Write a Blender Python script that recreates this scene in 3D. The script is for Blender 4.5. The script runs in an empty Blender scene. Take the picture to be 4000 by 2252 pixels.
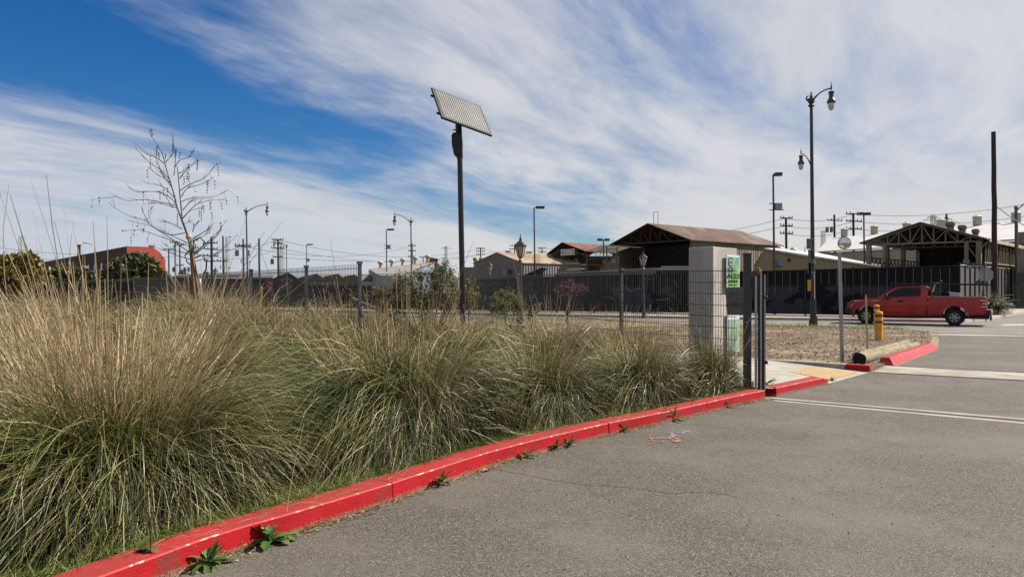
import bpy, bmesh, math, random
import numpy as np
from mathutils import Vector, Matrix

R = math.radians
S = bpy.context.scene
COL = S.collection
F = 2856.0          # focal length in photo pixels (photo 4000 x 2252)
EYE = 1.8

# ------------------------------------------------------------------ camera
cam = bpy.data.cameras.new('camera')
cam.sensor_width = 36.0
cam.lens = 36.0 * F / 4000.0
cam.clip_start = 0.1
cam.clip_end = 6000.0
camo = bpy.data.objects.new('camera', cam)
COL.objects.link(camo)
camo.location = (0, 0, EYE)
camo.rotation_euler = (R(90), 0, 0)
S.camera = camo

# ------------------------------------------------------------------ sun, sky, exposure
SUN_EL, SUN_AZ = R(42), math.atan2(0.28, 0.96)      # azimuth from +X towards +Y
sdir = Vector((math.cos(SUN_EL) * math.cos(SUN_AZ), math.cos(SUN_EL) * math.sin(SUN_AZ), math.sin(SUN_EL)))
sun = bpy.data.lights.new('sun', 'SUN')
sun.energy = 5.0
sun.angle = R(0.5)
sun.color = (1.0, 0.925, 0.82)
suno = bpy.data.objects.new('sun', sun)
COL.objects.link(suno)
suno.rotation_euler = sdir.to_track_quat('Z', 'Y').to_euler()
suno.location = (60, 20, 60)

W = bpy.data.worlds.new('World')
S.world = W
W.use_nodes = True
S.view_settings.view_transform = 'Standard'
S.view_settings.look = 'None'
S.view_settings.exposure = 1.08
S.view_settings.gamma = 1.0
S.cycles.max_bounces = 6
S.cycles.diffuse_bounces = 3
S.cycles.glossy_bounces = 3
S.cycles.transparent_max_bounces = 8
S.cycles.use_denoising = False


def wire(nt, *links):
    for a, b in links:
        nt.links.new(a, b)


def mth(nt, op, a, b=None, c=None, clamp=False):
    n = nt.nodes.new('ShaderNodeMath')
    n.operation = op
    n.use_clamp = clamp
    for i, v in enumerate((a, b, c)):
        if v is None:
            continue
        if isinstance(v, (int, float)):
            n.inputs[i].default_value = v
        else:
            nt.links.new(v, n.inputs[i])
    return n.outputs[0]


def smooth(nt, v, lo, hi):
    n = nt.nodes.new('ShaderNodeMapRange')
    n.interpolation_type = 'SMOOTHSTEP'
    n.inputs['From Min'].default_value = lo
    n.inputs['From Max'].default_value = hi
    nt.links.new(v, n.inputs['Value'])
    return n.outputs['Result']


def noise(nt, vec, scale, detail=4, rough=0.55, dist=0.0):
    n = nt.nodes.new('ShaderNodeTexNoise')
    n.inputs['Scale'].default_value = scale
    n.inputs['Detail'].default_value = detail
    n.inputs['Roughness'].default_value = rough
    n.inputs['Distortion'].default_value = dist
    if vec is not None:
        nt.links.new(vec, n.inputs['Vector'])
    return n.outputs['Fac']


def mixc(nt, fac, a, b, mode='MIX'):
    n = nt.nodes.new('ShaderNodeMix')
    n.data_type = 'RGBA'
    n.blend_type = mode
    n.clamp_factor = True
    if isinstance(fac, (int, float)):
        n.inputs[0].default_value = fac
    else:
        nt.links.new(fac, n.inputs[0])
    for v, k in ((a, 6), (b, 7)):
        if isinstance(v, (tuple, list)):
            n.inputs[k].default_value = (v[0], v[1], v[2], 1)
        else:
            nt.links.new(v, n.inputs[k])
    return n.outputs[2]


def comb(nt, x, y, z=0.0):
    n = nt.nodes.new('ShaderNodeCombineXYZ')
    for i, v in enumerate((x, y, z)):
        if isinstance(v, (int, float)):
            n.inputs[i].default_value = v
        else:
            nt.links.new(v, n.inputs[i])
    return n.outputs[0]


def build_world():
    nt = W.node_tree
    bg = nt.nodes['Background']
    bg.inputs['Strength'].default_value = 0.050
    sky = nt.nodes.new('ShaderNodeTexSky')
    sky.sky_type = 'NISHITA'
    sky.sun_disc = False
    sky.sun_elevation = SUN_EL
    sky.sun_rotation = math.pi / 2 - SUN_AZ
    sky.altitude = 100
    sky.air_density = 1.0
    sky.dust_density = 0.5
    sky.ozone_density = 3.0
    tc = nt.nodes.new('ShaderNodeTexCoord')
    sp = nt.nodes.new('ShaderNodeSeparateXYZ')
    wire(nt, (tc.outputs['Generated'], sp.inputs[0]))
    x, y, z = sp.outputs
    # a flat cloud deck seen in perspective: u, v on the deck; a across and t along the wind
    zz = mth(nt, 'ADD', mth(nt, 'MAXIMUM', z, 0.0), 0.11)
    u = mth(nt, 'DIVIDE', x, zz)
    v = mth(nt, 'DIVIDE', y, zz)
    a = mth(nt, 'SUBTRACT', mth(nt, 'MULTIPLY', u, 0.87), mth(nt, 'MULTIPLY', v, 0.50))
    t = mth(nt, 'ADD', mth(nt, 'MULTIPLY', u, 0.50), mth(nt, 'MULTIPLY', v, 0.87))
    big = noise(nt, comb(nt, mth(nt, 'MULTIPLY', a, 1.1), mth(nt, 'MULTIPLY', t, 0.55), 3.3), 1.0, 7, 0.55, 0.25)
    mid = noise(nt, comb(nt, mth(nt, 'MULTIPLY', a, 2.6), mth(nt, 'MULTIPLY', t, 1.0), 9.2), 1.0, 9, 0.60, 0.5)
    fine = noise(nt, comb(nt, mth(nt, 'MULTIPLY', a, 9.0), mth(nt, 'MULTIPLY', t, 2.6), 5.1), 1.0, 6, 0.62, 0.2)
    aw = mth(nt, 'ADD', a, mth(nt, 'MULTIPLY', mth(nt, 'SUBTRACT', big, 0.5), 0.9))
    right = smooth(nt, aw, -2.45, -1.30)
    low = mth(nt, 'SUBTRACT', 1.0, smooth(nt, aw, -3.15, -2.45))
    veil = mth(nt, 'MAXIMUM', mth(nt, 'MULTIPLY', right, 0.76), mth(nt, 'MULTIPLY', low, 0.62))
    gap = mth(nt, 'SUBTRACT', 1.0, smooth(nt, mth(nt, 'ABSOLUTE', mth(nt, 'ADD', a, 0.78)), 0.05, 0.42))
    veil = mth(nt, 'SUBTRACT', veil, mth(nt, 'MULTIPLY', mth(nt, 'MULTIPLY', gap, smooth(nt, z, 0.20, 0.33)), 0.22))
    n = mth(nt, 'ADD', mth(nt, 'MULTIPLY', mth(nt, 'SUBTRACT', big, 0.5), 0.9), mth(nt, 'MULTIPLY', mth(nt, 'SUBTRACT', mid, 0.5), 0.88))
    n = mth(nt, 'ADD', n, mth(nt, 'MULTIPLY', mth(nt, 'SUBTRACT', fine, 0.5), 0.45))
    c = mth(nt, 'ADD', veil, n)
    c = mth(nt, 'ADD', c, mth(nt, 'MULTIPLY', smooth(nt, z, 0.24, 0.03), 0.36))
    cover = mth(nt, 'MULTIPLY', smooth(nt, c, 0.08, 0.95), 0.94)
    hsv = nt.nodes.new('ShaderNodeHueSaturation')
    hsv.inputs['Saturation'].default_value = 1.42
    hsv.inputs['Value'].default_value = 1.0
    wire(nt, (sky.outputs[0], hsv.inputs['Color']))
    blue = mixc(nt, 1.0, hsv.outputs[0], (0.60, 0.725, 0.88), 'MULTIPLY')
    ccol = mixc(nt, smooth(nt, mid, 0.30, 0.70), (5.2, 5.5, 6.15), (6.7, 6.75, 6.95))
    hor = mixc(nt, smooth(nt, u, -2.5, 0.8), (5.4, 5.9, 6.6), (7.0, 6.85, 6.75))
    ccol = mixc(nt, smooth(nt, z, 0.20, 0.02), ccol, hor)
    wire(nt, (mixc(nt, cover, blue, ccol), bg.inputs['Color']))


build_world()

# ------------------------------------------------------------------ helpers
rng = random.Random(7)


def at(px, py, Y):
    return Vector(((px - 2000.0) / F * Y, Y, EYE - (py - 1126.0) / F * Y))


def gp(px, py, z=0.0):
    Y = F * (EYE - z) / (py - 1126.0)
    return Vector(((px - 2000.0) / F * Y, Y, z))


class MB:
    def __init__(self):
        self.v, self.f, self.m = [], [], []

    def add(self, vs, fs, mi=0):
        o = len(self.v)
        self.v += [tuple(p) for p in vs]
        self.f += [tuple(i + o for i in f) for f in fs]
        self.m += [mi] * len(fs)
        return self

    def box(self, c, s, rz=0.0, mi=0, rx=0.0, ry=0.0):
        M = Matrix.Translation(c) @ Matrix.Rotation(rz, 4, 'Z') @ Matrix.Rotation(ry, 4, 'Y') @ Matrix.Rotation(rx, 4, 'X')
        vs = [M @ Vector((s[0] * .5 * a, s[1] * .5 * b, s[2] * .5 * d)) for d in (-1, 1) for b in (-1, 1) for a in (-1, 1)]
        return self.add(vs, [(0, 2, 3, 1), (4, 5, 7, 6), (0, 1, 5, 4), (2, 6, 7, 3), (0, 4, 6, 2), (1, 3, 7, 5)], mi)

    def beam(self, p, q, r, n=6, r2=None, mi=0, cap=True, squ=False):
        p, q = Vector(p), Vector(q)
        d = (q - p)
        if d.length < 1e-6:
            return self
        d.normalize()
        a = d.cross(Vector((0, 0, 1)))
        if a.length < 1e-3:
            a = Vector((1, 0, 0))
        a.normalize()
        b = d.cross(a)
        r2 = r if r2 is None else r2
        vs = []
        off = math.pi / 4 if n == 4 else 0.0
        for c, rr in ((p, r), (q, r2)):
            for k in range(n):
                t = 2 * math.pi * k / n + off
                vs.append(c + a * math.cos(t) * rr + b * math.sin(t) * rr)
        fs = [(k, (k + 1) % n, n + (k + 1) % n, n + k) for k in range(n)]
        if cap:
            fs += [tuple(range(n - 1, -1, -1)), tuple(range(n, 2 * n))]
        return self.add(vs, fs, mi)

    def tube(self, pts, r, n=6, mi=0):
        """a tube swept along a polyline; r a number or one radius per point"""
        pts = [Vector(p) for p in pts]
        rs = [r] * len(pts) if isinstance(r, (int, float)) else r
        vs, fs = [], []
        up = Vector((0.13, 0.31, 0.94)).normalized()
        for i, p in enumerate(pts):
            d = pts[min(i + 1, len(pts) - 1)] - pts[max(i - 1, 0)]
            d.normalize()
            a = d.cross(up)
            if a.length < 1e-3:
                a = d.cross(Vector((1, 0, 0)))
            a.normalize()
            b = d.cross(a)
            for k in range(n):
                t = 2 * math.pi * k / n
                vs.append(p + (a * math.cos(t) + b * math.sin(t)) * rs[i])
        for i in range(len(pts) - 1):
            for k in range(n):
                fs.append((i * n + k, i * n + (k + 1) % n, (i + 1) * n + (k + 1) % n, (i + 1) * n + k))
        fs.append(tuple(range(n - 1, -1, -1)))
        fs.append(tuple(range((len(pts) - 1) * n, len(pts) * n)))
        return self.add(vs, fs, mi)

    def lathe(self, c, prof, n=12, mi=0, sc=(1, 1), cap=True):
        c = Vector(c)
        vs, fs = [], []
        for (r, z) in prof:
            for k in range(n):
                t = 2 * math.pi * k / n
                vs.append(c + Vector((r * math.cos(t) * sc[0], r * math.sin(t) * sc[1], z)))
        for i in range(len(prof) - 1):
            for k in range(n):
                fs.append((i * n + k, i * n + (k + 1) % n, (i + 1) * n + (k + 1) % n, (i + 1) * n + k))
        if cap:
            fs.append(tuple(range(n - 1, -1, -1)))
            fs.append(tuple(range((len(prof) - 1) * n, len(prof) * n)))
        return self.add(vs, fs, mi)

    def poly(self, pts, mi=0):
        return self.add(pts, [tuple(range(len(pts)))], mi)

    def slab(self, pts, d, mi=0):
        """polygon extruded by the vector d"""
        d = Vector(d)
        n = len(pts)
        a = [Vector(p) for p in pts]
        b = [p + d for p in a]
        fs = [tuple(range(n)), tuple(range(2 * n - 1, n - 1, -1))]
        fs += [((k + 1) % n, k, n + k, n + (k + 1) % n) for k in range(n)]
        return self.add(a + b, fs, mi)

    def build(self, name, mats, parent=None, smooth=False, bevel=0.0, fix=True):
        me = bpy.data.meshes.new(name)
        vs = self.v
        if parent is not None:
            o = parent.get('_org')
            if o is not None:
                vs = [(x - o[0], y - o[1], z - o[2]) for x, y, z in vs]
        me.from_pydata(vs, [], self.f)
        mats = mats if isinstance(mats, (list, tuple)) else [mats]
        for m in mats:
            me.materials.append(m)
        if len(mats) > 1:
            me.polygons.foreach_set('material_index', self.m)
        if fix:
            bm = bmesh.new()
            bm.from_mesh(me)
            bmesh.ops.recalc_face_normals(bm, faces=bm.faces)
            bm.to_mesh(me)
            bm.free()
        if smooth:
            me.polygons.foreach_set('use_smooth', [True] * len(me.polygons))
            try:
                me.set_sharp_from_angle(angle=R(40))
            except Exception:
                pass
        ob = bpy.data.objects.new(name, me)
        COL.objects.link(ob)
        if parent is not None:
            ob.parent = parent
        if bevel:
            md = ob.modifiers.new('bevel', 'BEVEL')
            md.width = bevel
            md.segments = 2
            md.limit_method = 'ANGLE'
        return ob


def tag(o, label=None, cat=None, group=None, kind=None):
    if label:
        o['label'] = label
    if cat:
        o['category'] = cat
    if group:
        o['group'] = group
    if kind:
        o['kind'] = kind
    return o


def thing(name, label, cat, org=(0, 0, 0), group=None, rz=0.0, local=False):
    """Empty at the thing's base; children are given in world space unless local"""
    o = bpy.data.objects.new(name, None)
    o.empty_display_size = 0.2
    COL.objects.link(o)
    o.location = org
    o.rotation_euler = (0, 0, rz)
    if not local:
        o['_org'] = [float(c) for c in org]
    return tag(o, label, cat, group)


def kids(o):
    return [c for c in COL.objects if c.parent == o]


def copy_tree(o, kidmap, parent=None):
    c = o.copy()
    COL.objects.link(c)
    if parent is not None:
        c.parent = parent
    for ch in kidmap.get(o, []):
        copy_tree(ch, kidmap, c)
    return c


def dup(root, loc, rz=0.0, label=None, scale=1.0):
    km = {}
    for c in COL.objects:
        if c.parent is not None:
            km.setdefault(c.parent, []).append(c)
    r = copy_tree(root, km)
    r.location = loc
    r.rotation_euler = (0, 0, rz)
    r.scale = (scale, scale, scale)
    if label:
        r['label'] = label
    return r


def text_obj(name, s, size, mat, parent, M, spacing=1.0, align='CENTER'):
    cu = bpy.data.curves.new('lettering', 'FONT')
    cu.body = s
    cu.size = size
    cu.align_x = align
    cu.align_y = 'CENTER'
    cu.extrude = 0.002
    cu.space_character = spacing
    tmp = bpy.data.objects.new('tmp', cu)
    COL.objects.link(tmp)
    dg = bpy.context.evaluated_depsgraph_get()
    me = bpy.data.meshes.new_from_object(tmp.evaluated_get(dg))
    bpy.data.objects.remove(tmp)
    bpy.data.curves.remove(cu)
    me.name = name
    me.materials.clear()
    me.materials.append(mat)
    me.transform(M)
    if parent is not None:
        o = parent.get('_org')
        if o is not None:
            me.transform(Matrix.Translation((-o[0], -o[1], -o[2])))
    ob = bpy.data.objects.new(name, me)
    COL.objects.link(ob)
    ob.parent = parent
    return ob


def facing(p, right, up):
    """matrix that puts the XY text plane at p with the given right and up directions"""
    r = Vector(right).normalized()
    u = Vector(up).normalized()
    n = r.cross(u)
    M = Matrix((r, u, n)).transposed().to_4x4()
    M.translation = p
    return M


# ------------------------------------------------------------------ materials
def dim(c, k=0.62):
    return None if c is None else tuple(x * k for x in c)


def mat(name, col, rough=0.7, metal=0.0, col2=None, scale=3.0, detail=5, lo=0.35, hi=0.65, bump=0.0, bscale=40.0, spec=0.4,
        stretch=None, col3=None, scale3=0.6, lo3=0.45, hi3=0.7, coat=0.0):
    col, col2, col3 = dim(col), dim(col2), dim(col3)
    m = bpy.data.materials.new(name)
    m.use_nodes = True
    nt = m.node_tree
    b = nt.nodes['Principled BSDF']
    b.inputs['Roughness'].default_value = rough
    b.inputs['Metallic'].default_value = metal
    b.inputs['Specular IOR Level'].default_value = spec
    b.inputs['Coat Weight'].default_value = coat
    b.inputs['Base Color'].default_value = (*col, 1)
    geo = nt.nodes.new('ShaderNodeNewGeometry')
    pos = geo.outputs['Position']
    if stretch:
        vm = nt.nodes.new('ShaderNodeVectorMath')
        vm.operation = 'MULTIPLY'
        vm.inputs[1].default_value = stretch
        wire(nt, (pos, vm.inputs[0]))
        pos = vm.outputs[0]
    c = col
    if col2:
        c = mixc(nt, smooth(nt, noise(nt, pos, scale, detail), lo, hi), col, col2)
    if col3:
        c = mixc(nt, smooth(nt, noise(nt, pos, scale3, 4), lo3, hi3), c, col3)
    if not isinstance(c, tuple):
        wire(nt, (c, b.inputs['Base Color']))
    if bump:
        bp = nt.nodes.new('ShaderNodeBump')
        bp.inputs['Strength'].default_value = bump
        bp.inputs['Distance'].default_value = 0.02
        wire(nt, (noise(nt, geo.outputs['Position'], bscale, 5, 0.65), bp.inputs['Height']), (bp.outputs[0], b.inputs['Normal']))
    return m


def mat_ribs(name, col, direction, pitch, depth=0.02, rough=0.6, metal=0.0, col2=None, scale=1.0, lo=0.4, hi=0.65, stretch=(1, 1, 0.25), spec=0.4):
    """corrugated sheet: ridges that repeat along a horizontal direction"""
    m = mat(name, col, rough, metal, col2, scale, 5, lo, hi, stretch=stretch, spec=spec)
    nt = m.node_tree
    b = nt.nodes['Principled BSDF']
    geo = nt.nodes.new('ShaderNodeNewGeometry')
    vm = nt.nodes.new('ShaderNodeVectorMath')
    vm.operation = 'DOT_PRODUCT'
    vm.inputs[1].default_value = Vector(direction).normalized()
    wire(nt, (geo.outputs['Position'], vm.inputs[0]))
    h = mth(nt, 'SINE', mth(nt, 'MULTIPLY', vm.outputs['Value'], 2 * math.pi / pitch))
    bp = nt.nodes.new('ShaderNodeBump')
    bp.inputs['Strength'].default_value = 1.0
    bp.inputs['Distance'].default_value = depth
    wire(nt, (h, bp.inputs['Height']), (bp.outputs[0], b.inputs['Normal']))
    return m


def mat_leaf(name, c1, c2, c3=None, trans=0.3, rough=0.5):
    """thin plant tissue, each loose leaf or blade a little different in hue"""
    c1, c2, c3 = dim(c1), dim(c2), dim(c3)
    m = bpy.data.materials.new(name)
    m.use_nodes = True
    nt = m.node_tree
    nt.nodes.remove(nt.nodes['Principled BSDF'])
    out = nt.nodes['Material Output']
    geo = nt.nodes.new('ShaderNodeNewGeometry')
    rnd = geo.outputs['Random Per Island']
    c = mixc(nt, rnd, c1, c2)
    if c3:
        c = mixc(nt, smooth(nt, rnd, 0.72, 0.98), c, c3)
    d = nt.nodes.new('ShaderNodeBsdfPrincipled')
    d.inputs['Roughness'].default_value = rough
    d.inputs['Specular IOR Level'].default_value = 0.38
    t = nt.nodes.new('ShaderNodeBsdfTranslucent')
    mx = nt.nodes.new('ShaderNodeMixShader')
    mx.inputs[0].default_value = trans
    wire(nt, (c, d.inputs['Base Color']), (c, t.inputs['Color']), (d.outputs[0], mx.inputs[1]), (t.outputs[0], mx.inputs[2]), (mx.outputs[0], out.inputs['Surface']))
    return m


def mat_asphalt(name, base, light, dark, worn):
    base, light, dark, worn = dim(base, .80), dim(light, .76), dim(dark, .74), dim(worn, .80)
    m = bpy.data.materials.new(name)
    m.use_nodes = True
    nt = m.node_tree
    b = nt.nodes['Principled BSDF']
    b.inputs['Roughness'].default_value = 0.85
    b.inputs['Specular IOR Level'].default_value = 0.25
    geo = nt.nodes.new('ShaderNodeNewGeometry')
    pos = geo.outputs['Position']
    vo = nt.nodes.new('ShaderNodeTexVoronoi')
    vo.inputs['Scale'].default_value = 105.0
    wire(nt, (pos, vo.inputs['Vector']))
    sp = nt.nodes.new('ShaderNodeSeparateColor')
    wire(nt, (vo.outputs['Color'], sp.inputs[0]))
    c = mixc(nt, smooth(nt, sp.outputs[0], 0.0, 1.0), dark, base)
    c = mixc(nt, smooth(nt, sp.outputs[1], 0.78, 1.1), c, light)
    c = mixc(nt, mth(nt, 'MULTIPLY', smooth(nt, noise(nt, pos, 0.55, 7, 0.62), 0.40, 0.68), 0.55), c, worn)
    c = mixc(nt, mth(nt, 'MULTIPLY', smooth(nt, noise(nt, pos, 2.3, 6, 0.6), 0.55, 0.75), 0.25), c, dark)
    bp = nt.nodes.new('ShaderNodeBump')
    bp.inputs['Strength'].default_value = 0.55
    bp.inputs['Distance'].default_value = 0.008
    c = mixc(nt, mth(nt, 'MULTIPLY', smooth(nt, noise(nt, pos, 0.9, 3, 0.5, 0.6), 0.62, 0.74), 0.38), c, dark)
    h = mth(nt, 'ADD', mth(nt, 'MULTIPLY', vo.outputs['Distance'], -1.0), noise(nt, pos, 30, 4))
    wire(nt, (c, b.inputs['Base Color']), (h, bp.inputs['Height']), (bp.outputs[0], b.inputs['Normal']))
    return m


MT = {}
MT['asphalt'] = mat_asphalt('asphalt', (0.120, 0.107, 0.092), (0.28, 0.25, 0.21), (0.045, 0.040, 0.035), (0.155, 0.139, 0.120))
MT['street'] = mat_asphalt('street asphalt', (0.18, 0.168, 0.150), (0.29, 0.275, 0.25), (0.11, 0.103, 0.095), (0.23, 0.215, 0.19))
MT['concrete'] = mat('concrete', (0.45, 0.42, 0.36), 0.85, 0, (0.34, 0.315, 0.27), 2.5, 6, bump=0.25, bscale=60)
MT['concrete_dirty'] = mat('dirty concrete', (0.42, 0.39, 0.33), 0.85, 0, (0.26, 0.22, 0.17), 1.4, 7, bump=0.25, bscale=60)
MT['pillar'] = mat('cast concrete', (0.56, 0.52, 0.47), 0.85, 0, (0.42, 0.39, 0.36), 1.6, 7, col3=(0.36, 0.33, 0.30), scale3=3.5, lo3=.55, hi3=.75, stretch=(1, 1, 0.35), bump=0.15, bscale=50)
MT['red'] = mat('red kerb paint', (0.50, 0.010, 0.018), 0.6, 0, (0.39, 0.010, 0.015), 3.0, 7, bump=0.35, bscale=55, spec=0.15, col3=(0.20, 0.045, 0.040), scale3=3.2, lo3=0.54, hi3=0.74)
MT['red_top'] = mat('dusty red paint', (0.45, 0.040, 0.042), 0.75, 0, (0.36, 0.050, 0.042), 2.2, 8, bump=0.4, bscale=55, spec=0.15, col3=(0.30, 0.15, 0.11), scale3=7.0, lo3=0.56, hi3=0.78)
MT['red_edge'] = mat('worn red paint', (0.52, 0.05, 0.055), 0.6, 0, (0.55, 0.44, 0.38), 13.0, 6, lo=.55, hi=.60, spec=.15)
MT['red_pale'] = mat('sun bleached red paint', (0.52, 0.035, 0.050), 0.6, 0, (0.44, 0.030, 0.04), 3, 6, bump=0.3, bscale=50, spec=.15, col3=(0.58, 0.17, 0.17), scale3=5, lo3=0.55, hi3=0.75)


def foot_dirt(m, h0, h1, col):
    """dried splash dirt with a ragged upper edge at the foot of a kerb face"""
    nt = m.node_tree
    b = nt.nodes['Principled BSDF']
    old = b.inputs['Base Color'].links[0].from_socket
    geo = nt.nodes.new('ShaderNodeNewGeometry')
    sp = nt.nodes.new('ShaderNodeSeparateXYZ')
    wire(nt, (geo.outputs['Position'], sp.inputs[0]))
    h = mth(nt, 'SUBTRACT', sp.outputs[2], mth(nt, 'MULTIPLY', noise(nt, geo.outputs['Position'], 5.0, 6, .65), h1))
    f = mth(nt, 'SUBTRACT', 1.0, smooth(nt, h, -h0, h0))
    chip = smooth(nt, noise(nt, geo.outputs['Position'], 22.0, 6, .7), .665, .69)
    c = mixc(nt, mth(nt, 'MULTIPLY', f, .75), old, dim(col))
    c = mixc(nt, chip, c, dim((0.40, 0.27, 0.23)))
    wire(nt, (c, b.inputs['Base Color']))


foot_dirt(MT['red'], .012, .06, (0.27, 0.17, 0.12))
MT['pink'] = mat('faded pink paint', (0.50, 0.33, 0.29), 0.8, 0, (0.50, 0.45, 0.40), 1.5, 6)
MT['soil'] = mat('dry soil', (0.22, 0.16, 0.095), 0.95, 0, (0.30, 0.235, 0.14), 0.5, 8, bump=0.5, bscale=25, col3=(0.20, 0.19, 0.085), scale3=0.22, lo3=0.48, hi3=0.6)
MT['mulch'] = mat('bark mulch ground', (0.105, 0.064, 0.036), 0.95, 0, (0.20, 0.13, 0.075), 9, 8, bump=1.0, bscale=40, col3=(0.34, 0.265, 0.15), scale3=0.35, lo3=0.5, hi3=0.68)
MT['lawn'] = mat('lawn', (0.17, 0.20, 0.035), 0.95, 0, (0.28, 0.25, 0.075), 1.3, 8, bump=0.8, bscale=60)
MT['chip1'] = mat_leaf('wood chip', (0.06, 0.036, 0.02), (0.26, 0.17, 0.095), (0.60, 0.49, 0.35), 0.0, 0.9)
MT['tactile'] = mat('yellow tactile paving', (0.74, 0.50, 0.23), 0.8, 0, (0.62, 0.45, 0.24), 3, 6)
MT['black'] = mat('black painted steel', (0.012, 0.012, 0.013), 0.5)
MT['blackgloss'] = mat('black enamel', (0.010, 0.010, 0.012), 0.3)
MT['post'] = mat('grey green coated steel', (0.035, 0.043, 0.052), 0.5, 0, (0.05, 0.055, 0.06), 4)
MT['wirefence'] = mat('dark coated wire', (0.018, 0.019, 0.022), 0.5)
MT['fpost'] = mat('weathered fence post', (0.045, 0.050, 0.057), 0.5, 0, (0.085, 0.09, 0.095), 3)
MT['galv'] = mat('galvanised steel', (0.50, 0.51, 0.52), 0.4, 0.6, (0.38, 0.39, 0.40), 6)
MT['steel'] = mat('pale steel', (0.62, 0.63, 0.64), 0.45, 0.2)
MT['rust'] = mat('rusty steel', (0.16, 0.075, 0.035), 0.9, 0, (0.28, 0.16, 0.09), 8)
MT['lamp_pole'] = mat('dark green lamp enamel', (0.030, 0.032, 0.030), 0.35, 0, (0.045, 0.046, 0.042), 3)
MT['lamp_grey'] = mat('grey lamp enamel', (0.10, 0.105, 0.10), 0.45)
MT['shoebox'] = mat('bronze lamp housing', (0.05, 0.045, 0.035), 0.5)
MT['shoebox_lens'] = mat('beige lamp side', (0.22, 0.19, 0.13), 0.5)
MT['wood_pole'] = mat('creosoted timber', (0.030, 0.024, 0.020), 0.9, 0, (0.055, 0.043, 0.034), 4, 6, stretch=(6, 6, 0.4), bump=0.6, bscale=20)
MT['wood_pole_far'] = mat('brown timber pole', (0.065, 0.050, 0.040), 0.9, 0, (0.10, 0.08, 0.065), 3, 4, stretch=(6, 6, 0.3))
MT['far_steel'] = mat('lattice steel', (0.42, 0.43, 0.44), 0.6)
MT['far_dark'] = mat('dark lattice steel', (0.10, 0.11, 0.12), 0.6)
MT['log'] = mat('weathered log', (0.20, 0.170, 0.100), 0.95, 0, (0.33, 0.29, 0.18), 2.2, 8, stretch=(1.0, 1.0, 5.0), bump=0.9, bscale=14, col3=(0.17, 0.13, 0.085), scale3=7.0, lo3=0.60, hi3=0.72)
MT['logend'] = mat('tarred log end', (0.012, 0.010, 0.008), 0.9, bump=0.6, bscale=30)
MT['yellow'] = mat('yellow bollard paint', (0.95, 0.50, 0.045), 0.5, 0, (0.78, 0.40, 0.04), 4, 6)
MT['bandred'] = mat('red reflective band', (0.26, 0.016, 0.018), 0.4)
MT['stake'] = mat('pale timber stake', (0.62, 0.50, 0.20), 0.8)
MT['stakewood'] = mat('lodgepole stake', (0.17, 0.105, 0.06), 0.9, 0, (0.25, 0.16, 0.10), 6, 5, stretch=(4, 4, 0.4))
MT['mirror'] = mat('mirror glass', (0.92, 0.93, 0.95), 0.02, 1.0)
MT['brick'] = mat('red brick', (0.50, 0.105, 0.068), 0.9, 0, (0.38, 0.08, 0.055), 1.1, 7, bump=0.3, bscale=6)
MT['brick_shaded'] = mat('shaded brick', (0.075, 0.034, 0.028), 0.9, 0, (0.050, 0.026, 0.023), 0.5, 7)  # darker copy of the red brick; the side wall's shade is in the colour
MT['stone'] = mat('grey brick', (0.15, 0.13, 0.115), 0.9, 0, (0.25, 0.22, 0.19), 1.2, 7)
MT['window'] = mat('window glass', (0.03, 0.035, 0.04), 0.1, spec=0.6)
MT['window_pale'] = mat('dusty pale window', (0.38, 0.45, 0.50), 0.25)
MT['window_green'] = mat('translucent green window', (0.30, 0.31, 0.20), 0.5)
MT['dark_int'] = mat('shade-dark timber', (0.030, 0.025, 0.021), 0.9, 0, (0.055, 0.045, 0.036), 1.5)  # near-black tone carries the shade inside the open sheds
MT['dark_beam'] = mat('dusty steel truss', (0.13, 0.115, 0.09), 0.7)
MT['pale_beam'] = mat('pale painted steel beam', (0.42, 0.44, 0.50), 0.6)
MT['tan_beam'] = mat('tan painted beam', (0.33, 0.27, 0.17), 0.7)
MT['whiteroof'] = mat('white roof membrane', (0.60, 0.58, 0.58), 0.7, 0, (0.54, 0.52, 0.52), 0.35, 5)
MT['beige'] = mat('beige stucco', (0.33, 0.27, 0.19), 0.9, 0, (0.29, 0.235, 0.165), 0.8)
MT['beige_pale'] = mat('pale beige metal', (0.48, 0.42, 0.31), 0.8)  # lighter beige than the stucco
MT['vent'] = mat('beige roof ventilator', (0.50, 0.44, 0.34), 0.6)
MT['vent_white'] = mat('dirty white ventilator', (0.58, 0.54, 0.48), 0.6, 0, (0.42, 0.36, 0.28), 2)
MT['vent_rust'] = mat('rust stained ventilator', (0.42, 0.34, 0.14), 0.7, 0, (0.30, 0.17, 0.07), 2)
MT['greyroof'] = mat('grey roof sheet', (0.36, 0.335, 0.30), 0.8, 0, (0.30, 0.28, 0.25), 0.5)
MT['bluewall'] = mat('blue painted sheet', (0.20, 0.28, 0.38), 0.7, 0, (0.16, 0.23, 0.33), 1)
MT['rubber'] = mat('tyre rubber', (0.012, 0.012, 0.013), 0.8)
MT['rim'] = mat('silver wheel', (0.40, 0.41, 0.44), 0.35, 0.7)
MT['truckred'] = mat('red car paint', (0.46, 0.014, 0.012), 0.35, 0, (0.34, 0.009, 0.010), 1.2, coat=0.1, spec=0.4)
MT['carwhite'] = mat('white car paint', (0.75, 0.75, 0.74), 0.3, coat=0.5)
MT['plastic'] = mat('black plastic', (0.014, 0.014, 0.015), 0.55)
MT['tint'] = mat('tinted glass', (0.004, 0.0045, 0.006), 0.08, spec=0.22)
MT['chrome'] = mat('bright steel', (0.60, 0.60, 0.60), 0.25, 0.9)
MT['lampglass'] = mat('headlamp glass', (0.72, 0.74, 0.78), 0.12)
MT['amber'] = mat('amber lens', (0.55, 0.14, 0.05), 0.3)
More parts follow.
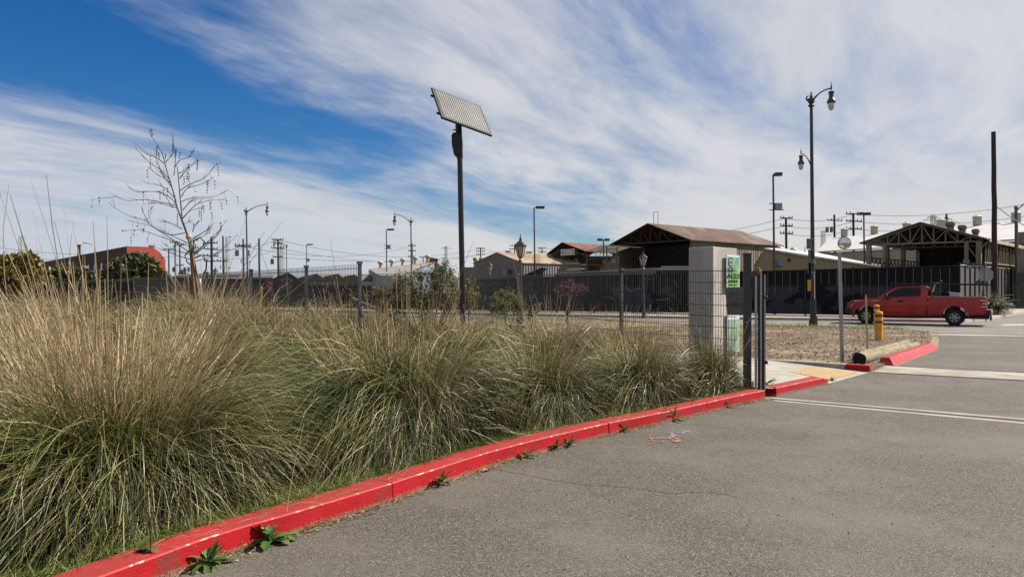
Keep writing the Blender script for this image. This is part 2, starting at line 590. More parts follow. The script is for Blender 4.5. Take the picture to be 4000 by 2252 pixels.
MT['taillens'] = mat('red lens', (0.34, 0.008, 0.012), 0.2)
MT['white'] = mat('white paint', (0.78, 0.78, 0.78), 0.6)
MT['signback'] = mat('aluminium sign back', (0.36, 0.355, 0.36), 0.55, 0.1, (0.32, 0.315, 0.32), 8)
MT['navy'] = mat('navy sign enamel', (0.010, 0.016, 0.075), 0.4)
MT['signwhite'] = mat('reflective white lettering', (0.85, 0.85, 0.85), 0.5)
MT['ink'] = mat('black ink', (0.006, 0.007, 0.008), 0.6)
MT['banner'] = mat('red banner', (0.40, 0.02, 0.035), 0.7)
MT['blackwall'] = mat('black painted sheet wall', (0.026, 0.028, 0.032), 0.6)
MT['gold'] = mat('cream ink', (0.70, 0.56, 0.33), 0.6)
MT['grey_panel'] = mat('grey painted panel', (0.22, 0.215, 0.22), 0.7, 0, (0.18, 0.175, 0.18), 3)
MT['batten'] = mat('old batten', (0.20, 0.18, 0.14), 0.9)
MT['bark'] = mat('pale sycamore bark', (0.27, 0.215, 0.16), 0.85, 0, (0.10, 0.075, 0.055), 5, 5)
MT['twig'] = mat('twig bark', (0.15, 0.115, 0.085), 0.85, 0, (0.07, 0.053, 0.04), 7)
MT['seed'] = mat('seed ball', (0.030, 0.022, 0.018), 0.95)
MT['tie'] = mat('white strap', (0.70, 0.68, 0.62), 0.7)
MT['ribbon'] = mat('turquoise tape', (0.05, 0.38, 0.32), 0.5)
MT['haze_hill'] = mat('haze-toned scrub', (0.12, 0.14, 0.13), 0.95, 0, (0.17, 0.17, 0.15), 0.01, 6)  # haze of distance is mixed into this scrub colour
MT['patch'] = mat('orange marking paint', (0.42, 0.17, 0.12), 0.9, 0, (0.25, 0.16, 0.13), 20, 6)
MT['patchblue'] = mat('chalky blue marking paint', (0.26, 0.31, 0.35), 0.9, 0, (0.20, 0.21, 0.22), 20, 6)
MT['crackm'] = mat('crack', (0.022, 0.020, 0.018), 0.95)
MT['slot'] = mat('drain slot', (0.004, 0.004, 0.004), 0.9)
MT['conduit'] = mat('grey conduit box', (0.16, 0.16, 0.155), 0.6)
MT['tagyellow'] = mat('yellow tag', (0.72, 0.40, 0.03), 0.6)
MT['nosign'] = mat('red and white sign', (0.62, 0.55, 0.54), 0.6)
MT['screen'] = mat('dark wind screen fabric', (0.016, 0.021, 0.020), 0.9, 0, (0.030, 0.037, 0.034), 0.4, 4)
MT['blade'] = mat_leaf('grass blade', (0.050, 0.085, 0.010), (0.205, 0.235, 0.045), (0.42, 0.35, 0.16), 0.06, 0.42)
MT['blade_dry'] = mat_leaf('dry grass blade', (0.32, 0.25, 0.11), (0.66, 0.52, 0.28), (0.16, 0.17, 0.05), 0.1, 0.5)
MT['thatch'] = mat_leaf('shade-dark thatch', (0.016, 0.016, 0.007), (0.045, 0.042, 0.018), None, 0.0, 0.9)  # thatch kept near black: the shade between blades is put into its colour
MT['stalk'] = mat_leaf('seed stalk', (0.50, 0.38, 0.23), (0.86, 0.68, 0.44), None, 0.1, 0.6)
MT['short'] = mat_leaf('short grass', (0.11, 0.19, 0.025), (0.28, 0.34, 0.06), (0.50, 0.42, 0.20), 0.3)
MT['weed'] = mat_leaf('weed leaf', (0.08, 0.15, 0.035), (0.17, 0.27, 0.075), None, 0.3, 0.4)
MT['leaf_shrub'] = mat_leaf('shrub leaf', (0.090, 0.100, 0.032), (0.230, 0.220, 0.080), (0.36, 0.31, 0.16), 0.3, 0.7)
MT['leaf_tree'] = mat_leaf('dark tree leaf', (0.030, 0.045, 0.014), (0.075, 0.090, 0.028), (0.13, 0.12, 0.05), 0.2)
MT['leaf_yellow'] = mat_leaf('yellowing tree leaf', (0.12, 0.12, 0.025), (0.24, 0.19, 0.05), (0.30, 0.20, 0.05), 0.25)
MT['leaf_mid'] = mat_leaf('green tree leaf', (0.055, 0.085, 0.022), (0.115, 0.135, 0.040), None, 0.25)
MT['blossom'] = mat_leaf('magenta blossom', (0.20, 0.035, 0.10), (0.34, 0.085, 0.20), None, 0.2)
MT['deadleaf'] = mat_leaf('fallen leaf', (0.26, 0.17, 0.09), (0.45, 0.33, 0.20), None, 0.1)

exec_parts = []

# ================================================================== THE SETTING
def sheet(name, pts, m, z=None, kind='structure', label=None, cat=None):
    b = MB()
    b.poly([(p[0], p[1], p[2] if z is None else z) for p in pts])
    o = b.build(name, m, fix=False)
    if o.data.polygons[0].normal.z < 0:
        o.data.flip_normals()
    return tag(o, label, cat, None, kind)


sheet('ground', [(-2500, -300), (2500, -300), (2500, 4000), (-2500, 4000)], MT['soil'], -0.012)

# kerb line: foot of the red face, traced on the ground
KERB = [gp(x, y) for x, y in ((660, 2252), (890, 2165), (1113, 2094), (1300, 2034), (1534, 1956), (1833, 1850), (2038, 1786), (2378, 1698), (2587, 1653), (2860, 1586), (2991, 1557))]
KERB = [Vector((-4.3, 0.2, 0)), Vector((-3.45, 1.95, 0)), Vector((-2.75, 3.35, 0))] + KERB


def resample(pts, n):
    pts = [Vector(p) for p in pts]
    # Catmull-Rom through the points
    out = []
    P = [2 * pts[0] - pts[1]] + pts + [2 * pts[-1] - pts[-2]]
    for i in range(1, len(P) - 2):
        for k in range(n):
            t = k / n
            a, b, c, d = P[i - 1], P[i], P[i + 1], P[i + 2]
            out.append(0.5 * ((2 * b) + (c - a) * t + (2 * a - 5 * b + 4 * c - d) * t * t + (3 * b - a - 3 * c + d) * t ** 3))
    out.append(pts[-1].copy())
    return out


KC = resample(KERB, 5)


def side_normal(pts, i):
    d = pts[min(i + 1, len(pts) - 1)] - pts[max(i - 1, 0)]
    d.z = 0
    d.normalize()
    return Vector((-d.y, d.x, 0))


def kerb_height(p):
    return 0.165 - 0.002 * p.y


def kerb_run(b, pts, width, hfun, seed=0):
    """kerb with a battered face, a worn arris and a dusty top; materials 0 face, 1 top, 2 arris"""
    r = random.Random(seed)
    rows = []
    for i, p in enumerate(pts):
        n = side_normal(pts, i)
        h = hfun(p)
        j = r.uniform(-.004, .004)
        rows.append([p + Vector((0, 0, -.05)), p, p + n * (.012 + j) + Vector((0, 0, h - .009)), p + n * (.021 + j) + Vector((0, 0, h)), p + n * width + Vector((0, 0, h + .004)), p + n * width + Vector((0, 0, -.05))])
    k = len(rows[0])
    vs = [v for row in rows for v in row]
    for i in range(len(rows) - 1):
        for j in range(k - 1):
            b.add([vs[i * k + j], vs[i * k + j + 1], vs[(i + 1) * k + j + 1], vs[(i + 1) * k + j]], [(0, 1, 2, 3)], (0, 0, 2, 1, 0)[j])
    b.add(rows[0], [tuple(range(k))], 0)
    b.add(rows[-1], [tuple(range(k))], 0)
    return b


KW = 0.25
kerb = thing('kerb', 'long red painted kerb edging the grass bed along the asphalt', 'kerb', (0, 3, 0))
cuts = []
acc = [0.0]
for i in range(1, len(KC)):
    acc.append(acc[-1] + (KC[i] - KC[i - 1]).length)
jy = [gp(1534, 1956).y, gp(2378, 1698).y, gp(2740, 1611).y]
segs, cur = [], [KC[0]]
ji = 0
for i in range(1, len(KC)):
    cur.append(KC[i])
    if ji < len(jy) and KC[i].y >= jy[ji]:
        segs.append(cur)
        d = (KC[min(i + 1, len(KC) - 1)] - KC[i - 1]).normalized()
        cur = [KC[i] + d * (0.010 if ji != 1 else 0.022)]
        ji += 1
segs.append(cur)
for k, sg in enumerate(segs):
    b = MB()
    kerb_run(b, sg, KW, kerb_height, k)
    b.build('kerb_segment', [MT['red'], MT['red_top'], MT['red_edge']], kerb)

# asphalt drive: everything on the street side of the kerb
drive = [p.copy() for p in KC]
drive += [gp(3024, 1548), gp(3238, 1499), gp(3397, 1454), Vector((7.9, 15.9, 0)), Vector((8.95, 17.0, 0)), gp(3667, 1362), Vector((15.1, 25.8, 0)), Vector((17.6, 30.3, 0)), Vector((30, 24, 0)), Vector((60, 10, 0)), Vector((60, -40, 0)), Vector((-6, -40, 0))]
sheet('asphalt_drive', drive, MT['asphalt'], 0.0)

# the street beyond, the pavement on its far side
FARK = [Vector(p) for p in ((-140, 121, 0), (-60, 79.5, 0), (-25, 61.2, 0), (-3.07, 50, 0), (10.2, 43.4, 0), (18.6, 40.4, 0), (22.3, 38.9, 0), (23.6, 38.7, 0), (24.6, 39.3, 0), (28.7, 43.4, 0), (35, 50.6, 0), (60, 79, 0), (120, 147, 0))]
NEARK = [Vector(p) for p in ((-140, 108, 0), (-60, 70.5, 0), (-18, 51.5, 0), (-2.8, 45, 0), (9.4, 39.2, 0), (12.0, 35.0, 0), (16.7, 33.0, 0), (17.3, 29.7, 0), (30, 22, 0), (90, -20, 0), (200, -60, 0))]
sheet('street', FARK[:8] + [Vector((24.6, 39.3, 0)), Vector((120, 147, 0)), Vector((200, 147, 0))] + NEARK[::-1], MT['street'], 0.004)
pave = MB()
BACKK = [Vector(p) for p in ((-140, 126.5, 0), (-60, 85, 0), (-22, 65, 0), (-2.8, 54.5, 0), (3.0, 51.5, 0), (15.8, 47.0, 0), (25.6, 41.6, 0), (41, 60.5, 0), (56, 79, 0), (114, 152, 0))]
top = [Vector((p.x, p.y, .15)) for p in FARK] + [Vector((p.x, p.y, .15)) for p in BACKK[::-1]]
pave.slab(top, (0, 0, -.2))
tag(pave.build('pavement', MT['concrete']), kind='structure')
fk = thing('kerb', 'faded pink kerb along the pavement in front of the black sheet fence', 'kerb', (10.2, 43.3, 0))
b = MB()
fkp = resample([Vector((p.x, p.y, 0)) for p in FARK[2:12]], 6)
kerb_run(b, [p - side_normal(fkp, i) * .012 for i, p in enumerate(fkp)], .17, lambda p: .156, 3)
b.build('kerb_segment', [MT['pink'], MT['pink'], MT['concrete']], fk)
# white stop line and gutter on the cross street
sheet('road_marking', [gp(3925, 1267), gp(4060, 1267), gp(4060, 1269.5), gp(3905, 1269.5)], MT['white'], 0.009)
sheet('road_marking', [gp(3560, 1310), gp(3700, 1303), gp(4060, 1312), gp(4060, 1316), gp(3690, 1310)], MT['concrete_dirty'], 0.008)
sheet('gutter', [gp(3411, 1453), gp(4060, 1488), gp(4060, 1457), gp(3468, 1427)], MT['concrete_dirty'], 0.005)
sheet('gutter_joint', [gp(3468, 1428.5), gp(4060, 1459), gp(4060, 1457), gp(3468, 1427)], MT['slot'], 0.009)
sheet('gutter_joint', [gp(3411, 1454.5), gp(4060, 1490), gp(4060, 1488), gp(3411, 1453)], MT['slot'], 0.009)

# planted side: lawn sheet behind the kerb, then dry soil
bed = [p + side_normal(KC, i) * (KW - .01) for i, p in enumerate(KC)]
lawn = bed + [Vector((3.4, 12.6, 0)), Vector((1.6, 15.2, 0)), Vector((-.6, 20, 0)), Vector((-2.5, 21, 0)), Vector((-5, 17, 0)), Vector((-9, 20, 0)), Vector((-14, 18, 0)), Vector((-14, 0.2, 0))]
sheet('lawn', lawn, MT['lawn'], 0.10)
b = MB()
for i in range(len(lawn)):
    p, q = lawn[i], lawn[(i + 1) % len(lawn)]
    b.poly([(p.x, p.y, .099), (q.x, q.y, .099), (q.x, q.y, -.05), (p.x, p.y, -.05)])
tag(b.build('lawn_edge', MT['soil']), kind='structure')

# ramped walkway between the two kerb ends
A, B_ = gp(3238, 1499), gp(3397, 1454)
C_ = Vector((5.83, 17.07, .145))
back = Vector((-3.0, 2.28, 0))
D_ = Vector((4.34, 12.22, .13))
walk = MB()
walk.poly([(A.x, A.y, .006), (B_.x, B_.y, .006), C_, (4.15, 14.1, .14)])
walk.poly([(A.x, A.y, .006), (4.15, 14.1, .14), D_])
walk.poly([D_, (4.15, 14.1, .14), C_, C_ + back, D_ + back])
tag(walk.build('walkway', MT['concrete']), kind='structure')
b = MB()
for p, q in ((C_, B_), ):
    pass
# tactile mat on the ramp: a sheet with truncated domes
n = None
p0, p1, p3 = Vector((A.x, A.y, .006)), Vector((B_.x, B_.y, .006)), C_
nn = (p1 - p0).cross(p3 - p0).normalized()


def on_ramp(px, py):
    o = Vector((0, 0, EYE))
    d = Vector(((px - 2000) / F, 1, -(py - 1126) / F))
    t = (p0 - o).dot(nn) / d.dot(nn)
    return o + d * t + Vector((0, 0, .008))


tq = [on_ramp(*q) for q in ((3084, 1453), (3241, 1483), (3347, 1455), (3171, 1433))]
tm = MB()
tm.poly(tq)
for i in range(26):
    for j in range(26):
        s, t = (i + .5) / 26, (j + .5) / 26
        c = (tq[0] * (1 - s) + tq[1] * s) * (1 - t) + (tq[3] * (1 - s) + tq[2] * s) * t
        tm.lathe(c, [(.016, 0), (.009, .006)], 6)
tm = tm.build('tactile_paving', MT['tactile'])
tag(tm, 'yellow studded tactile mat set in the pale concrete ramp', 'tactile paving')

# short red block before the ramp
k2 = thing('kerb', 'short red kerb block beside the concrete ramp near the trench drain', 'kerb', gp(3024, 1548))
b = MB()
p, q = gp(3034, 1545), gp(3236, 1499)
kerb_run(b, [p, p.lerp(q, .25), p.lerp(q, .5), p.lerp(q, .75), p.lerp(q, .9), q], .24, lambda v: .135 if v.y < q.y - .12 else .10, 5)
b.build('kerb_segment', [MT['red'], MT['red_top'], MT['red_edge']], k2)

# concrete kerb along the far side of the ramp, its end painted red
k3 = thing('kerb', 'grey concrete kerb with a red painted end between ramp and bark mulch', 'kerb', gp(3397, 1454))
b = MB()
p, q = gp(3397, 1454), Vector((5.83, 17.07, 0))
d = (q - p).normalized()
nb = Vector((-d.y, d.x, 0)) * -1


def kblock(p, q, m):
    b.slab([p + Vector((0, 0, -.05)), q + Vector((0, 0, -.05)), q + Vector((0, 0, .15)), p + Vector((0, 0, .15))], nb * .18, m)


kblock(p + d * .5, q + d * 3.8, 0)
b.build('kerb_body', [MT['concrete']], k3, bevel=.012)
b = MB()
kblock(p, p + d * .497, 0)
b.build('kerb_end', [MT['red']], k3, bevel=.02)

# trench drain
td = thing('trench_drain', 'narrow trench drain with black slot between concrete strips across the drive', 'drain', gp(3500, 1600))
ul, ur, lr, ll = gp(3008, 1551), gp(4000, 1633), gp(4000, 1655), gp(3024, 1566)
ur, lr = ul + (ur - ul) * 1.5, ll + (lr - ll) * 1.5
for a, c, m, z, nme in ((0, .33, 'concrete', .004, 'concrete_strip'), (.33, .66, 'slot', .003, 'slot'), (.66, 1, 'concrete', .004, 'concrete_strip')):
    b = MB()
    vs = [ul.lerp(ll, a), ur.lerp(lr, a), ur.lerp(lr, c), ul.lerp(ll, c)]
    b.slab([v + Vector((0, 0, z)) for v in vs], (0, 0, -.02))
    b.build(nme, MT['concrete_dirty' if m == 'concrete' else m], td)

# bark mulch area with chips
mul = [gp(3404, 1447), gp(3455, 1424), gp(3520, 1405), gp(3600, 1370), gp(3634, 1340), gp(3640, 1318), gp(3628, 1297), gp(3560, 1288), gp(3450, 1281.5), gp(3200, 1275), gp(2940, 1271), Vector((8.5, 36.5, 0)), Vector((1.5, 30, 0)), Vector((2.0, 20, 0)), Vector((3.2, 16.6, 0)), Vector((3.6, 18.9, 0)), Vector((5.75, 17.25, 0))]
sheet('mulch_bed', mul, MT['mulch'], 0.03)
b = MB()
for i in range(len(mul)):
    p, q = mul[i], mul[(i + 1) % len(mul)]
    b.poly([(p.x, p.y, .029), (q.x, q.y, .029), (q.x, q.y, -.05), (p.x, p.y, -.05)])
tag(b.build('mulch_edge', MT['mulch']), kind='structure')


def inside(p, poly):
    c = False
    j = len(poly) - 1
    for i in range(len(poly)):
        a, d = poly[i], poly[j]
        if (a.y > p[1]) != (d.y > p[1]) and p[0] < (d.x - a.x) * (p[1] - a.y) / (d.y - a.y) + a.x:
            c = not c
        j = i
    return c


def chips(name, poly, n, z, smin, smax, m, seed, box):
    r = random.Random(seed)
    vs, fs = [], []
    while len(fs) < n:
        x, y = r.uniform(box[0], box[1]), box[2] + (box[3] - box[2]) * r.random() ** 1.6
        if not inside((x, y), poly):
            continue
        l, w = r.uniform(smin, smax), r.uniform(smin, smax) * .4
        a = r.uniform(0, math.pi)
        t = r.uniform(-.5, .5)
        u = Vector((math.cos(a) * l, math.sin(a) * l, l * t))
        v = Vector((-math.sin(a) * w, math.cos(a) * w, w * r.uniform(-.6, .6)))
        c = Vector((x, y, z + abs(u.z) * .5 + .006))
        k = len(vs)
        vs += [c - u - v * .6, c + u - v, c + u * .9 + v, c - u + v * .7]
        fs.append((k, k + 1, k + 2, k + 3))
    me = bpy.data.meshes.new(name)
    me.from_pydata(vs, [], fs)
    me.materials.append(m)
    o = bpy.data.objects.new(name, me)
    COL.objects.link(o)
    return tag(o, kind='stuff')


o = chips('wood_chips', mul, 10000, .03, .015, .05, MT['chip1'], 3, (3, 19, 15.5, 36))
tag(o, 'scattered pale bark chips covering the dirt patch behind the ramp', 'wood chips')

# marks on the asphalt
b = MB()
ck = [(1750, 1835), (1815, 1828), (1880, 1822), (1960, 1836), (2040, 1852), (2120, 1868), (2210, 1882), (2300, 1893), (2400, 1899), (2470, 1905), (2545, 1917), (2620, 1925), (2760, 1921), (2850, 1933), (2890, 1944)]
ck = resample([gp(x, y) for x, y in ck], 4)
r = random.Random(4)
ck = [p + Vector((r.uniform(-.015, .015), r.uniform(-.015, .015), 0)) for p in ck]
for i in range(len(ck) - 1):
    n1, n2 = side_normal(ck, i), side_normal(ck, i + 1)
    w1, w2 = (.002 + .003 * math.sin(i * 1.7) ** 2), (.002 + .003 * math.sin((i + 1) * 1.7) ** 2)
    b.poly([ck[i] - n1 * w1, ck[i + 1] - n2 * w2, ck[i + 1] + n2 * w2, ck[i] + n1 * w1])
for v in range(len(b.v)):
    b.v[v] = (b.v[v][0], b.v[v][1], .005)
tag(b.build('asphalt_crack', MT['crackm'], fix=False), kind='structure')


def dab(name, cx, cy, w, h, m, seed):
    r = random.Random(seed)
    b = MB()
    for k in range(16):
        x, y = cx + r.uniform(-w, w), cy + r.uniform(-h, h)
        ww, hh = w * r.uniform(.08, .28), h * r.uniform(.12, .4)
        b.poly([gp(x + ww * math.cos(t) * r.uniform(.6, 1), y + hh * math.sin(t) * r.uniform(.6, 1)) + Vector((0, 0, .0045 + k * .0002)) for t in [i * math.pi / 4 for i in range(8)]])
    return tag(b.build(name, m, fix=False), kind='structure')


dab('paint_mark', 2610, 1712, 75, 14, MT['patch'], 2)
dab('paint_mark', 2655, 1690, 60, 6, MT['patchblue'], 3)

# low hills that close the horizon
hb = MB()
r = random.Random(11)
xs = [-2600 + i * 65 for i in range(81)]
ridge = [22 + 14 * math.sin(i * .37) + 9 * math.sin(i * .91 + 1) + r.uniform(-4, 4) + 16 * math.exp(-((i - 26) / 6.0) ** 2) for i in range(81)]
for i in range(80):
    a, c = xs[i], xs[i + 1]
    hb.poly([(a, 2050, -1), (c, 2050, -1), (c, 2300, ridge[i + 1]), (a, 2300, ridge[i])])
    hb.poly([(a, 2300, ridge[i]), (c, 2300, ridge[i + 1]), (c, 2700, -1), (a, 2700, -1)])
tag(hb.build('hills', MT['haze_hill'], smooth=True), kind='structure')

# ================================================================== BUILDINGS
def sheetwall(b, pts, mi=0, t=0.12, inward=None):
    """a vertical wall polygon with thickness"""
    p = [Vector(q) for q in pts]
    n = (p[1] - p[0]).cross(p[2] - p[0]).normalized()
    if inward is not None and n.dot(Vector(inward)) < 0:
        n = -n
    b.slab(p, n * t, mi)


def shed(b, P, g, a, wid, length, eave, ridge, wall=0, roof=1, front=True, over=.35, rt=.12, back=True, left=True, right=True, apex=.5, z0=0.0):
    """gabled shed: P = near right eave corner on the ground, g = along the gable, a = along the ridge"""
    g, a, P = Vector(g).normalized(), Vector(a).normalized(), Vector(P)
    up = Vector((0, 0, 1))
    Q = P + g * wid
    M_ = P + g * wid * apex
    for on, s in ((front, 0.0), (back, length)):
        if on:
            o = a * s
            sheetwall(b, [P + o + up * z0, Q + o + up * z0, Q + o + up * eave, M_ + o + up * (ridge - .05), P + o + up * eave], wall, .15, a if s == 0 else -a)
    if right:
        sheetwall(b, [P + a * .16 + up * z0, P + a * (length - .16) + up * z0, P + a * (length - .16) + up * (eave - .02), P + a * .16 + up * (eave - .02)], wall, .15, g)
    if left:
        sheetwall(b, [Q + a * .16 + up * z0, Q + a * (length - .16) + up * z0, Q + a * (length - .16) + up * (eave - .02), Q + a * .16 + up * (eave - .02)], wall, .15, -g)
    return Q, M_


def gable_roof(b, P, g, a, wid, length, eave, ridge, over=.4, rt=.12, apex=.5, mi=0, eside=.3):
    g, a, P = Vector(g).normalized(), Vector(a).normalized(), Vector(P)
    up = Vector((0, 0, 1))
    M_ = P + g * wid * apex
    s1 = (ridge - eave) / (wid * apex)
    s2 = (ridge - eave) / (wid * (1 - apex))
    e1 = P - g * eside + up * (eave - s1 * eside)
    e2 = P + g * (wid + eside) + up * (eave - s2 * eside)
    t = M_ + up * ridge
    o1, o2 = -a * over, a * (length + over)
    b.slab([e1 + o1, t + o1, t + o2, e1 + o2], up * rt, mi)
    b.slab([t + o1 + up * .002, e2 + o1, e2 + o2, t + o2 + up * .002], up * rt, mi)


# --- rusty open-fronted shed (behind the black fence)
sc = 1.35
aR, gR = Vector((.78, .62, 0)).normalized(), Vector((-.62, .78, 0)).normalized()
PR = Vector((15.2 * sc, 62 * sc, 0))
eR, rR, wR, lR = 7.35, 9.55, 9.05 * sc, 13.5 * sc
rs = thing('rusty_shed', 'big dark open-fronted shed with brown rusty roof, tallest roof behind the black fence', 'shed', PR)
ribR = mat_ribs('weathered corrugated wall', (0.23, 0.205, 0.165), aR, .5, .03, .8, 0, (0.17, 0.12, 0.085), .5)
b = MB()
shed(b, PR, gR, aR, wR, lR, eR, rR, front=False)
b.build('wall', [ribR], rs)
roofR = mat('rusted roof sheet', (0.085, 0.036, 0.023), 0.9, 0, (0.13, 0.072, 0.047), .35, 7, stretch=(1.6, .5, 1), col3=(0.17, 0.14, 0.115), scale3=.16, lo3=.50, hi3=.66)
b = MB()
gable_roof(b, PR, gR, aR, wR, lR, eR, rR, over=.5)
b.build('roof', [roofR], rs)
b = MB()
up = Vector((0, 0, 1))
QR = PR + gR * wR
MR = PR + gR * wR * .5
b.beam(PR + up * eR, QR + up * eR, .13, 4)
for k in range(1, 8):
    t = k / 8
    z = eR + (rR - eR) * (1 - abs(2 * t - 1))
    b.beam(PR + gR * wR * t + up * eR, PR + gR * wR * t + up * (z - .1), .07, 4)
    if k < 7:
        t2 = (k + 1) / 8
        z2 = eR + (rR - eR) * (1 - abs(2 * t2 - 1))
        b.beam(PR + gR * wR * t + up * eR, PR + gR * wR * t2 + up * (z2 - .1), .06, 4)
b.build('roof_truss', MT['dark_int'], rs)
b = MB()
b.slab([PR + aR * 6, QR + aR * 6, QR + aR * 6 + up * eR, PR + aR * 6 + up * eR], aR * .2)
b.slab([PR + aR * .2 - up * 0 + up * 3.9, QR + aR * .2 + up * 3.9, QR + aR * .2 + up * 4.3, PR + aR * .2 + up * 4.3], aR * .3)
b.build('inner_wall', MT['dark_int'], rs)  # dark wall colour stands in for the shaded depth of the shed
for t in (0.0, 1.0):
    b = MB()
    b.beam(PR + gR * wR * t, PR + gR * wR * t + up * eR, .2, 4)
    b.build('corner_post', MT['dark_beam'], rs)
for t in (.3, .5, .62):
    b = MB()
    b.box(PR + gR * wR * t - aR * .3 + up * (3.2 + t), (.5, .25, .25))
    b.build('stored_steel', MT['dark_beam'], rs)
b = MB()
fr = MR + up * (rR + .1) + aR * 1.2
b.beam(fr + gR * .5, fr + gR * .5 + up * 1.5, .035, 4)
b.beam(fr - gR * .2, fr - gR * .2 + up * 1.5, .035, 4)
b.beam(fr + gR * .5 + up * 1.5, fr - gR * .2 + up * 1.5, .035, 4)
b.build('roof_ladder_frame', MT['lamp_grey'], rs)
st = MB()
p = at(2660, 1050, 79)
st.box(p, (5.6, 1.0, .18), R(-8))
st.box(p + Vector((.3, 0, .22)), (4.8, .9, .16), R(-8))
tag(st.build('steel_stack', MT['pale_beam']), 'pale bundle of steel sections stacked in front of the rusty open shed', 'steel stack')
for q in (0,):
    bb = MB()
    bb.beam(p + Vector((-2, 0, -2.9)), p + Vector((-2, 0, -.1)), .08, 4)
    bb.beam(p + Vector((2, 0, -2.9)), p + Vector((2, 0, -.1)), .08, 4)
    bb.box(p + Vector((0, 0, -.13)), (5, .9, .08), R(-8))
    tag(bb.build('storage_rack', MT['dark_beam']), 'dark rack under the pale steel bundle in front of the rusty shed', 'rack')

# --- fabricator's shed with the white name board
Yt = 78.0
apx = at(2195, 948, Yt)
el = at(2136.5, 995, Yt + .8)
er = at(2283, 981, Yt - .6)
aT = Vector((.70, .71, 0)).normalized()
ft = thing('workshop_shed', 'dark timber workshop with rusty gable and white name board beside the big rusty shed', 'workshop', (apx.x, apx.y, 0))
LT = 7.2
b = MB()
b.slab([apx, er, er + aT * LT * .8, apx + aT * LT], up * .08)
b.build('roof', [mat('red rust roof', (0.145, 0.046, 0.030), .9, 0, (0.20, 0.078, 0.052), .6, 6, stretch=(1.5, .5, 1), col3=(0.25, 0.20, 0.18), scale3=.25, lo3=.55, hi3=.7)], ft)
b = MB()
b.slab([el + Vector((-.3, -.2, -.15)), apx + up * .003, apx + aT * LT + up * .003, el + aT * LT + Vector((-.3, -.2, -.15))], up * .08)
# lean-to roof that joins the two sheds
lt0, lt1 = er + Vector((0.05, .1, -.05)), at(2355, 960, 80.5)
lt2 = at(2402, 961, 82)
b.slab([lt0, lt1, lt1 + aT * 5, lt0 + aT * 5], up * .1)
b.slab([lt1 + Vector((.02, 0, 0)), lt2, lt2 + aT * 5, lt1 + aT * 5 + Vector((.02, 0, 0))], up * .1)
b.build('lean_to_roof', MT['dark_int'], ft)
b = MB()
y0 = Yt + 2.2
b.slab([at(2140, 1120, y0), at(2420, 1120, y0 + 2), at(2420, 1000, y0 + 2), at(2285, 1000, y0), at(2195, 985, y0), at(2140, 1004, y0)], (0, .2, 0))
b.slab([at(2150, 998, Yt), at(2190, 972, Yt), at(2190, 1003, Yt), at(2146, 1008, Yt)], (0, .15, 0))
b.slab([at(2178, 975, Yt - .1), at(2260, 973, Yt - .1), at(2260, 1000, Yt - .1), at(2178, 1003, Yt - .1)], (0, .12, 0))
b.build('gable_wall', MT['dark_int'], ft)
for (x0, x1, yy0, yy1, Y, m) in ((2165, 2181, 1006, 1025, Yt + 1.9, 'window_green'), (2210, 2225, 1008, 1025, Yt + 1.9, 'window_green'), (2243, 2258.5, 1009, 1022, Yt + 1.9, 'window_green'), (2353, 2365, 1015, 1028, Yt + 3, 'window_green'), (2390, 2404, 1013, 1026, Yt + 3.2, 'window_green')):
    b = MB()
    c0, c1 = at(x0, yy1, Y), at(x1, yy0, Y)
    b.box((c0 + c1) / 2, (c1.x - c0.x, .06, c1.z - c0.z))
    b.build('window', MT[m], ft)
for (x0, yy0, x1, yy1, w, m, nm) in ((2158, 1034, 2262, 1026.5, .11, 'tan_beam', 'cross_beam'), (2165, 1056, 2286, 1048.5, .11, 'pale_beam', 'crane_beam'), (2272, 1034, 2290, 1034, .1, 'tan_beam', 'cross_beam')):
    b = MB()
    p, q = at(x0, yy0, Yt - .4), at(x1, yy1, Yt - .4)
    b.slab([p - up * w, q - up * w, q + up * w, p + up * w], (0, .12, 0))
    b.build(nm, MT[m], ft)
for (x0, yy0, x1, yy1) in ((2292, 992, 2292, 1120), (2370, 962, 2370, 1120), (2410, 965, 2410, 1120), (2146, 997, 2146, 1120), (2124, 1040, 2124, 1120)):
    b = MB()
    b.beam(at(x0, yy0, Yt - .3), at(x1, yy1, Yt - .3), .09, 4)
    b.build('steel_post', MT['dark_beam'], ft)
b = MB()
for (x0, yy0, x1, yy1) in ((2293, 1014, 2355, 1005), (2294, 996, 2360, 972), (2373, 1006, 2408, 1006), (2373, 971, 2408, 971), (2374, 975, 2408, 1000), (2408, 975, 2374, 1000), (2374, 1028, 2395, 1057), (2408, 1030, 2386, 1057), (2340, 1008, 2350, 977), (2328, 1005, 2328, 982), (2290, 1034, 2365, 1035), (2152, 995, 2182, 976), (2250, 985, 2290, 1000), (2245, 991, 2290, 990), (2184, 1062, 2160, 1090), (2175, 1060, 2190, 1090), (2270, 1055, 2258, 1080), (2266, 1055, 2280, 1080)):
    b.beam(at(x0, yy0, Yt - .35), at(x1, yy1, Yt - .35), .045, 4)
b.build('truss', MT['dark_beam'], ft)
b = MB()
sg = [at(2190.3, 998.6, Yt - .35), at(2244.8, 994.6, Yt - .35), at(2244.8, 970.5, Yt - .35), at(2190.3, 973.5, Yt - .35)]
b.slab(sg, (0, .08, 0))
nbd = b.build('name_board', MT['white'], ft)
rt = (sg[1] - sg[0])
cc = (sg[0] + sg[1] + sg[2] + sg[3]) / 4
Mx = facing(cc + Vector((0, -.012, -.02)), rt, (0, 0, 1))
text_obj('lettering', 'Techno Cut', .34, MT['ink'], ft, Mx @ Matrix.Shear('XZ', 4, (0, 0)), 1.0)
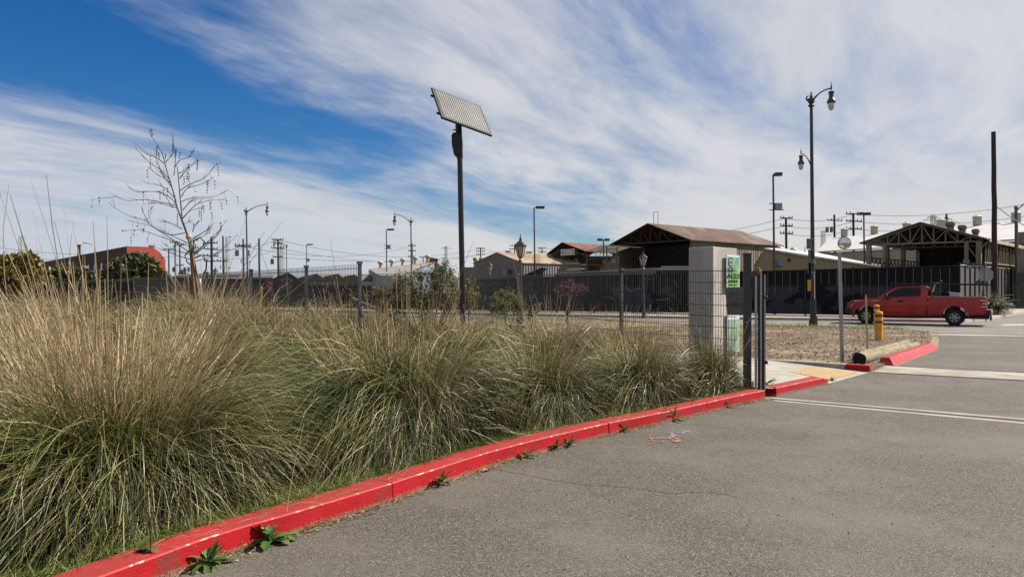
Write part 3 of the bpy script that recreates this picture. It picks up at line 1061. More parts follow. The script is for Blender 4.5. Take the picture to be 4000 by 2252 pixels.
text_obj('lettering', 'Steel Fabricators, Inc.', .155, MT['navy'], ft, facing(cc + Vector((.02, -.012, -.24)), rt, (0, 0, 1)), 1.0)
b = MB()
u_ = rt.normalized()
for s0, z0, s1, z1 in ((-.66, .17, 0, .29), (0, .29, .66, .17), (-.58, .17, -.58, -.12), (.58, .17, .58, -.12), (-.62, -.12, -.52, -.12), (.62, -.12, .52, -.12)):
    b.beam(cc + u_ * s0 + up * z0 - Vector((0, .015, 0)), cc + u_ * s1 + up * z1 - Vector((0, .015, 0)), .022, 4)
b.build('roof_emblem', MT['ink'], ft)

# --- low dark lean-to in front of the grey shed
b = MB()
b.slab([at(2040, 1080, 74), at(2120, 1046, 74), at(2150, 1050, 77), at(2080, 1085, 77)], up * .1)
b.slab([at(2044, 1112, 74.2), at(2122, 1112, 74.2), at(2122, 1051, 74.2), at(2044, 1083, 74.2)], (0, .15, 0))
tag(b.build('lean_to', MT['dark_int']), 'low dark lean-to with sloping roof between grey shed and rusty workshop', 'lean-to')

# --- grey corrugated gable shed
aG, gG = Vector((.80, .60, 0)), Vector((-.60, .80, 0))
PG = Vector((1.06, 74, 0))
gs = thing('grey_shed', 'grey corrugated gable shed with tan rust-streaked roof', 'shed', PG)
wG = 4.75 + 1.2
b = MB()
shed(b, PG, Vector((-1, .12, 0)), aG, 4.9, 8, 4.38, 5.4, apex=.52)
b.build('wall', [mat_ribs('grey corrugated wall', (0.20, 0.19, 0.205), (1, 0, 0), .28, .03, .7, 0, (0.17, 0.165, 0.175), .6)], gs)
b = MB()
gable_roof(b, PG, Vector((-1, .12, 0)), aG, 4.9, 8, 4.38, 5.4, apex=.52, over=.1, eside=.12, rt=.08)
b.build('roof', [mat('streaky tan roof', (0.40, 0.33, 0.245), .85, 0, (0.25, 0.15, 0.085), .8, 7, stretch=(2, .35, 1))], gs)
b = MB()
c = at(1981, 1063, 73.6)
b.box(c, (1.0, .5, .62))
b.build('air_conditioner', MT['grey_panel'], gs)
b = MB()
c = at(1992, 1062, 73.3)
b.box(c, (.5, .06, .5))
b.build('fan_grille', MT['plastic'], gs)
for x, yy in ((1988, 982), (2069, 985)):
    b = MB()
    c = at(x, yy, 80)
    b.lathe(c + Vector((0, 0, -.35)), [(.3, -.3), (.3, .1), (.42, .12), (.42, .42), (.1, .5)], 10)
    b.build('roof_vent', MT['vent_white'], gs, smooth=True)

# --- domed ventilators on a low green-grey block
lb = thing('low_block', 'low grey green block with two rust-topped round ventilators beside the grey shed', 'building', at(1850, 1150, 92) - Vector((0, 0, at(1850, 1150, 92).z)))
b = MB()
c0, c1 = at(1805, 1043, 92), at(1935, 1043, 92)
b.box(((c0.x + c1.x) / 2, 94, c0.z / 2), (c1.x - c0.x, 4, c0.z))
b.build('wall', [mat('grey green wall', (0.19, 0.20, 0.17), .9, 0, (0.14, 0.15, 0.13), .5)], lb)
for x in (1856.5, 1880):
    b = MB()
    c = at(x, 1041, 93)
    b.lathe(c, [(.25, -.1), (.22, .3), (.2, .75)], 12)
    b.build('vent_stack', MT['vent_white'], lb, smooth=True)
    b = MB()
    b.lathe(c, [(.2, .74), (.28, .78), (.31, .98), (.27, 1.12), (.13, 1.2)], 12)
    b.build('vent_dome', MT['vent_rust'], lb, smooth=True)

# --- grey roofed shed with the blue painted gable
E1, E2 = at(1585, 1072, 93), at(1472, 1072, 94)
R1, R2 = at(1700, 1024, 98), at(1440, 1052, 132)
G2 = at(1732, 1040, 97)
bs = thing('blue_shed', 'long grey roofed shed with a row of domed vents and blue painted gable', 'shed', (E1.x, E1.y, 0))
b = MB()
b.slab([E1, R1, R2, E2], up * .1)
b.build('roof', MT['greyroof'], bs)
b = MB()
b.slab([Vector((E1.x, E1.y, 0)), Vector((G2.x, G2.y, 0)), G2 - up * .05, R1 - up * .05, E1 - up * .05], (-.2, .4, 0))
b.build('gable_wall', MT['bluewall'], bs)
b = MB()
b.slab([Vector((E2.x, E2.y, 0)), Vector((R2.x, R2.y, 0)), R2 - up * .1, E2 - up * .1], (.3, 0, 0))
b.slab([Vector((E2.x, E2.y, 0)), Vector((E1.x - .1, E1.y, 0)), E1 - up * .1, E2 - up * .1], (0, .3, 0))
b.build('side_wall', [mat('pale sheet wall', (0.40, 0.40, 0.42), .8, 0, (0.34, 0.34, 0.36), .4)], bs)
b = MB()
b.beam(E1 + up * .05, R1 + up * .05, .09, 4)
b.build('barge_board', MT['rust'], bs)
mur = (mat('mural green', (0.06, 0.25, 0.12)), mat('mural red', (0.35, 0.05, 0.07)), mat('mural violet', (0.12, 0.08, 0.30)))
for (x0, x1, m) in ((1612, 1640, 0), (1642, 1668, 1), (1670, 1690, 2)):
    p, q = at(x0, 1066, 93.6), at(x1, 1066, 93.6 + .3)
    t = (Vector((x0, 0, 0)).x - 1585) / 115.0
    yb = E1.y + (G2.y - E1.y) * ((x0 - 1585) / 147.0) - .06
    p, q = at(x0, 1074, yb), at(x1, 1074, yb + .25)
    b = MB()
    b.slab([p, q, q + up * .38, p + up * .38], (0, -.03, 0))
    b.build('mural', mur[m], bs)
for i, (x, yy) in enumerate(((1487, 1040), (1531, 1034), (1574, 1028.5), (1622, 1022), (1671, 1016))):
    t = (x - 1440) / 260.0
    Y = 1 / ((1 - t) / 132.0 + t / 98.0)
    c = at(x, yy + 5, Y - .6)
    b = MB()
    k = Y / 110
    b.lathe(c, [(.30 * k, -.35), (.26 * k, .2), (.25 * k, .55 * k)], 10)
    b.lathe(c, [(.26 * k, .54 * k), (.42 * k, .58 * k), (.46 * k, .8 * k), (.36 * k, .95 * k), (.1, 1.02 * k)], 10)
    b.build('roof_vent', MT['vent_white'], bs, smooth=True)
for x, yy in ((1518, 1058), (1559, 1053), (1610, 1047)):
    b = MB()
    Y = 104
    b.box(at(x, yy, Y), (1.3, .8, .35), R(-20))
    b.build('skylight', MT['grey_panel'], bs)
b = MB()
b.box(at(1693, 1019, 98.5), (1.0, 1.2, .75), R(15), 0, 0, R(10))
b.build('roof_box', MT['rust'], bs)

# --- sawtooth brick works
sw = thing('sawtooth_works', 'low brick works with three sawtooth roof ridges behind the picket fence', 'factory', at(1290, 1126, 106) - Vector((0, 0, EYE)))
Ys = 106
b = MB()
for tooth in (((1168, 1110), (1168, 1083), (1237, 1068), (1284, 1099), (1284, 1110)), ((1260, 1110), (1262, 1081), (1318, 1068), (1362, 1099), (1362, 1110)), ((1338, 1110), (1339, 1080), (1385, 1071), (1412, 1091), (1412, 1110))):
    Y = Ys + (0, .4, .8)[0] + tooth[0][0] * .002
    b.slab([at(x, y, Y) for x, y in tooth], (2.0, 5.0, 0))
b.build('sawtooth_roof', MT['stone'], sw)
b = MB()
b.slab([at(1140, 1175, Ys - .4), at(1580, 1175, Ys - .4), at(1580, 1100, Ys - .4), at(1140, 1100, Ys - .4)], (0, 3, 0))
b.build('wall', MT['blackwall'], sw)
b = MB()
b.slab([at(1186, 1113, Ys - .7), at(1395, 1116, Ys - .7), at(1395, 1099, Ys - .7), at(1186, 1099, Ys - .7)], (0, .2, 0), 0)
b.slab([at(1400, 1116, Ys - .7), at(1560, 1114, Ys - .7), at(1560, 1098, Ys - .7), at(1400, 1098, Ys - .7)], (0, .2, 0), 1)
b.build('fascia', [MT['stone'], MT['pale_beam']], sw)
for x, y in ((1178, 1092), (1300, 1094)):
    b = MB()
    b.box(at(x, y, Ys - .2), (.7, .1, .5))
    b.build('window', MT['window'], sw)

# --- black gabled tasting room with the lettered ring
Yb = 126
wb = thing('black_gable_building', 'small black gabled building with a ring of white lettering on its front', 'building', at(1122, 1126, Yb) - Vector((0, 0, EYE)))
b = MB()
q = [at(1069, 1185, Yb), at(1184, 1185, Yb), at(1184, 1101, Yb), at(1122, 1065, Yb), at(1069, 1089, Yb)]
b.slab(q, (0, .3, 0))
b.build('front_wall', [mat_ribs('black ribbed wall', (0.034, 0.037, 0.042), (1, 0, 0), .5, .03, .6)], wb)
b = MB()
b.slab([at(1066, 1090.5, Yb - .3), at(1122, 1063.5, Yb - .3), at(1122, 1063.5, Yb + 9), at(1066, 1090.5, Yb + 9)], up * .12)
b.slab([at(1122, 1063.4, Yb - .3), at(1187, 1103, Yb - .3), at(1187, 1103, Yb + 9), at(1122, 1063.4, Yb + 9)], up * .12)
b.build('roof', MT['blackwall'], wb)
ctr = at(1119.8, 1106.3, Yb - .05)
rad = .93
for s, a0, a1, flip in (('ANGELENO', 152, 28, False), ('WINE COMPANY', 196, 344, True)):
    for i, ch in enumerate(s):
        if ch == ' ':
            continue
        a = R(a0 + (a1 - a0) * i / (len(s) - 1))
        p = ctr + Vector((math.cos(a) * rad, 0, math.sin(a) * rad))
        upv = Vector((math.cos(a), 0, math.sin(a))) * (-1 if flip else 1)
        rgt = Vector((upv.z, 0, -upv.x))
        text_obj('lettering', ch, .40, MT['signwhite'], wb, facing(p, rgt, upv))
b = MB()
for k in range(24):
    a = 2 * math.pi * k / 24
    d = Vector((math.cos(a), 0, math.sin(a)))
    b.beam(ctr + d * .36, ctr + d * .62, .014, 3)
for x, z, w, h in ((0, .05, .16, .42), (-.08, -.2, .2, .16), (.06, .28, .12, .12), (.1, -.18, .12, .2)):
    b.box(ctr + Vector((x, 0, z)), (w, .02, h), 0, 0, 0, .2)
b.build('emblem', MT['signwhite'], wb)
text_obj('lettering', 'TEXT', .22, MT['signwhite'], wb, facing(at(1093.5, 1137, Yb - .05), (1, 0, 0), (0, 0, 1)))
bn = thing('red_banner', 'tall red banner with white text rows beside the black gabled building', 'banner', at(1055, 1145.5, Yb - .2))
b = MB()
b.slab([at(1041.5, 1145.5, Yb - .2), at(1068.6, 1145.5, Yb - .2), at(1068.6, 1089, Yb - .2), at(1041.5, 1092, Yb - .2)], (0, .05, 0))
b.build('cloth', MT['banner'], bn)
for t, y, s in (('GOLD', 1102, .34), ('FOR', 1108.5, .34), ('SEASON', 1117.5, .24), ('SINCE', 1121.5, .22), ('1848', 1128, .36), ('1874', 1137, .36)):
    text_obj('lettering', t, s, MT['signwhite'], bn, facing(at(1055, y, Yb - .23), (1, 0, 0), (0, 0, 1)))

# --- long low brown block left of it
lw = thing('low_warehouse', 'long low grey brown warehouse behind the picket fence and utility poles', 'warehouse', at(900, 1126, 150) - Vector((0, 0, EYE)))
b = MB()
b.slab([at(690, 1172, 150), at(1066, 1172, 140), at(1066, 1088, 140), at(690, 1086, 150)], (0, .4, 0))
b.build('wall', [mat('grey brown wall', (0.06, 0.055, 0.052), .9, 0, (0.042, 0.04, 0.039), .2)], lw)
b = MB()
b.slab([at(690, 1086, 149.6), at(940, 1082, 143), at(942, 1074, 152), at(690, 1075, 160)], up * .2)
b.slab([at(945, 1086, 141), at(1066, 1088, 139.6), at(1066, 1080, 150), at(945, 1078, 151)], up * .2)
b.build('roof', [mat('brown roof', (0.20, 0.165, 0.14), .9)], lw)
b = MB()
b.slab([at(905, 1135, 144), at(960, 1135, 143), at(958, 1112, 143), at(915, 1115, 144)], (0, -.1, 0))
b.build('mural', [mat('pale green mural', (0.22, 0.32, 0.20), .8, 0, (0.35, 0.36, 0.33), .8)], lw)
b = MB()
b.slab([at(785, 1135, 149), at(850, 1135, 148), at(850, 1102, 148), at(800, 1112, 149)], (0, -.2, 0))
b.build('awning', MT['pale_beam'], lw)

# --- red brick factory far left
cB = at(496, 961, 120)
fB = at(151, 1027, 199)
hB = cB.z
dB = (Vector((fB.x, fB.y, 0)) - Vector((cB.x, cB.y, 0)))
rB = Vector((.77, .64, 0))
bf = thing('brick_factory', 'long red brick factory with sunlit end wall and small chimney, beyond the trees', 'factory', (cB.x, cB.y, 0))
b = MB()
c0, f0 = Vector((cB.x, cB.y, 0)), Vector((fB.x, fB.y, 0))
b.slab([c0, f0, f0 + up * hB, c0 + up * hB], rB * .4)
b.build('side_wall', MT['brick_shaded'], bf)
b = MB()
e1 = c0 + rB * 3.9
e2 = c0 + rB * 5.9
b.slab([c0 + Vector((.02, -.02, 0)), e2, e2 + up * (hB - 2.1), e1 + rB * 1.2 + up * (hB - .95), e1 + up * hB, c0 + Vector((.02, -.02, 0)) + up * hB], Vector((-.64, .77, 0)) * .4)
b.slab([e1 + up * (hB + .01) - rB * .5, e1 + up * (hB + .01) + rB * .25, e1 + up * (hB + .3) + rB * .25, e1 + up * (hB + .3) - rB * .5], Vector((-.64, .77, 0)) * .6)
b.build('end_wall', MT['brick'], bf)
b = MB()
b.slab([c0 + up * (hB - .4) + rB * .4, f0 + up * (hB - .4) + rB * .4, f0 + rB * 5.5 + up * (hB - 1.9), c0 + rB * 5.5 + up * (hB - 1.9)], up * .2)
b.build('roof', MT['greyroof'], bf)
nA = Vector((-.77, -.64, 0))
for k in range(15):
    b = MB()
    p = c0 + dB * (.06 + k * .062)
    w = dB.normalized()
    b.slab([p + up * 3.2, p + w * 1.5 + up * 3.2, p + w * 1.5 + up * 6.2, p + w * .75 + up * 6.6, p + up * 6.2], nA * .08)
    b.build('window', MT['window'], bf)
b = MB()
p = c0 + rB * 2.4
b.slab([p + up * 3.4, p + rB * 1.4 + up * 3.4, p + rB * 1.4 + up * 6.0, p + up * 6.0], Vector((.64, -.77, 0)) * .06)
b.build('window', MT['window_pale'], bf)
b = MB()
p = c0 + dB * .46
b.box(p + up * (hB + .9) + rB * .7, (.55, .55, 2.8), .7)
b.box(p + up * (hB + 2.35) + rB * .7, (.72, .72, .25), .7)
b.build('chimney', MT['brick_shaded'], bf)

# --- beige shed with the white roof (behind the black fence)
Yw = 56
bw = thing('beige_shed', 'beige walled shed with a low sloping white roof behind the tall street lamp', 'shed', at(3100, 1126, Yw) - Vector((0, 0, EYE)))
b = MB()
q = [at(2951, 1110, Yw), at(3440, 1110, Yw), at(3440, 1046, Yw), at(2987, 974, Yw), at(2951, 1034, Yw)]
b.slab(q, (0, .3, 0))
b.build('wall', MT['beige'], bw)
b = MB()
b.slab([at(2985, 973.5, Yw - .15), at(3440, 1045, Yw - .15), at(3440, 1038.5, Yw + 22), at(3185, 989, Yw + 22), at(3045, 972, Yw + 22)], up * .1)
b.build('roof', MT['whiteroof'], bw)
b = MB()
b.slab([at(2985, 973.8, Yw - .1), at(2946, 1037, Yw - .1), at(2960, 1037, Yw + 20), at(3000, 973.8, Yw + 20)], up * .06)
b.build('side_roof', MT['beige_pale'], bw)
b = MB()
b.box(at(3044, 1026, Yw - .3), (.44, .6, .42))
b.build('window_unit', MT['bluewall'], bw)
b = MB()
b.lathe(at(3083, 1015.5, Yw - .12), [(.02, .12), (.12, .08), (.13, -.05), (.05, -.1)], 10)
b.build('wall_lamp', MT['plastic'], bw)
b = MB()
for x, y in ((3045, 969), (3098, 974)):
    b.lathe(at(x, y + 5, Yw + 14), [(.35, 0), (.35, .1), (.2, .3), (.05, .34)], 10)
b.build('roof_vent', MT['vent_white'], bw)
b = MB()
b.beam(at(3144, 986, Yw + 6), at(3144, 963, Yw + 6), .05, 6)
b.build('vent_pipe', MT['steel'], bw)

# --- long white roofed hall
Ra, Rb = Vector((46.8, 108, 9.1)), Vector((62.5, 68.4, 9.1))
Ea = Vector((37.5, 89.8, 6.2))
Eb = Ea + (Rb - Ra).normalized() * 39
wh = thing('white_roofed_hall', 'large beige hall with a broad white roof and row of square roof ventilators', 'hall', (Ea.x, Ea.y, 0))
b = MB()
b.slab([Ea, Eb, Rb, Ra], up * .15)
b.build('roof', MT['whiteroof'], wh)
b = MB()
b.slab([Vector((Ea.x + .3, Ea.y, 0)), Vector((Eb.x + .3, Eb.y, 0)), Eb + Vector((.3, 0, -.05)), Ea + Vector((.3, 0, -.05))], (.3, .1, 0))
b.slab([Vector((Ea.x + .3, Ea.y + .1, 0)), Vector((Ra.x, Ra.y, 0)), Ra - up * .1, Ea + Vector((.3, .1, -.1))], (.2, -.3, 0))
b.build('wall', MT['beige_pale'], wh)
b = MB()
for t0, t1, z in ((.62, .80, .75), (.84, 1.0, .55)):
    p, q = Ea.lerp(Eb, t0), Ea.lerp(Eb, t1)
    b.slab([p + Vector((-.1, 0, -.4)), q + Vector((-.1, 0, -.4)), q + Vector((-.1, 0, z)), p + Vector((-.1, 0, z))], (.25, .08, 0))
b.build('parapet', MT['beige'], wh)
for x, s in ((3298, 1), (3415, 1), (3541, 1), (3677, 1), (3817, 1), (3969, 1), (3768, .4), (3905, .4), (3290, 0)):
    if s == 0:
        continue
    tx = (x - 2000) / F
    t = (tx * Ra.y - Ra.x) / ((Rb.x - Ra.x) - tx * (Rb.y - Ra.y))
    c = Ra.lerp(Rb, t) - up * .1
    v = MB()
    if s == 1:
        v.lathe(c, [(.62, -.3), (.42, .3)], 4)
        for a in range(8):
            an = a * math.pi / 4 + .3
            v.box(c + Vector((math.cos(an) * .42, math.sin(an) * .42, .78)), (.06, .36, .95), an)
        v.lathe(c, [(.36, .3), (.36, 1.2)], 8)
        v.lathe(c, [(.54, 1.24), (.54, 1.30), (.02, 1.58)], 10)
    else:
        v.lathe(c, [(.5, -.1), (.5, .22), (.02, .45)], 10)
    v.build('roof_vent', MT['vent'], wh)

# --- open steel pavilion
sp_ = 1.10
PP = Vector((32.2 * sp_, 50 * sp_, 0))
gP, aP = Vector((-.80, .60, 0)), Vector((.69, .724, 0))
wP, lP, eP, rP = 7.35 * sp_, 14.0, 5.55, 6.9
pv = thing('open_pavilion', 'open steel-trussed canopy building with dark gable roof by the utility pole', 'pavilion', PP)
b = MB()
gable_roof(b, PP, gP, aP, wP, lP, eP, rP, over=.45, rt=.10, eside=.35)
b.build('roof', [mat('dark roof sheet', (0.055, 0.052, 0.055), .6)], pv)
b = MB()
for off in (0.0, lP * .5):
    o = aP * off
    b.beam(PP + o + up * (eP - .2), PP + gP * wP + o + up * (eP - .2), .075, 4)
    b.beam(PP + o + up * (eP - .05), PP + gP * wP * .5 + o + up * (rP - .05), .075, 4)
    b.beam(PP + gP * wP + o + up * (eP - .05), PP + gP * wP * .5 + o + up * (rP - .05), .075, 4)
    N = 10
    for k in range(1, N):
        t = k / N
        z = eP + (rP - eP) * (1 - abs(2 * t - 1)) - .08
        b.beam(PP + gP * wP * t + o + up * (eP - .2), PP + gP * wP * t + o + up * z, .045, 4)
        t2 = (k + (1 if (k < N / 2) else -1)) / N
        z2 = eP + (rP - eP) * (1 - abs(2 * t2 - 1)) - .08
        if k % 2 == 0:
            for kk in (-1, 1):
                t2 = (k + kk) / N
                z2 = eP + (rP - eP) * (1 - abs(2 * t2 - 1)) - .08
                b.beam(PP + gP * wP * t + o + up * (eP - .2), PP + gP * wP * t2 + o + up * z2, .04, 4)
b.build('roof_truss', [mat('tan truss steel', (0.27, 0.235, 0.18), .7)], pv)
pst = mat('beige column', (0.25, 0.215, 0.155), .8)
for off in (0, lP * .33, lP * .66, lP):
    for t in (.03, .97):
        b = MB()
        p = PP + gP * wP * t + aP * off
        b.box(p + up * (eP / 2 - .1), (.34, .34, eP - .2), math.atan2(aP.y, aP.x))
        b.build('column', pst, pv)
b = MB()
p = PP + gP * wP * .13
b.box(p + up * (eP - .95), (.26, .26, 1.5), .9)
b.box(p + up * (eP - 1.75), (.4, .4, .4), .9)
b.beam(p + up * (eP - .4), PP + gP * wP * .03 + up * (eP - 1.7), .05, 4)
b.beam(p + up * (eP - 1.85), PP + gP * wP * .03 + up * (eP - 1.85), .05, 4)
b.build('hanger', pst, pv)
b = MB()
p = PP + gP * wP * .83
b.box(p + up * (eP - .9), (.22, .22, 1.4), .9)
b.build('hanger', pst, pv)
b = MB()
o = PP + gP * wP
for zz in (eP - 1.2, eP - 2.2):
    b.beam(o + up * zz, o + aP * lP + up * zz, .06, 4)
for k in range(14):
    p = o + aP * (lP * k / 14)
    b.beam(p + up * (eP - 2.2), p + aP * .6 + up * (eP - 1.2), .05, 4)
    b.beam(p + aP * 1.1 + up * (eP - 2.2), p + aP * .6 + up * (eP - 1.2), .05, 4)
b.build('side_truss', MT['dark_beam'], pv)
b = MB()
b.slab([PP + aP * (lP + .3), PP + gP * wP + aP * (lP + .3), PP + gP * wP + aP * (lP + .3) + up * eP, PP + gP * wP * .5 + aP * (lP + .3) + up * (rP - .02), PP + aP * (lP + .3) + up * eP], aP * .2)
b.slab([PP + aP * 4 + gP * .5, PP + aP * lP + gP * .5, PP + aP * lP + gP * .5 + up * (eP - .6), PP + aP * 4 + gP * .5 + up * (eP - .6)], gP * .2)
b.build('inner_wall', MT['dark_int'], pv)  # dark panels paint the shade inside the pavilion
b = MB()
for k in range(16):
    p = PP - gP * .42 + aP * (.2 + lP * k / 16)
    b.slab([p + up * (eP - .25), p + aP * .92 + up * (eP - .25), p + aP * .92 + up * (eP + .02), p + up * (eP + .02)], gP * .05)
b.build('fascia', [mat('cream fascia', (0.50, 0.42, 0.27), .8)], pv)
b = MB()
for k in range(20):
    p = PP - gP * .1 + aP * (.3 + lP * k / 20)
    b.beam(p + up * (eP - 1.75), p + aP * (.5 if k % 2 else .2) + up * (eP - .3), .045, 4)
b.beam(PP - gP * .1 + up * (eP - 1.8), PP - gP * .1 + aP * lP + up * (eP - 1.8), .07, 4)
b.build('side_truss', [mat('ochre lattice', (0.30, 0.24, 0.15), .8)], pv)
b = MB()
b.tube([PP + Vector((-.25, -.1, 2.5)), PP + Vector((-.25, -.1, eP - .8)), PP + Vector((.2, .0, eP - .35)), PP + Vector((.5, .1, eP - .25))], .06, 6)
b.build('downpipe', pst, pv)
for t, ww, dz in ((.32, .26, 0), (.22, .24, -.05), (.11, .2, -.1)):
    b = MB()
    z = eP + (rP - eP) * (1 - abs(2 * t - 1))
    c = PP + gP * wP * t + aP * 2.2 + up * (z + dz)
    b.lathe(c, [(ww, 0), (ww, .35), (ww * 1.3, .38), (ww * 1.45, .55), (ww * 1.2, .68), (ww * .4, .74)], 12)
    b.build('turbine_vent', [mat('dull vent metal', (0.20, 0.195, 0.18), .6)] if t == .32 else bpy.data.materials['dull vent metal'], pv, smooth=True)
b = MB()
o = PP + gP * (wP - .35)
b.slab([o + aP * 5, o + aP * lP, o + aP * lP + up * (eP - 1.9), o + aP * 5 + up * (eP - 1.9)], gP * .15)
b.build('side_wall', MT['beige_pale'], pv)
for s in (6.0, 8.6):
    b = MB()
    p = PP + gP * (wP - .38) + aP * s
    b.slab([p + up * 2.9, p + aP * 1.9 + up * 2.9, p + aP * 1.9 + up * 3.4, p + up * 3.4], -gP * .05)
    b.build('window', MT['window_pale'], pv)

# ================================================================== FENCES, WALLS
def mat_sheetfence(name, direction):
    m = mat_ribs(name, (0.008, 0.0085, 0.012), direction, .19, .02, .7, 0, (0.012, 0.0125, 0.018), 1.2, spec=.15)
    nt = m.node_tree
    b = nt.nodes['Principled BSDF']
    geo = nt.nodes.new('ShaderNodeNewGeometry')
    sp = nt.nodes.new('ShaderNodeSeparateXYZ')
    wire(nt, (geo.outputs['Position'], sp.inputs[0]))
    old = b.inputs['Base Color'].links[0].from_socket
    vm = nt.nodes.new('ShaderNodeVectorMath')
    vm.operation = 'MULTIPLY'
    vm.inputs[1].default_value = (1.0, 1.0, 1.3)
    wire(nt, (geo.outputs['Position'], vm.inputs[0]))
    n = noise(nt, vm.outputs[0], .45, 5, .6)
    zf = mth(nt, 'SUBTRACT', 1.0, smooth(nt, sp.outputs[2], 1.75, 2.15))
    f = mth(nt, 'MULTIPLY', smooth(nt, n, .50, .54), zf)
    c = mixc(nt, mth(nt, 'MULTIPLY', f, .9), old, (0.036, 0.036, 0.048))
    wire(nt, (c, b.inputs['Base Color']))
    return m


def sheet_fence(root, pts, tops, m, rail_m, seam_m, pitch=2.6, seams=.45, z0=.15):
    """pts: plan points; tops: heights above z0"""
    for i in range(len(pts) - 1):
        p, q = Vector(pts[i]), Vector(pts[i + 1])
        L = (q - p).length
        n = max(1, round(L / pitch))
        d = (q - p).normalized()
        nr = Vector((d.y, -d.x, 0))
        if nr.dot(-p) < 0:
            nr = -nr
        for k in range(n):
            a, c = p + d * (L * k / n), p + d * (L * (k + 1) / n)
            ha = tops[i] + (tops[i + 1] - tops[i]) * k / n
            hc = tops[i] + (tops[i + 1] - tops[i]) * (k + 1) / n
            b = MB()
            b.slab([a + up * (z0 + .06), c + up * (z0 + .06), c + up * (z0 + hc), a + up * (z0 + ha)], -nr * .03)
            b.build('panel', m, root)
            if seams:
                b = MB()
                ns = max(2, round(L / n / seams))
                for s in range(1, ns):
                    t = s / ns
                    x = a.lerp(c, t) + nr * .012
                    hh = ha + (hc - ha) * t
                    lo = z0 + 1.0 + .5 * math.sin(k * 1.3 + s * .2) + (.4 if (k + i) % 3 == 0 else 0)
                    b.beam(x + up * lo, x + up * (z0 + hh - .06), .016, 4)
                b.build('seam', seam_m, root)
            b = MB()
            b.box(a + nr * .03 + up * (z0 + ha / 2 + .03), (.09, .09, ha + .1), math.atan2(d.y, d.x))
            b.box(a + nr * .03 + up * (z0 + ha + .10), (.13, .13, .05), math.atan2(d.y, d.x))
            b.build('post', MT['black'], root)
        b = MB()
        b.slab([p + up * (z0 + tops[i]), q + up * (z0 + tops[i + 1]), q + up * (z0 + tops[i + 1] + .05), p + up * (z0 + tops[i] + .05)], nr * .06)
        b.build('top_rail', rail_m, root)


ds = Vector((9.7, -5.7, 0))
mf = mat_sheetfence('black sheet fence', ds)
seam_m = mat('pale seam', (0.20, 0.185, 0.17), .6)
FC = [Vector((-24.0, 64.6, 0)), Vector((-2.8, 53.9, 0)), Vector((3.1, 51.2, 0)), Vector((15.8, 46.5, 0)), Vector((25.0, 40.9, 0))]
bf1 = thing('sheet_fence', 'long black corrugated sheet fence with pale seams facing the street behind the pickup', 'fence', (15.8, 46.5, 0))
sheet_fence(bf1, FC[1:], [2.25, 2.45, 2.72, 2.90], mf, MT['black'], seam_m)
bf2 = thing('sheet_fence', 'plain black ribbed sheet fence running behind the purple blossom and picket fence', 'fence', (-10, 58, 0))
sheet_fence(bf2, FC[:2], [.95, 1.25], mf, MT['black'], seam_m, seams=0)
FR = [Vector((25.05, 40.98, 0)), Vector((33.3, 51.3, 0)), Vector((41, 60.9, 0)), Vector((56, 79.4, 0))]
mg = mat_ribs('grey sheet fence', (0.12, 0.12, 0.125), (FR[2] - FR[0]), .16, .03, .6, 0, (0.075, 0.075, 0.08), .7)
bf3 = thing('sheet_fence', 'grey corrugated fence with black posts and white top rail on the side street', 'fence', (33, 51, 0))
sheet_fence(bf3, FR, [2.95, 3.15, 3.3, 3.75], mg, MT['steel'], seam_m, 2.4, 0)
# razor strip above part of the black fence
bz = MB()
p, q = at(2177, 1070, 51.6), at(2560, 1050, 48.9)
bz.slab([p, q, q - up * .32, p - up * .22], (0, .04, 0))
for k in range(110):
    c = p.lerp(q, k / 110) + up * .02
    bz.beam(c, c + up * .09, .025, 3, .004)
bz.beam(Vector((p.x, p.y, .15)), p, .04, 4)
bz.beam(Vector((q.x, q.y, .15)), q, .04, 4)
tag(bz.build('spiked_strip', MT['conduit']), 'grey spiked strip standing along the top of the black sheet fence', 'spiked strip')
# colourful leftover paint near the corner
tl = MB()
for k, (x0, x1, y0, y1, m) in enumerate(((3746, 3760, 1046, 1078, 0), (3764, 3772, 1046, 1088, 1), (3773, 3783, 1047, 1106, 2), (3785, 3795, 1048, 1100, 0), (3800, 3806, 1048, 1096, 1))):
    tx = ((x0 + x1) / 2 - 2000) / F
    a_, d_ = FR[0], FR[1] - FR[0]
    t = (tx * a_.y - a_.x) / (d_.x - tx * d_.y)
    c = a_ + d_ * t
    dn = d_.normalized()
    nrm = Vector((-dn.y, dn.x, 0))
    z0_, z1_ = EYE - (y1 - 1126) / F * c.y, EYE - (y0 - 1126) / F * c.y
    w = (x1 - x0) / F * c.y * 1.6
    c = c + nrm * .008
    tl.slab([c + up * z0_, c + dn * w + up * (z0_ + .3), c + dn * w + up * z1_, c + up * z1_], nrm * .006, m)
tag(tl.build('paint_patches', [mat('tan paint patch', (0.16, 0.12, 0.085)), mat('blue paint patch', (0.06, 0.09, 0.15)), mat('teal paint patch', (0.06, 0.10, 0.12))], bf3))


def wire_panel(b, p, q, hp, hq, z0=.12, dx=.056, rails=(0.02, .12, .215, .31, .41, .51, .605, .70, .80, .90, 1.0), r=.0032, ext=.03):
    """welded wire mesh between two posts"""
    d = q - p
    L = d.length
    n = max(3, int(L / dx))
    for k in range(1, n):
        t = k / n
        h = hp + (hq - hp) * t
        c = p + d * t
        b.beam(c + up * z0, c + up * (h + ext), r, 3, cap=False)
    for f in rails:
        b.beam(p + up * (z0 + (hp - z0) * f), q + up * (z0 + (hq - z0) * f), r * 1.5, 3, cap=False)


def fence_post(b, p, h, s=.06):
    b.box(p + up * (h / 2), (s, s, h), .6)
    b.box(p + up * (h + .025), (s * 1.45, s * 1.45, .06), .6)


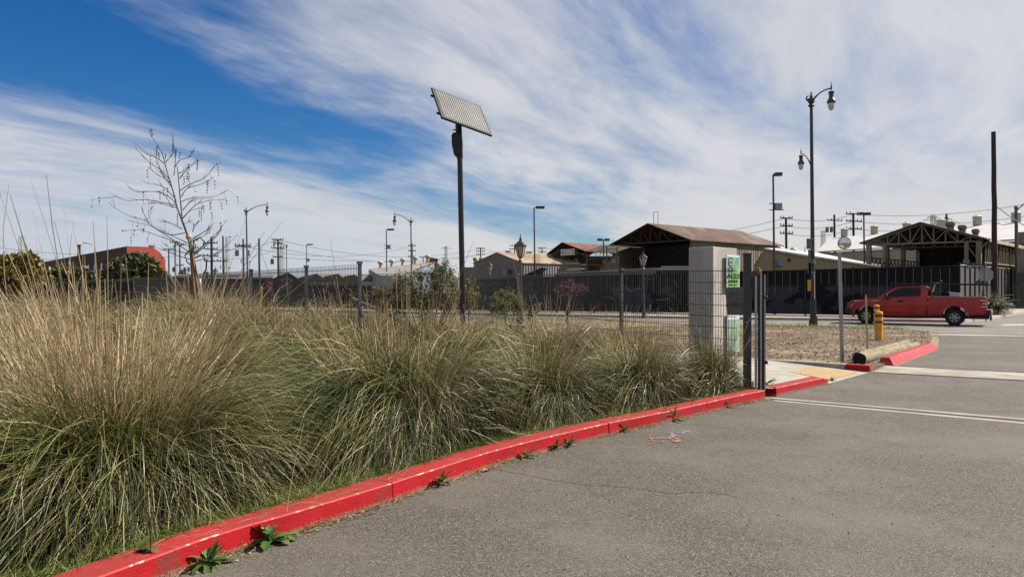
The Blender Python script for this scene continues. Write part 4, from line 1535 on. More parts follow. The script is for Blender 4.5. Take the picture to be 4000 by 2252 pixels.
wf = thing('wire_fence', 'black wire mesh fence on square posts, from the concrete pillar to the leafy shrub', 'fence', (2.2, 14.7, 0))
WP = [(Vector((3.80, 12.35, 0)), 2.10), (Vector((2.2, 14.7, 0)), 2.13), (Vector((.16, 20, 0)), 2.13), (Vector((-1.5, 25.5, 0)), 2.13)]
for i in range(3):
    b = MB()
    wire_panel(b, WP[i][0], WP[i + 1][0], WP[i][1], WP[i + 1][1], dx=(.056, .056, .07)[i], r=(.0042, .0050, .006)[i])
    b.build('mesh_panel', MT['wirefence'], wf)
for p, h in WP[1:]:
    b = MB()
    fence_post(b, p, h + .03)
    b.build('post', MT['fpost'], wf)

pf = thing('picket_fence', 'tall dark steel picket fence on capped posts receding behind the bare tree', 'fence', (-3.5, 16.8, 0))
pd = Vector((-.753, 1, 0))
P0 = Vector((-3.5, 16.8, 0))
ts = [0, 2.6, 6.3, 10.5, 15.5, 21.9, 29.6, 40, 53, 71, 104, 140]
tops = [1029, 1044, 1057, 1066, 1079, 1083, 1091, 1096, 1101, 1105, 1110, 1113]
PPs = [P0 + pd * t for t in ts]
PH = [EYE + (1126 - y) * p.y / F for p, y in zip(PPs, tops)]
for i in range(len(ts) - 1):
    p, q = PPs[i], PPs[i + 1]
    b = MB()
    dx = .085 * (1 + .06 * i) if i < 7 else .25
    r = .0065 + .0013 * i
    n = int((q - p).length / dx)
    for k in range(1, n):
        c = p.lerp(q, k / n)
        h = PH[i] + (PH[i + 1] - PH[i]) * k / n
        b.beam(c + up * .12, c + up * h, r, 3, cap=False)
    for f in (.05, .36, .68, .955):
        b.beam(p + up * PH[i] * f, q + up * PH[i + 1] * f, r * 1.6, 4, cap=False)
    b.build('picket_panel', MT['wirefence'], pf)
    if i >= 5:
        b = MB()
        b.slab([p + up * .2, q + up * .2, q + up * (PH[i + 1] * .92), p + up * (PH[i] * .92)], Vector((.02, .02, 0)))
        b.build('wind_screen', MT['screen'], pf)
for p, h in zip(PPs, PH):
    b = MB()
    fence_post(b, p, h, .052 + .0012 * p.y)
    b.build('post', MT['fpost'], pf)
# return run that closes the gap between the two
rf = thing('wire_fence', 'short run of wire fence with bare rails closing the gap behind the leafy shrub', 'fence', (-2.5, 21, 0))
b = MB()
wire_panel(b, P0, Vector((-1.5, 25.5, 0)), 2.12, 2.12, dx=.075, r=.0042)
b.build('mesh_panel', MT['wirefence'], rf)
b = MB()
fence_post(b, at(1645, 1126, 22.2) - up * EYE, 2.1, .06)
b.build('post', MT['fpost'], rf)
b = MB()
for f in (.62, 1.02):
    b.beam(P0 + up * f, Vector((-1.5, 25.5, f)), .012, 4)
b.build('rail', MT['fpost'], rf)

# ================================================================== GATE GROUP
gpst = thing('gate_post', 'tall dark square steel gate post with flat cap at the end of the wire fence', 'gate post', (3.93, 12.2, 0))
b = MB()
c = Vector((3.925, 12.2, 0))
b.box(c + up * (1.18), (.128, .128, 2.36), R(-14))
b.build('shaft', MT['post'], gpst, bevel=.008)
b = MB()
b.box(c + up * 2.372, (.142, .142, .024), R(-14))
b.lathe(c + up * 2.384, [(.09, 0), (.02, .018)], 4)
b.build('cap', MT['post'], gpst)
b = MB()
b.box(c + Vector((.12, -.02, 2.02)), (.14, .08, .10), R(-14))
b.lathe(c + Vector((.178, -.03, 1.95)), [(.055, 0), (.055, .14), (.035, .18), (.01, .20)], 8)
b.build('hinge', MT['rust'], gpst)
b = MB()
b.box(c + Vector((-.03, -.066, 1.24)), (.045, .004, .022))
b.build('sticker', MT['signback'], gpst)
gt = thing('metal_gate', 'open steel gate leaf seen nearly edge-on beside the square gate post', 'gate', (4.09, 12.2, 0))
gd = Vector((.338, 1, 0)).normalized()
ga = Vector((4.035, 12.10, 0))
for off, rr, m, nm in ((0, .022, 'galv', 'upright'), (1.15, .022, 'post', 'upright')):
    b = MB()
    b.beam(ga + gd * off + up * .14, ga + gd * off + up * 2.0, rr, 4)
    b.build(nm, MT[m], gt)
b = MB()
for z in (.2, 1.05, 1.95):
    b.beam(ga + up * z, ga + gd * 1.15 + up * z, .018, 4)
b.build('rail', MT['post'], gt)
b = MB()
for k in range(1, 12):
    b.beam(ga + gd * (1.15 * k / 12) + up * .2, ga + gd * (1.15 * k / 12) + up * 1.95, .008, 4)
b.build('infill_bars', MT['black'], gt)
gt2 = thing('metal_gate', 'folded gate leaf of dark channels with light steel edges, right by the ramp', 'gate', (4.17, 12.15, 0))
for dx, w, m, nm in ((.055, .020, 'black', 'channel'), (.085, .026, 'galv', 'upright'), (.118, .030, 'black', 'channel'), (.150, .022, 'galv', 'upright')):
    b = MB()
    b.box(ga + Vector((dx, .02, 1.07 + .14 * 0)), (w, .05, 1.92), 0)
    b.build(nm, MT[m], gt2)
b = MB()
for z in (.55, 1.62):
    b.lathe(ga + Vector((.172, .0, z)), [(.012, 0), (.03, .01), (.03, .05), (.012, .06)], 8)
b.build('hinge_pin', MT['black'], gt2)

# concrete pillar with its two signs
ph = R(45)
fc = Vector((3.85, 14.0, 0))
lf = Vector((-math.cos(ph), math.sin(ph), 0))
rf_ = Vector((math.sin(ph), math.cos(ph), 0))
pl = MB()
pl.slab([fc, fc + lf * .533, fc + lf * .533 + rf_ * .94, fc + rf_ * .94], (0, 0, 2.6))
pil = pl.build('concrete_pillar', MT['pillar'], bevel=.012)
tag(pil, 'square pale concrete entrance pillar behind the wire fence', 'pillar')
nrm = Vector((rf_.y, -rf_.x, 0))
sgn = thing('park_sign', 'green and blue entrance sign with round emblem fixed to the concrete pillar', 'sign', fc + rf_ * .7 + nrm * .03)
s0, s1 = fc + rf_ * .425 + nrm * .035, fc + rf_ * .935 + nrm * .035


def sq(b, p, q, z0, z1, t=.02, mi=0):
    b.slab([p + up * z0, q + up * z0, q + up * z1, p + up * z1], nrm * t, mi)


def mat_poster(name, axis):
    m = mat(name, (0.2, 0.5, 0.5), .4)
    nt = m.node_tree
    b = nt.nodes['Principled BSDF']
    geo = nt.nodes.new('ShaderNodeNewGeometry')
    sp = nt.nodes.new('ShaderNodeSeparateXYZ')
    wire(nt, (geo.outputs['Position'], sp.inputs[0]))
    n = noise(nt, geo.outputs['Position'], 6, 3)
    z = mth(nt, 'ADD', sp.outputs[2], mth(nt, 'MULTIPLY', n, .25))
    c = mixc(nt, smooth(nt, z, 2.15, 2.5), (0.10, 0.27, 0.075), (0.045, 0.22, 0.27))
    c = mixc(nt, smooth(nt, n, .5, .7), c, (0.24, 0.33, 0.10))
    c = mixc(nt, smooth(nt, z, 2.0, 1.9), c, (0.17, 0.34, 0.17))
    wire(nt, (c, b.inputs['Base Color']))
    return m


post_m = mat_poster('painted landscape poster', 0)
b = MB()
sq(b, s0, s1, 1.79, 2.46, .02)
b.build('frame', MT['white'], sgn)
b = MB()
ins = rf_ * .035
sq(b, s0 + ins + nrm * .021, s1 - ins + nrm * .021, 1.825, 2.42, .004)
b.build('poster', post_m, sgn)
mx_ = (s0 + s1) / 2 + nrm * .0275
for t, z, s, dx in (('LOS', 2.165, .135, -.12), ('ANGELES', 2.035, .135, .0)):
    text_obj('lettering', t, s, MT['ink'], sgn, facing(mx_ + rf_ * dx + up * z, rf_, up), .88)
text_obj('lettering', 'STATE HISTORIC PARK', .040, MT['ink'], sgn, facing(mx_ + up * 1.945, rf_, up), .95)
text_obj('lettering', 'Open 8 a.m. - Sunset', .038, MT['ink'], sgn, facing(mx_ + rf_ * -.02 + up * 1.87, rf_, up), .95)
b = MB()
ec = mx_ + rf_ * -.12 + up * 2.315
b.slab([ec + rf_ * (.085 * math.cos(a)) + up * (.085 * math.sin(a)) for a in [k * math.pi / 12 for k in range(24)]], nrm * .002, 0)
b.slab([ec + nrm * .003 + rf_ * (.060 * math.cos(a)) + up * (.060 * math.sin(a)) for a in [k * math.pi / 12 for k in range(24)]], nrm * .002, 1)
b.slab([ec + nrm * .006 + rf_ * x + up * z for x, z in ((-.04, -.015), (-.028, -.03), (.0, -.02), (.03, -.03), (.042, -.005), (.03, .02), (.005, .03), (-.02, .022), (-.042, .008))], nrm * .002, 0)
b.build('emblem', [MT['ink'], MT['gold']], sgn)
sg2 = thing('lower_sign', 'small pale landscape panel low on the concrete pillar under the grey box', 'sign', fc + rf_ * .7 + nrm * .03)
b = MB()
sq(b, fc + rf_ * .47 + nrm * .03, fc + rf_ * .935 + nrm * .03, .55, 1.30, .02)
b.build('frame', MT['white'], sg2)
b = MB()
sq(b, fc + rf_ * .495 + nrm * .051, fc + rf_ * .915 + nrm * .051, .58, 1.19, .004)
b.build('poster', [mat('faded landscape poster', (0.34, 0.50, 0.40), .5, 0, (0.24, 0.42, 0.20), 6, 4, col3=(0.25, 0.42, 0.58), scale3=3, lo3=.5, hi3=.6)], sg2)
gb = thing('equipment_cover', 'grey sheet cover with wooden batten hanging between pillar and gate post', 'cover', at(2872, 1180, 13.1))
b = MB()
p, q = at(2842, 1230, 13.0), at(2907, 1230, 12.75)
b.slab([p + rf_ * .02, q, q + up * .49, p + up * .49 - Vector((.03, 0, 0))], (0, .06, 0))
b.build('board', MT['grey_panel'], gb)
b = MB()
p, q = at(2842, 1183, 12.93), at(2907, 1183, 12.68)
b.slab([p, q, q + up * .06, p + up * .06], (0, .035, 0))
b.build('batten', MT['batten'], gb)

# ================================================================== BOLLARDS, STAKE, MIRROR, LOGS, BLOCK
def bollard(px, py, lab):
    c = gp(px, py)
    t = thing('bollard', lab, 'bollard', c, 'yellow bollards with red bands')
    r = .125
    b = MB()
    b.lathe(c, [(r, -.05), (r, .94), (r * .97, .98), (r * .82, 1.01), (r * .4, 1.022)], 20)
    b.build('post', MT['yellow'], t, smooth=True)
    for z in (.62, .835):
        b = MB()
        b.lathe(c, [(r + .002, z), (r + .003, z + .002), (r + .003, z + .078), (r + .002, z + .08)], 20)
        b.build('red_band', MT['bandred'], t, smooth=True)
    return t


bollard(3433, 1332, 'thick yellow bollard with red bands standing in the bark beside the logs')
bollard(3424, 1273, 'farther yellow bollard half hidden behind the other, at the street edge by the pickup')
c = gp(3389, 1361, .03)
b = MB()
b.slab([c + Vector((-.028, 0, -.05)), c + Vector((.028, 0, -.05)), c + Vector((0.02 - .04, 0, 1.58)), c + Vector((-.026 - .04, 0, 1.58))], (0, .022, 0))
sk = b.build('survey_stake', MT['stake'])
tag(sk, 'thin yellowish timber survey stake leaning slightly beside the yellow bollard', 'stake')

mp = gp(3290, 1417)
mr = thing('convex_mirror', 'round convex traffic mirror on a perforated galvanised post at the drive exit', 'mirror', mp)
ptop = at(3279, 985, mp.y)
b = MB()
b.beam(mp - up * .05, ptop, .045, 4)
b.build('post', MT['galv'], mr)
b = MB()
for k in range(52):
    q = mp.lerp(ptop, (k + .7) / 53)
    b.lathe(q + Vector((-.001, -.0325, 0)), [(.0001, -.011), (.008, -.008), (.011, 0), (.008, .008), (.0001, .011)], 6, 0, (1, .15))
b.build('hole_row', MT['ink'], mr)
mc = at(3298.5, 949, mp.y - .03)
fd = Vector((-.35, -.93, -.08)).normalized()
rot = Vector((0, 0, 1)).rotation_difference(fd).to_matrix().to_4x4()
for nm, prof, m in (('glass', [(.0005, .052), (.04, .0495), (.075, .043), (.105, .032), (.13, .018), (.137, .012)], 'mirror'), ('rim', [(.137, .0125), (.150, .012), (.152, -.02), (.10, -.05), (.02, -.055)], 'plastic')):
    b = MB()
    b.lathe((0, 0, 0), prof, 28)
    M_x = Matrix.Translation(mc) @ rot
    b.v = [tuple(M_x @ Vector(v)) for v in b.v]
    b.build(nm, MT[m], mr, smooth=True)


def log(lab, p, q, r0, r1, seed):
    r = random.Random(seed)
    t = thing('log', lab, 'log', (p.x, p.y, 0), 'weathered logs lying on the bark')
    n = 16
    b = MB()
    d = (q - p).normalized()
    a = d.cross(up).normalized()
    c = a.cross(d)
    N = 14
    ph_ = [r.uniform(0, 6.28) for _ in range(4)]
    rows = []
    for i in range(N + 1):
        s = i / N
        ce = p.lerp(q, s)
        rr = r0 + (r1 - r0) * s
        for k in range(n):
            t_ = 2 * math.pi * k / n
            j = 1 + .035 * math.sin(3 * t_ + ph_[0] + s * 3) + .02 * math.sin(5 * t_ + ph_[1] + s * 9) + r.uniform(-.012, .012)
            rows.append(ce + (a * math.cos(t_) + c * math.sin(t_)) * rr * j)
    fs = [(i * n + k, i * n + (k + 1) % n, (i + 1) * n + (k + 1) % n, (i + 1) * n + k) for i in range(N) for k in range(n)]
    b.add(rows, fs)
    b.add(rows[-n:], [tuple(range(n))])
    b.build('trunk', MT['log'], t, smooth=True)
    b = MB()
    b.add([v - d * .004 for v in rows[:n]] + [p - d * .008], [(k, (k + 1) % n, n) for k in range(n)])
    b.build('cut_end', MT['logend'], t)


log('weathered grey log with black cut end lying nearest the red painted kerb block', Vector((8.17, 17.2, .135)), Vector((12.42, 22.45, .03)), .155, .125, 1)
log('weathered log half sunk in bark, behind the other log and farther from the drive', Vector((8.62, 18.15, .10)), Vector((12.98, 24.0, .0)), .135, .115, 2)

rb = thing('kerb_block', 'separate sloped kerb block in bleached red paint beside the logs', 'kerb block', gp(3495, 1426))
p, q = gp(3495, 1426), gp(3667, 1360)
d = (q - p).normalized()
nl = Vector((-d.y, d.x, 0))
b = MB()
h = .165
L_ = (q - p).length
base = [p, q, q + nl * .42, p + nl * .42]
topq = [p + d * .16 + nl * .13, q - d * .25 + nl * .13, q - d * .25 + nl * .31, p + d * .16 + nl * .31]
vs = [v - up * .03 for v in base] + [v + up * h for v in topq]
b.add(vs, [(0, 1, 5, 4), (1, 2, 6, 5), (2, 3, 7, 6), (3, 0, 4, 7), (4, 5, 6, 7)])
b.build('block', MT['red_pale'], rb, bevel=.018)

# ================================================================== LAMPS
def lantern_bell(b, c, s, m_body=0, m_glass=1):
    """teardrop pendant lantern hanging from c"""
    b.lathe(c, [(.012 * s, .42 * s), (.03 * s, .22 * s), (.055 * s, .14 * s), (.03 * s, .08 * s), (.05 * s, 0)], 8, m_body)
    b.lathe(c - up * (.30 * s), [(.12 * s, .22 * s), (.145 * s, .20 * s), (.145 * s, .12 * s), (.12 * s, .10 * s), (.115 * s, -.10 * s), (.14 * s, -.16 * s), (.20 * s, -.26 * s), (.225 * s, -.36 * s), (.21 * s, -.40 * s)], 14, m_body)


def lantern_glass(b, c, s):
    b.lathe(c - up * (.30 * s), [(.17 * s, -.40 * s), (.175 * s, -.5 * s), (.155 * s, -.62 * s), (.10 * s, -.74 * s), (.03 * s, -.80 * s)], 14)


glassm = mat('frosted lamp globe', (0.62, 0.63, 0.66), .15, spec=.5)


def arm_pts(p0, side, L, h, n=9):
    """a gooseneck that rises from the pole and bends over"""
    d = side.normalized()
    return [p0 + d * (L * s) + up * (h * (1 - (1 - s) ** 2.2) if s < .8 else h * (1 - .2 ** 2.2) + .03 - .3 * (s - .8) ** 2) for s in [k / (n - 1) for k in range(n)]]


def street_lamp(name, lab, base, ptop, side, arm_l, arm_h, s=1.0, r=.095, second=None, cat='street lamp', group=None, mats=None):
    t = thing(name, lab, cat, base, group)
    ptop = Vector(ptop)
    mp_ = mats or MT['lamp_pole']
    ax = (ptop - base).normalized()
    b = MB()
    b.beam(base - up * .05, base + ax * .25, r * 2.0, 12, r * 1.9)
    b.beam(base + ax * .25, base + ax * 1.3, r * 1.45, 12, r * 1.3)
    b.beam(base + ax * 1.3, ptop, r * 1.0, 12, r * .68)
    b.build('pole', mp_, t)
    b = MB()
    b.lathe(ptop, [(r * .7, -.1 * s), (r * 1.6, -.02 * s), (r * 1.2, .03 * s), (r * .8, .08 * s), (r * 1.5, .18 * s), (r * 1.5, .36 * s), (r * .6, .40 * s), (r * .75, .5 * s), (r * .3, .56 * s), (r * .5, .62 * s), (.01, .74 * s)], 12)
    sc_ = -side.normalized()
    b.tube([ptop + up * (.25 * s) + sc_ * (r + .06 * s * math.sin(a) * 2.2) + up * (.13 * s * (1 - math.cos(a)))  for a in [0, .6, 1.2, 1.8, 2.4, 3.0]], [.05 * s, .055 * s, .05 * s, .045 * s, .035 * s, .02 * s], 6)
    b.build('finial', mp_, t)
    pts = arm_pts(ptop + up * (.16 * s), side, arm_l, arm_h)
    b = MB()
    b.tube(pts, [.05 * s] * 3 + [.036 * s] * (len(pts) - 3), 8)
    b.lathe(pts[1], [(.02, -.06 * s), (.07 * s, -.03 * s), (.07 * s, .03 * s), (.02, .06 * s)], 8)
    b.build('arm', mp_, t)
    b = MB()
    lantern_bell(b, pts[-1] - up * (.05 * s), s)
    b.build('lantern_hood', mp_, t, smooth=True)
    b = MB()
    lantern_glass(b, pts[-1] - up * (.05 * s), s)
    b.build('lantern_globe', glassm, t, smooth=True)
    if second:
        h2, side2, l2, ah2, s2 = second
        p2 = base + ax * h2
        pts = arm_pts(p2, side2, l2, ah2)
        b = MB()
        b.tube([p2 - up * .35] + pts, [.045 * s2, .055 * s2] + [.045 * s2] * 2 + [.032 * s2] * (len(pts) - 3), 8)
        b.build('arm', mp_, t)
        b = MB()
        lantern_bell(b, pts[-1] - up * (.02 * s2), s2)
        b.build('lantern_hood', mp_, t, smooth=True)
        b = MB()
        lantern_glass(b, pts[-1] - up * (.02 * s2), s2)
        b.build('lantern_globe', glassm, t, smooth=True)
    return t


LB = gp(3177, 1271)
LT = at(3169, 412, LB.y)
big = street_lamp('street_lamp', 'tallest ornate black street lamp with two bell lanterns, standing by the mulch bed', LB, LT, Vector((1, -.15, 0)), .92, .62, .92, .105,
                  second=((at(3167, 655, LB.y) - LB).length, Vector((-1, -.1, 0)), .55, .66, .70))
for (x, y0, y1, w, d_, m, nm, off) in ((3159, 932, 972, .22, .12, 'conduit', 'sign_back', -.19), (3160, 975, 1068, .10, .10, 'conduit', 'conduit_box', -.15), (3161, 1026, 1068, .17, .10, 'lamp_grey', 'conduit_box', -.19), (3159.5, 1092, 1136, .15, .05, 'tagyellow', 'yellow_tag', -.2), (3186, 1236, 1254, .10, .08, 'lamp_grey', 'hand_hole_box', 0.15)):
    c0, c1 = at(x, y1, LB.y), at(x, y0, LB.y)
    b = MB()
    b.box((c0 + c1) / 2 + Vector((0, -.06, 0)), (w, d_, c1.z - c0.z))
    b.build(nm, MT[m], big)
b = MB()
for y in (934, 970, 979, 1018, 1026, 1065):
    b.lathe(at(3174, y, LB.y), [(.125, 0), (.125, .025)], 12)
b.build('strap', MT['steel'], big)
b = MB()
b.beam(at(3180.5, 1070, LB.y - .1), at(3183, 1240, LB.y - .1), .02, 6)
b.build('conduit', MT['steel'], big)


def lamp_px(px, ytop, Y, side, lab, lean, s, L, h, r=.085):
    tp = at(px, ytop, Y)
    base = Vector((tp.x + lean * tp.z, Y, 0))
    return street_lamp('street_lamp', lab, base, tp, side, L, h, s, r, mats=MT['lamp_grey'])


lamp_px(962, 836, 62, Vector((1, 0, 0)), 'tall grey lamp with arm over the street, between bare tree and solar pole', .022, .82, 1.78, .66)
lamp_px(1605, 876, 73, Vector((-1, 0, 0)), 'gooseneck lamp just beside the solar pole, its arm reaching towards the tree', .013, .95, 1.62, .82)
lamp_px(1119, 967, 120, Vector((-1, .2, 0)), 'slender distant gooseneck lamp in front of the black gabled building', .015, .95, 2.2, 1.0)
lamp_px(976, 1026, 190, Vector((-1, .2, 0)), 'far small gooseneck lamp just past the tall grey lamp', .01, 1.0, 2.4, .9)
lamp_px(895, 1050, 210, Vector((-1, 0, 0)), 'far small gooseneck lamp near the white lattice tower behind the picket fence', .01, 1.0, 2.4, .9)


def shoebox_lamp(px, ytop, Y, lab, two=False, box=None, base_z=0.0, w=1.0, rz=0.0, side=1):
    tp = at(px, ytop, Y)
    base = Vector((tp.x + .012 * tp.z, Y, 0))
    t = thing('area_light', lab, 'area light', base, 'tall lamps with box heads')
    b = MB()
    b.beam(base, tp, .085, 8, .06)
    b.build('pole', MT['lamp_pole'], t)
    for s in ((1, -1) if two else (side,)):
        b = MB()
        u = Vector((math.cos(rz), math.sin(rz), 0)) * s
        c = tp + u * (.45 * w + .05) + up * .02
        b.box(c, (.72 * w, .42, .22), rz, 0)
        b.box(c + u * (.363 * w), (.012, .40, .19), rz, 1)
        b.beam(tp, tp + u * .2, .04, 4)
        b.build('lamp_head', [MT['shoebox'], MT['shoebox_lens']], t)
    if box:
        yb, hh = box
        c = at(px + 2, yb, Y) + Vector((.12, -.05, 0))
        b = MB()
        b.box(c + Vector((.16, 0, 0)), (.42, .4, hh))
        b.build('junction_box', MT['signback'], t)
        b = MB()
        b.box(c + Vector((.0, 0, hh * .5 + .02)), (.85, .08, .05))
        b.box(c + Vector((.05, 0, -hh * .5 - .03)), (1.0, .08, .05))
        b.build('bracket', MT['lamp_grey'], t)
    return t


shoebox_lamp(2086, 811, 69, 'box head lamp rising behind the black fence between grey shed and lantern post', w=1.15)
shoebox_lamp(1509, 897, 95, 'box head lamp with junction box in front of the domed roof vents', box=(964, .42), w=1.2)
shoebox_lamp(1197, 955, 127, 'small distant box head lamp over the picket fence near the sawtooth works', box=(1015, .45), w=1.3)
shoebox_lamp(3020, 682, 49, 'tallest box head lamp, with a pale junction box, over the beige shed', box=(807, .38), w=.62)
shoebox_lamp(2357, 937, 75, 'thin lamp with two box heads in front of the dark workshop sheds', two=True, w=.7)
shoebox_lamp(3374, 836, 60, 'lamp with two box heads between the mirror and the open pavilion', two=True, w=.55, rz=R(8))


def lantern_post(px, ytip, Y, lab, sign=None, h=4.2):
    tip = at(px, ytip, Y)
    base = Vector((tip.x + .01 * tip.z, Y, 0))
    t = thing('lantern_post', lab, 'lantern post', base, 'old-fashioned lantern posts')
    z = tip.z
    tp = Vector((tip.x, Y, z - 1.15))
    b = MB()
    b.beam(base, base + up * .6, .12, 10, .09)
    b.beam(base + up * .6, tp, .062, 10, .05)
    b.lathe(tp, [(.05, -.1), (.09, -.04), (.05, .02), (.07, .08)], 10)
    b.build('pole', MT['lamp_grey'], t)
    b = MB()
    b.lathe(tp, [(.11, .10), (.235, .58)], 6)
    b.build('lantern_glass', mat('dim lantern glass', (0.36, 0.36, 0.34), .4) if 'dim lantern glass' not in bpy.data.materials else bpy.data.materials['dim lantern glass'], t)
    b = MB()
    for k in range(6):
        a = 2 * math.pi * k / 6
        e = Vector((math.cos(a), math.sin(a), 0))
        b.beam(tp + e * .115 + up * .1, tp + e * .24 + up * .58, .016, 4)
        b.beam(tp + e * .24 + up * .58, tp + e * .30 + up * .68, .012, 4, .004)
    b.lathe(tp, [(.27, .58), (.285, .61), (.20, .70), (.09, .80), (.05, .84), (.06, .9), (.03, .95), (.02, 1.0), (.004, 1.15)], 6)
    b.lathe(tp, [(.07, .06), (.12, .10)], 6)
    b.build('lantern_cage', MT['black'], t)
    if sign:
        c = at(sign[0], sign[1], Y - .1)
        b = MB()
        b.box(c, (.40, .02, .40))
        b.build('notice', MT['nosign'], t)
        b = MB()
        b.box(c + Vector((0, -.014, .13)), (.38, .006, .10))
        for k in range(3):
            b.box(c + Vector((0, -.014, .03 - k * .08)), (.3, .006, .03))
        b.build('notice_print', MT['bandred'], t)
    return t


lantern_post(2033, 910, 32, 'largest lantern post, glass lantern on a slim pole in front of the grey shed')
lantern_post(1912, 1011, 59, 'lantern post with a small red and white notice, next to the leafy shrub', sign=(1915, 1117))
lantern_post(2512, 971, 44, 'lantern post in front of the big dark open shed')
lantern_post(842, 1036, 77, 'far lantern post behind the picket fence beside the bare tree')

# silver street lamp by the brick factory, and the concrete one far right
tp = at(371, 968, 90)
sl = thing('street_lamp', 'slim silver street lamp with curved arm in front of the brick factory', 'street lamp', (tp.x, 90, 0))
b = MB()
b.beam((tp.x + .1, 90, 0), tp, .10, 8, .07)
b.build('pole', MT['galv'], sl)
b = MB()
b.tube([tp, tp + Vector((-.25, 0, .35)), tp + Vector((-.8, 0, .55)), tp + Vector((-1.1, 0, .6))], .04, 6)
b.box(tp + Vector((-1.2, 0, .6)), (.5, .2, .1))
b.build('arm', MT['galv'], sl)
tp = at(3969, 812, 62)
cl = thing('street_lamp', 'grey concrete street light pole beside the side street fence at the picture edge', 'street lamp', (tp.x + .1, 62, 0))
b = MB()
b.beam((tp.x + .1, 62, 0), (tp.x + .1, 62, .7), .24, 8, .22)
b.beam((tp.x + .1, 62, .7), tp, .17, 8, .12)
b.lathe(tp, [(.15, -.05), (.15, .12), (.04, .2)], 8)
b.build('pole', [mat('aggregate concrete pole', (0.135, 0.135, 0.14), .8)], cl)
b = MB()
b.tube([tp - up * .25, tp + Vector((.8, -.1, .5)), tp + Vector((1.9, -.2, .9)), tp + Vector((3.0, -.3, 1.0))], .05, 6)
b.build('arm', MT['lamp_grey'], cl)
b = MB()
b.box(tp + Vector((.15, -.15, -5.9)), (.75, .3, .75))
b.build('signal_box', MT['lamp_pole'], cl)

# ================================================================== UTILITY POLES, TOWERS, WIRES
wb0 = Vector((33.05, 50.0, 0))
b = MB()
r = random.Random(8)
pts = [wb0.lerp(Vector((32.93, 50, 12.5)), k / 10) + Vector((r.uniform(-.02, .02), 0, 0)) for k in range(11)]
b.tube([pts[0] - up * .1] + pts[1:], [.19 - .005 * k for k in range(11)], 12)
up1 = b.build('utility_pole', MT['wood_pole'], smooth=True)
tag(up1, 'thick bare black timber pole towering behind the pickup tailgate', 'utility pole')


def utility_pole(px, ytop, Y, lab, arms=(), w=.16, trans=None, ins=True, m='wood_pole_far', rz=0.25):
    tp = at(px, ytop, Y)
    arms = [(ya, hw * (.44 if px < 2500 else .62)) for ya, hw in arms]
    t = thing('utility_pole', lab, 'utility pole', (tp.x + .01 * tp.z, Y, 0), 'distant utility poles')
    b = MB()
    b.beam((tp.x + .012 * tp.z, Y, 0), tp, w, 7, w * .75)
    b.build('pole', MT[m], t)
    for (ya, hw) in arms:
        z = EYE - (ya - 1126) / F * Y
        b = MB()
        b.box(Vector((tp.x, Y - w, z)), (hw * 2, .16, .18), rz)
        if ins:
            for s in (-.95, -.45, .45, .95):
                c = Vector((tp.x + s * hw * math.cos(rz), Y - w + s * hw * math.sin(rz), z + .09))
                b.lathe(c, [(.05, 0), (.09, .12), (.05, .32)], 5)
        b.build('crossarm', MT[m], t)
    if trans:
        for (dx, ya) in trans:
            b = MB()
            z = EYE - (ya - 1126) / F * Y
            b.lathe(Vector((tp.x + dx, Y - .3, z)), [(.32, -.55), (.34, -.5), (.34, .45), (.2, .55)], 8)
            b.build('transformer', MT['conduit'], t)
    return t


utility_pole(950, 933, 130, 'timber pole with double crossarm and transformers beside the tall grey lamp', [(958, 3.0), (963, 3.0)], .2, [(-1.0, 988), (1.0, 988)])
utility_pole(1012, 931, 118, 'plain timber pole without crossarms between tall grey lamp and red banner', [], .2)
utility_pole(1086, 933, 150, 'dark pole with several crossarms next to the lattice tower near the black gabled building', [(936, 2.6), (951, 1.9), (969, 2.8), (1004, 2.2)], .24, [(-1.1, 1021)], m='wood_pole')
utility_pole(826, 925, 135, 'thick dark pole with three crossarms right behind the bare tree crown', [(949, 2.6), (973, 2.6), (999, 2.9), (1020, 2.6)], .27, m='wood_pole')
utility_pole(871, 921, 140, 'dark pole with one low crossarm beside the white lattice tower', [(1020, 1.9)], .2, m='wood_pole')
utility_pole(757, 938, 160, 'far pole with short crossarms seen through the tree branches', [(938, 2.2), (966, 2.2), (990, 2.2)], .2)
utility_pole(684, 946, 150, 'far pole nearest the brick factory side of the tree with one upper crossarm', [(947, 2.1)], .2)
utility_pole(702, 955, 165, 'far pole with paired transformers low down, left of the tree stake', [(957, 2.2), (1036, 2.2)], .2, [(-1.2, 1052), (1.3, 1052), (2.2, 1052)])
utility_pole(659, 970, 170, 'far short pole closest to the brick factory end wall', [(974, 2.2)], .2)
utility_pole(1610, 950, 190, 'three-armed pole hidden partly by the gooseneck lamp above the grey roof', [(960, 2.2), (980, 2.2), (1002, 2.2)], .2)
utility_pole(1653, 1002, 230, 'tiny far pole with one crossarm over the row of domed vents', [(1005, 2.2)], .18)
utility_pole(1877, 966, 210, 'three-armed pole above the two rusty topped ventilators', [(970, 2.9), (982, 2.9), (994, 2.9)], .22, m='wood_pole')
utility_pole(2010, 957, 210, 'three-armed pole behind the grey shed beside the largest lantern post', [(959, 3.2), (972, 3.6)], .22, m='wood_pole')
utility_pole(2117, 967, 210, 'two-armed pole above the tan roof next to the workshop gable', [(969, 2.6), (984, 2.6)], .22, m='wood_pole')
utility_pole(3070, 850, 125, 'dark pole with three crossarms at the low end of the big rusty roof', [(852, 1.9), (882, 1.9), (912, 2.0)], .25, m='wood_pole')
utility_pole(3259, 838, 150, 'dark pole with a hanging box above the white hall roof edge', [(861, 2.9)], .26, [(-1.6, 897), (-.7, 897)], m='wood_pole')
utility_pole(3333, 832, 130, 'dark pole with three long crossarms above the white hall near the double lamp', [(836, 2.6), (864, 2.6), (894, 2.6)], .26, m='wood_pole')


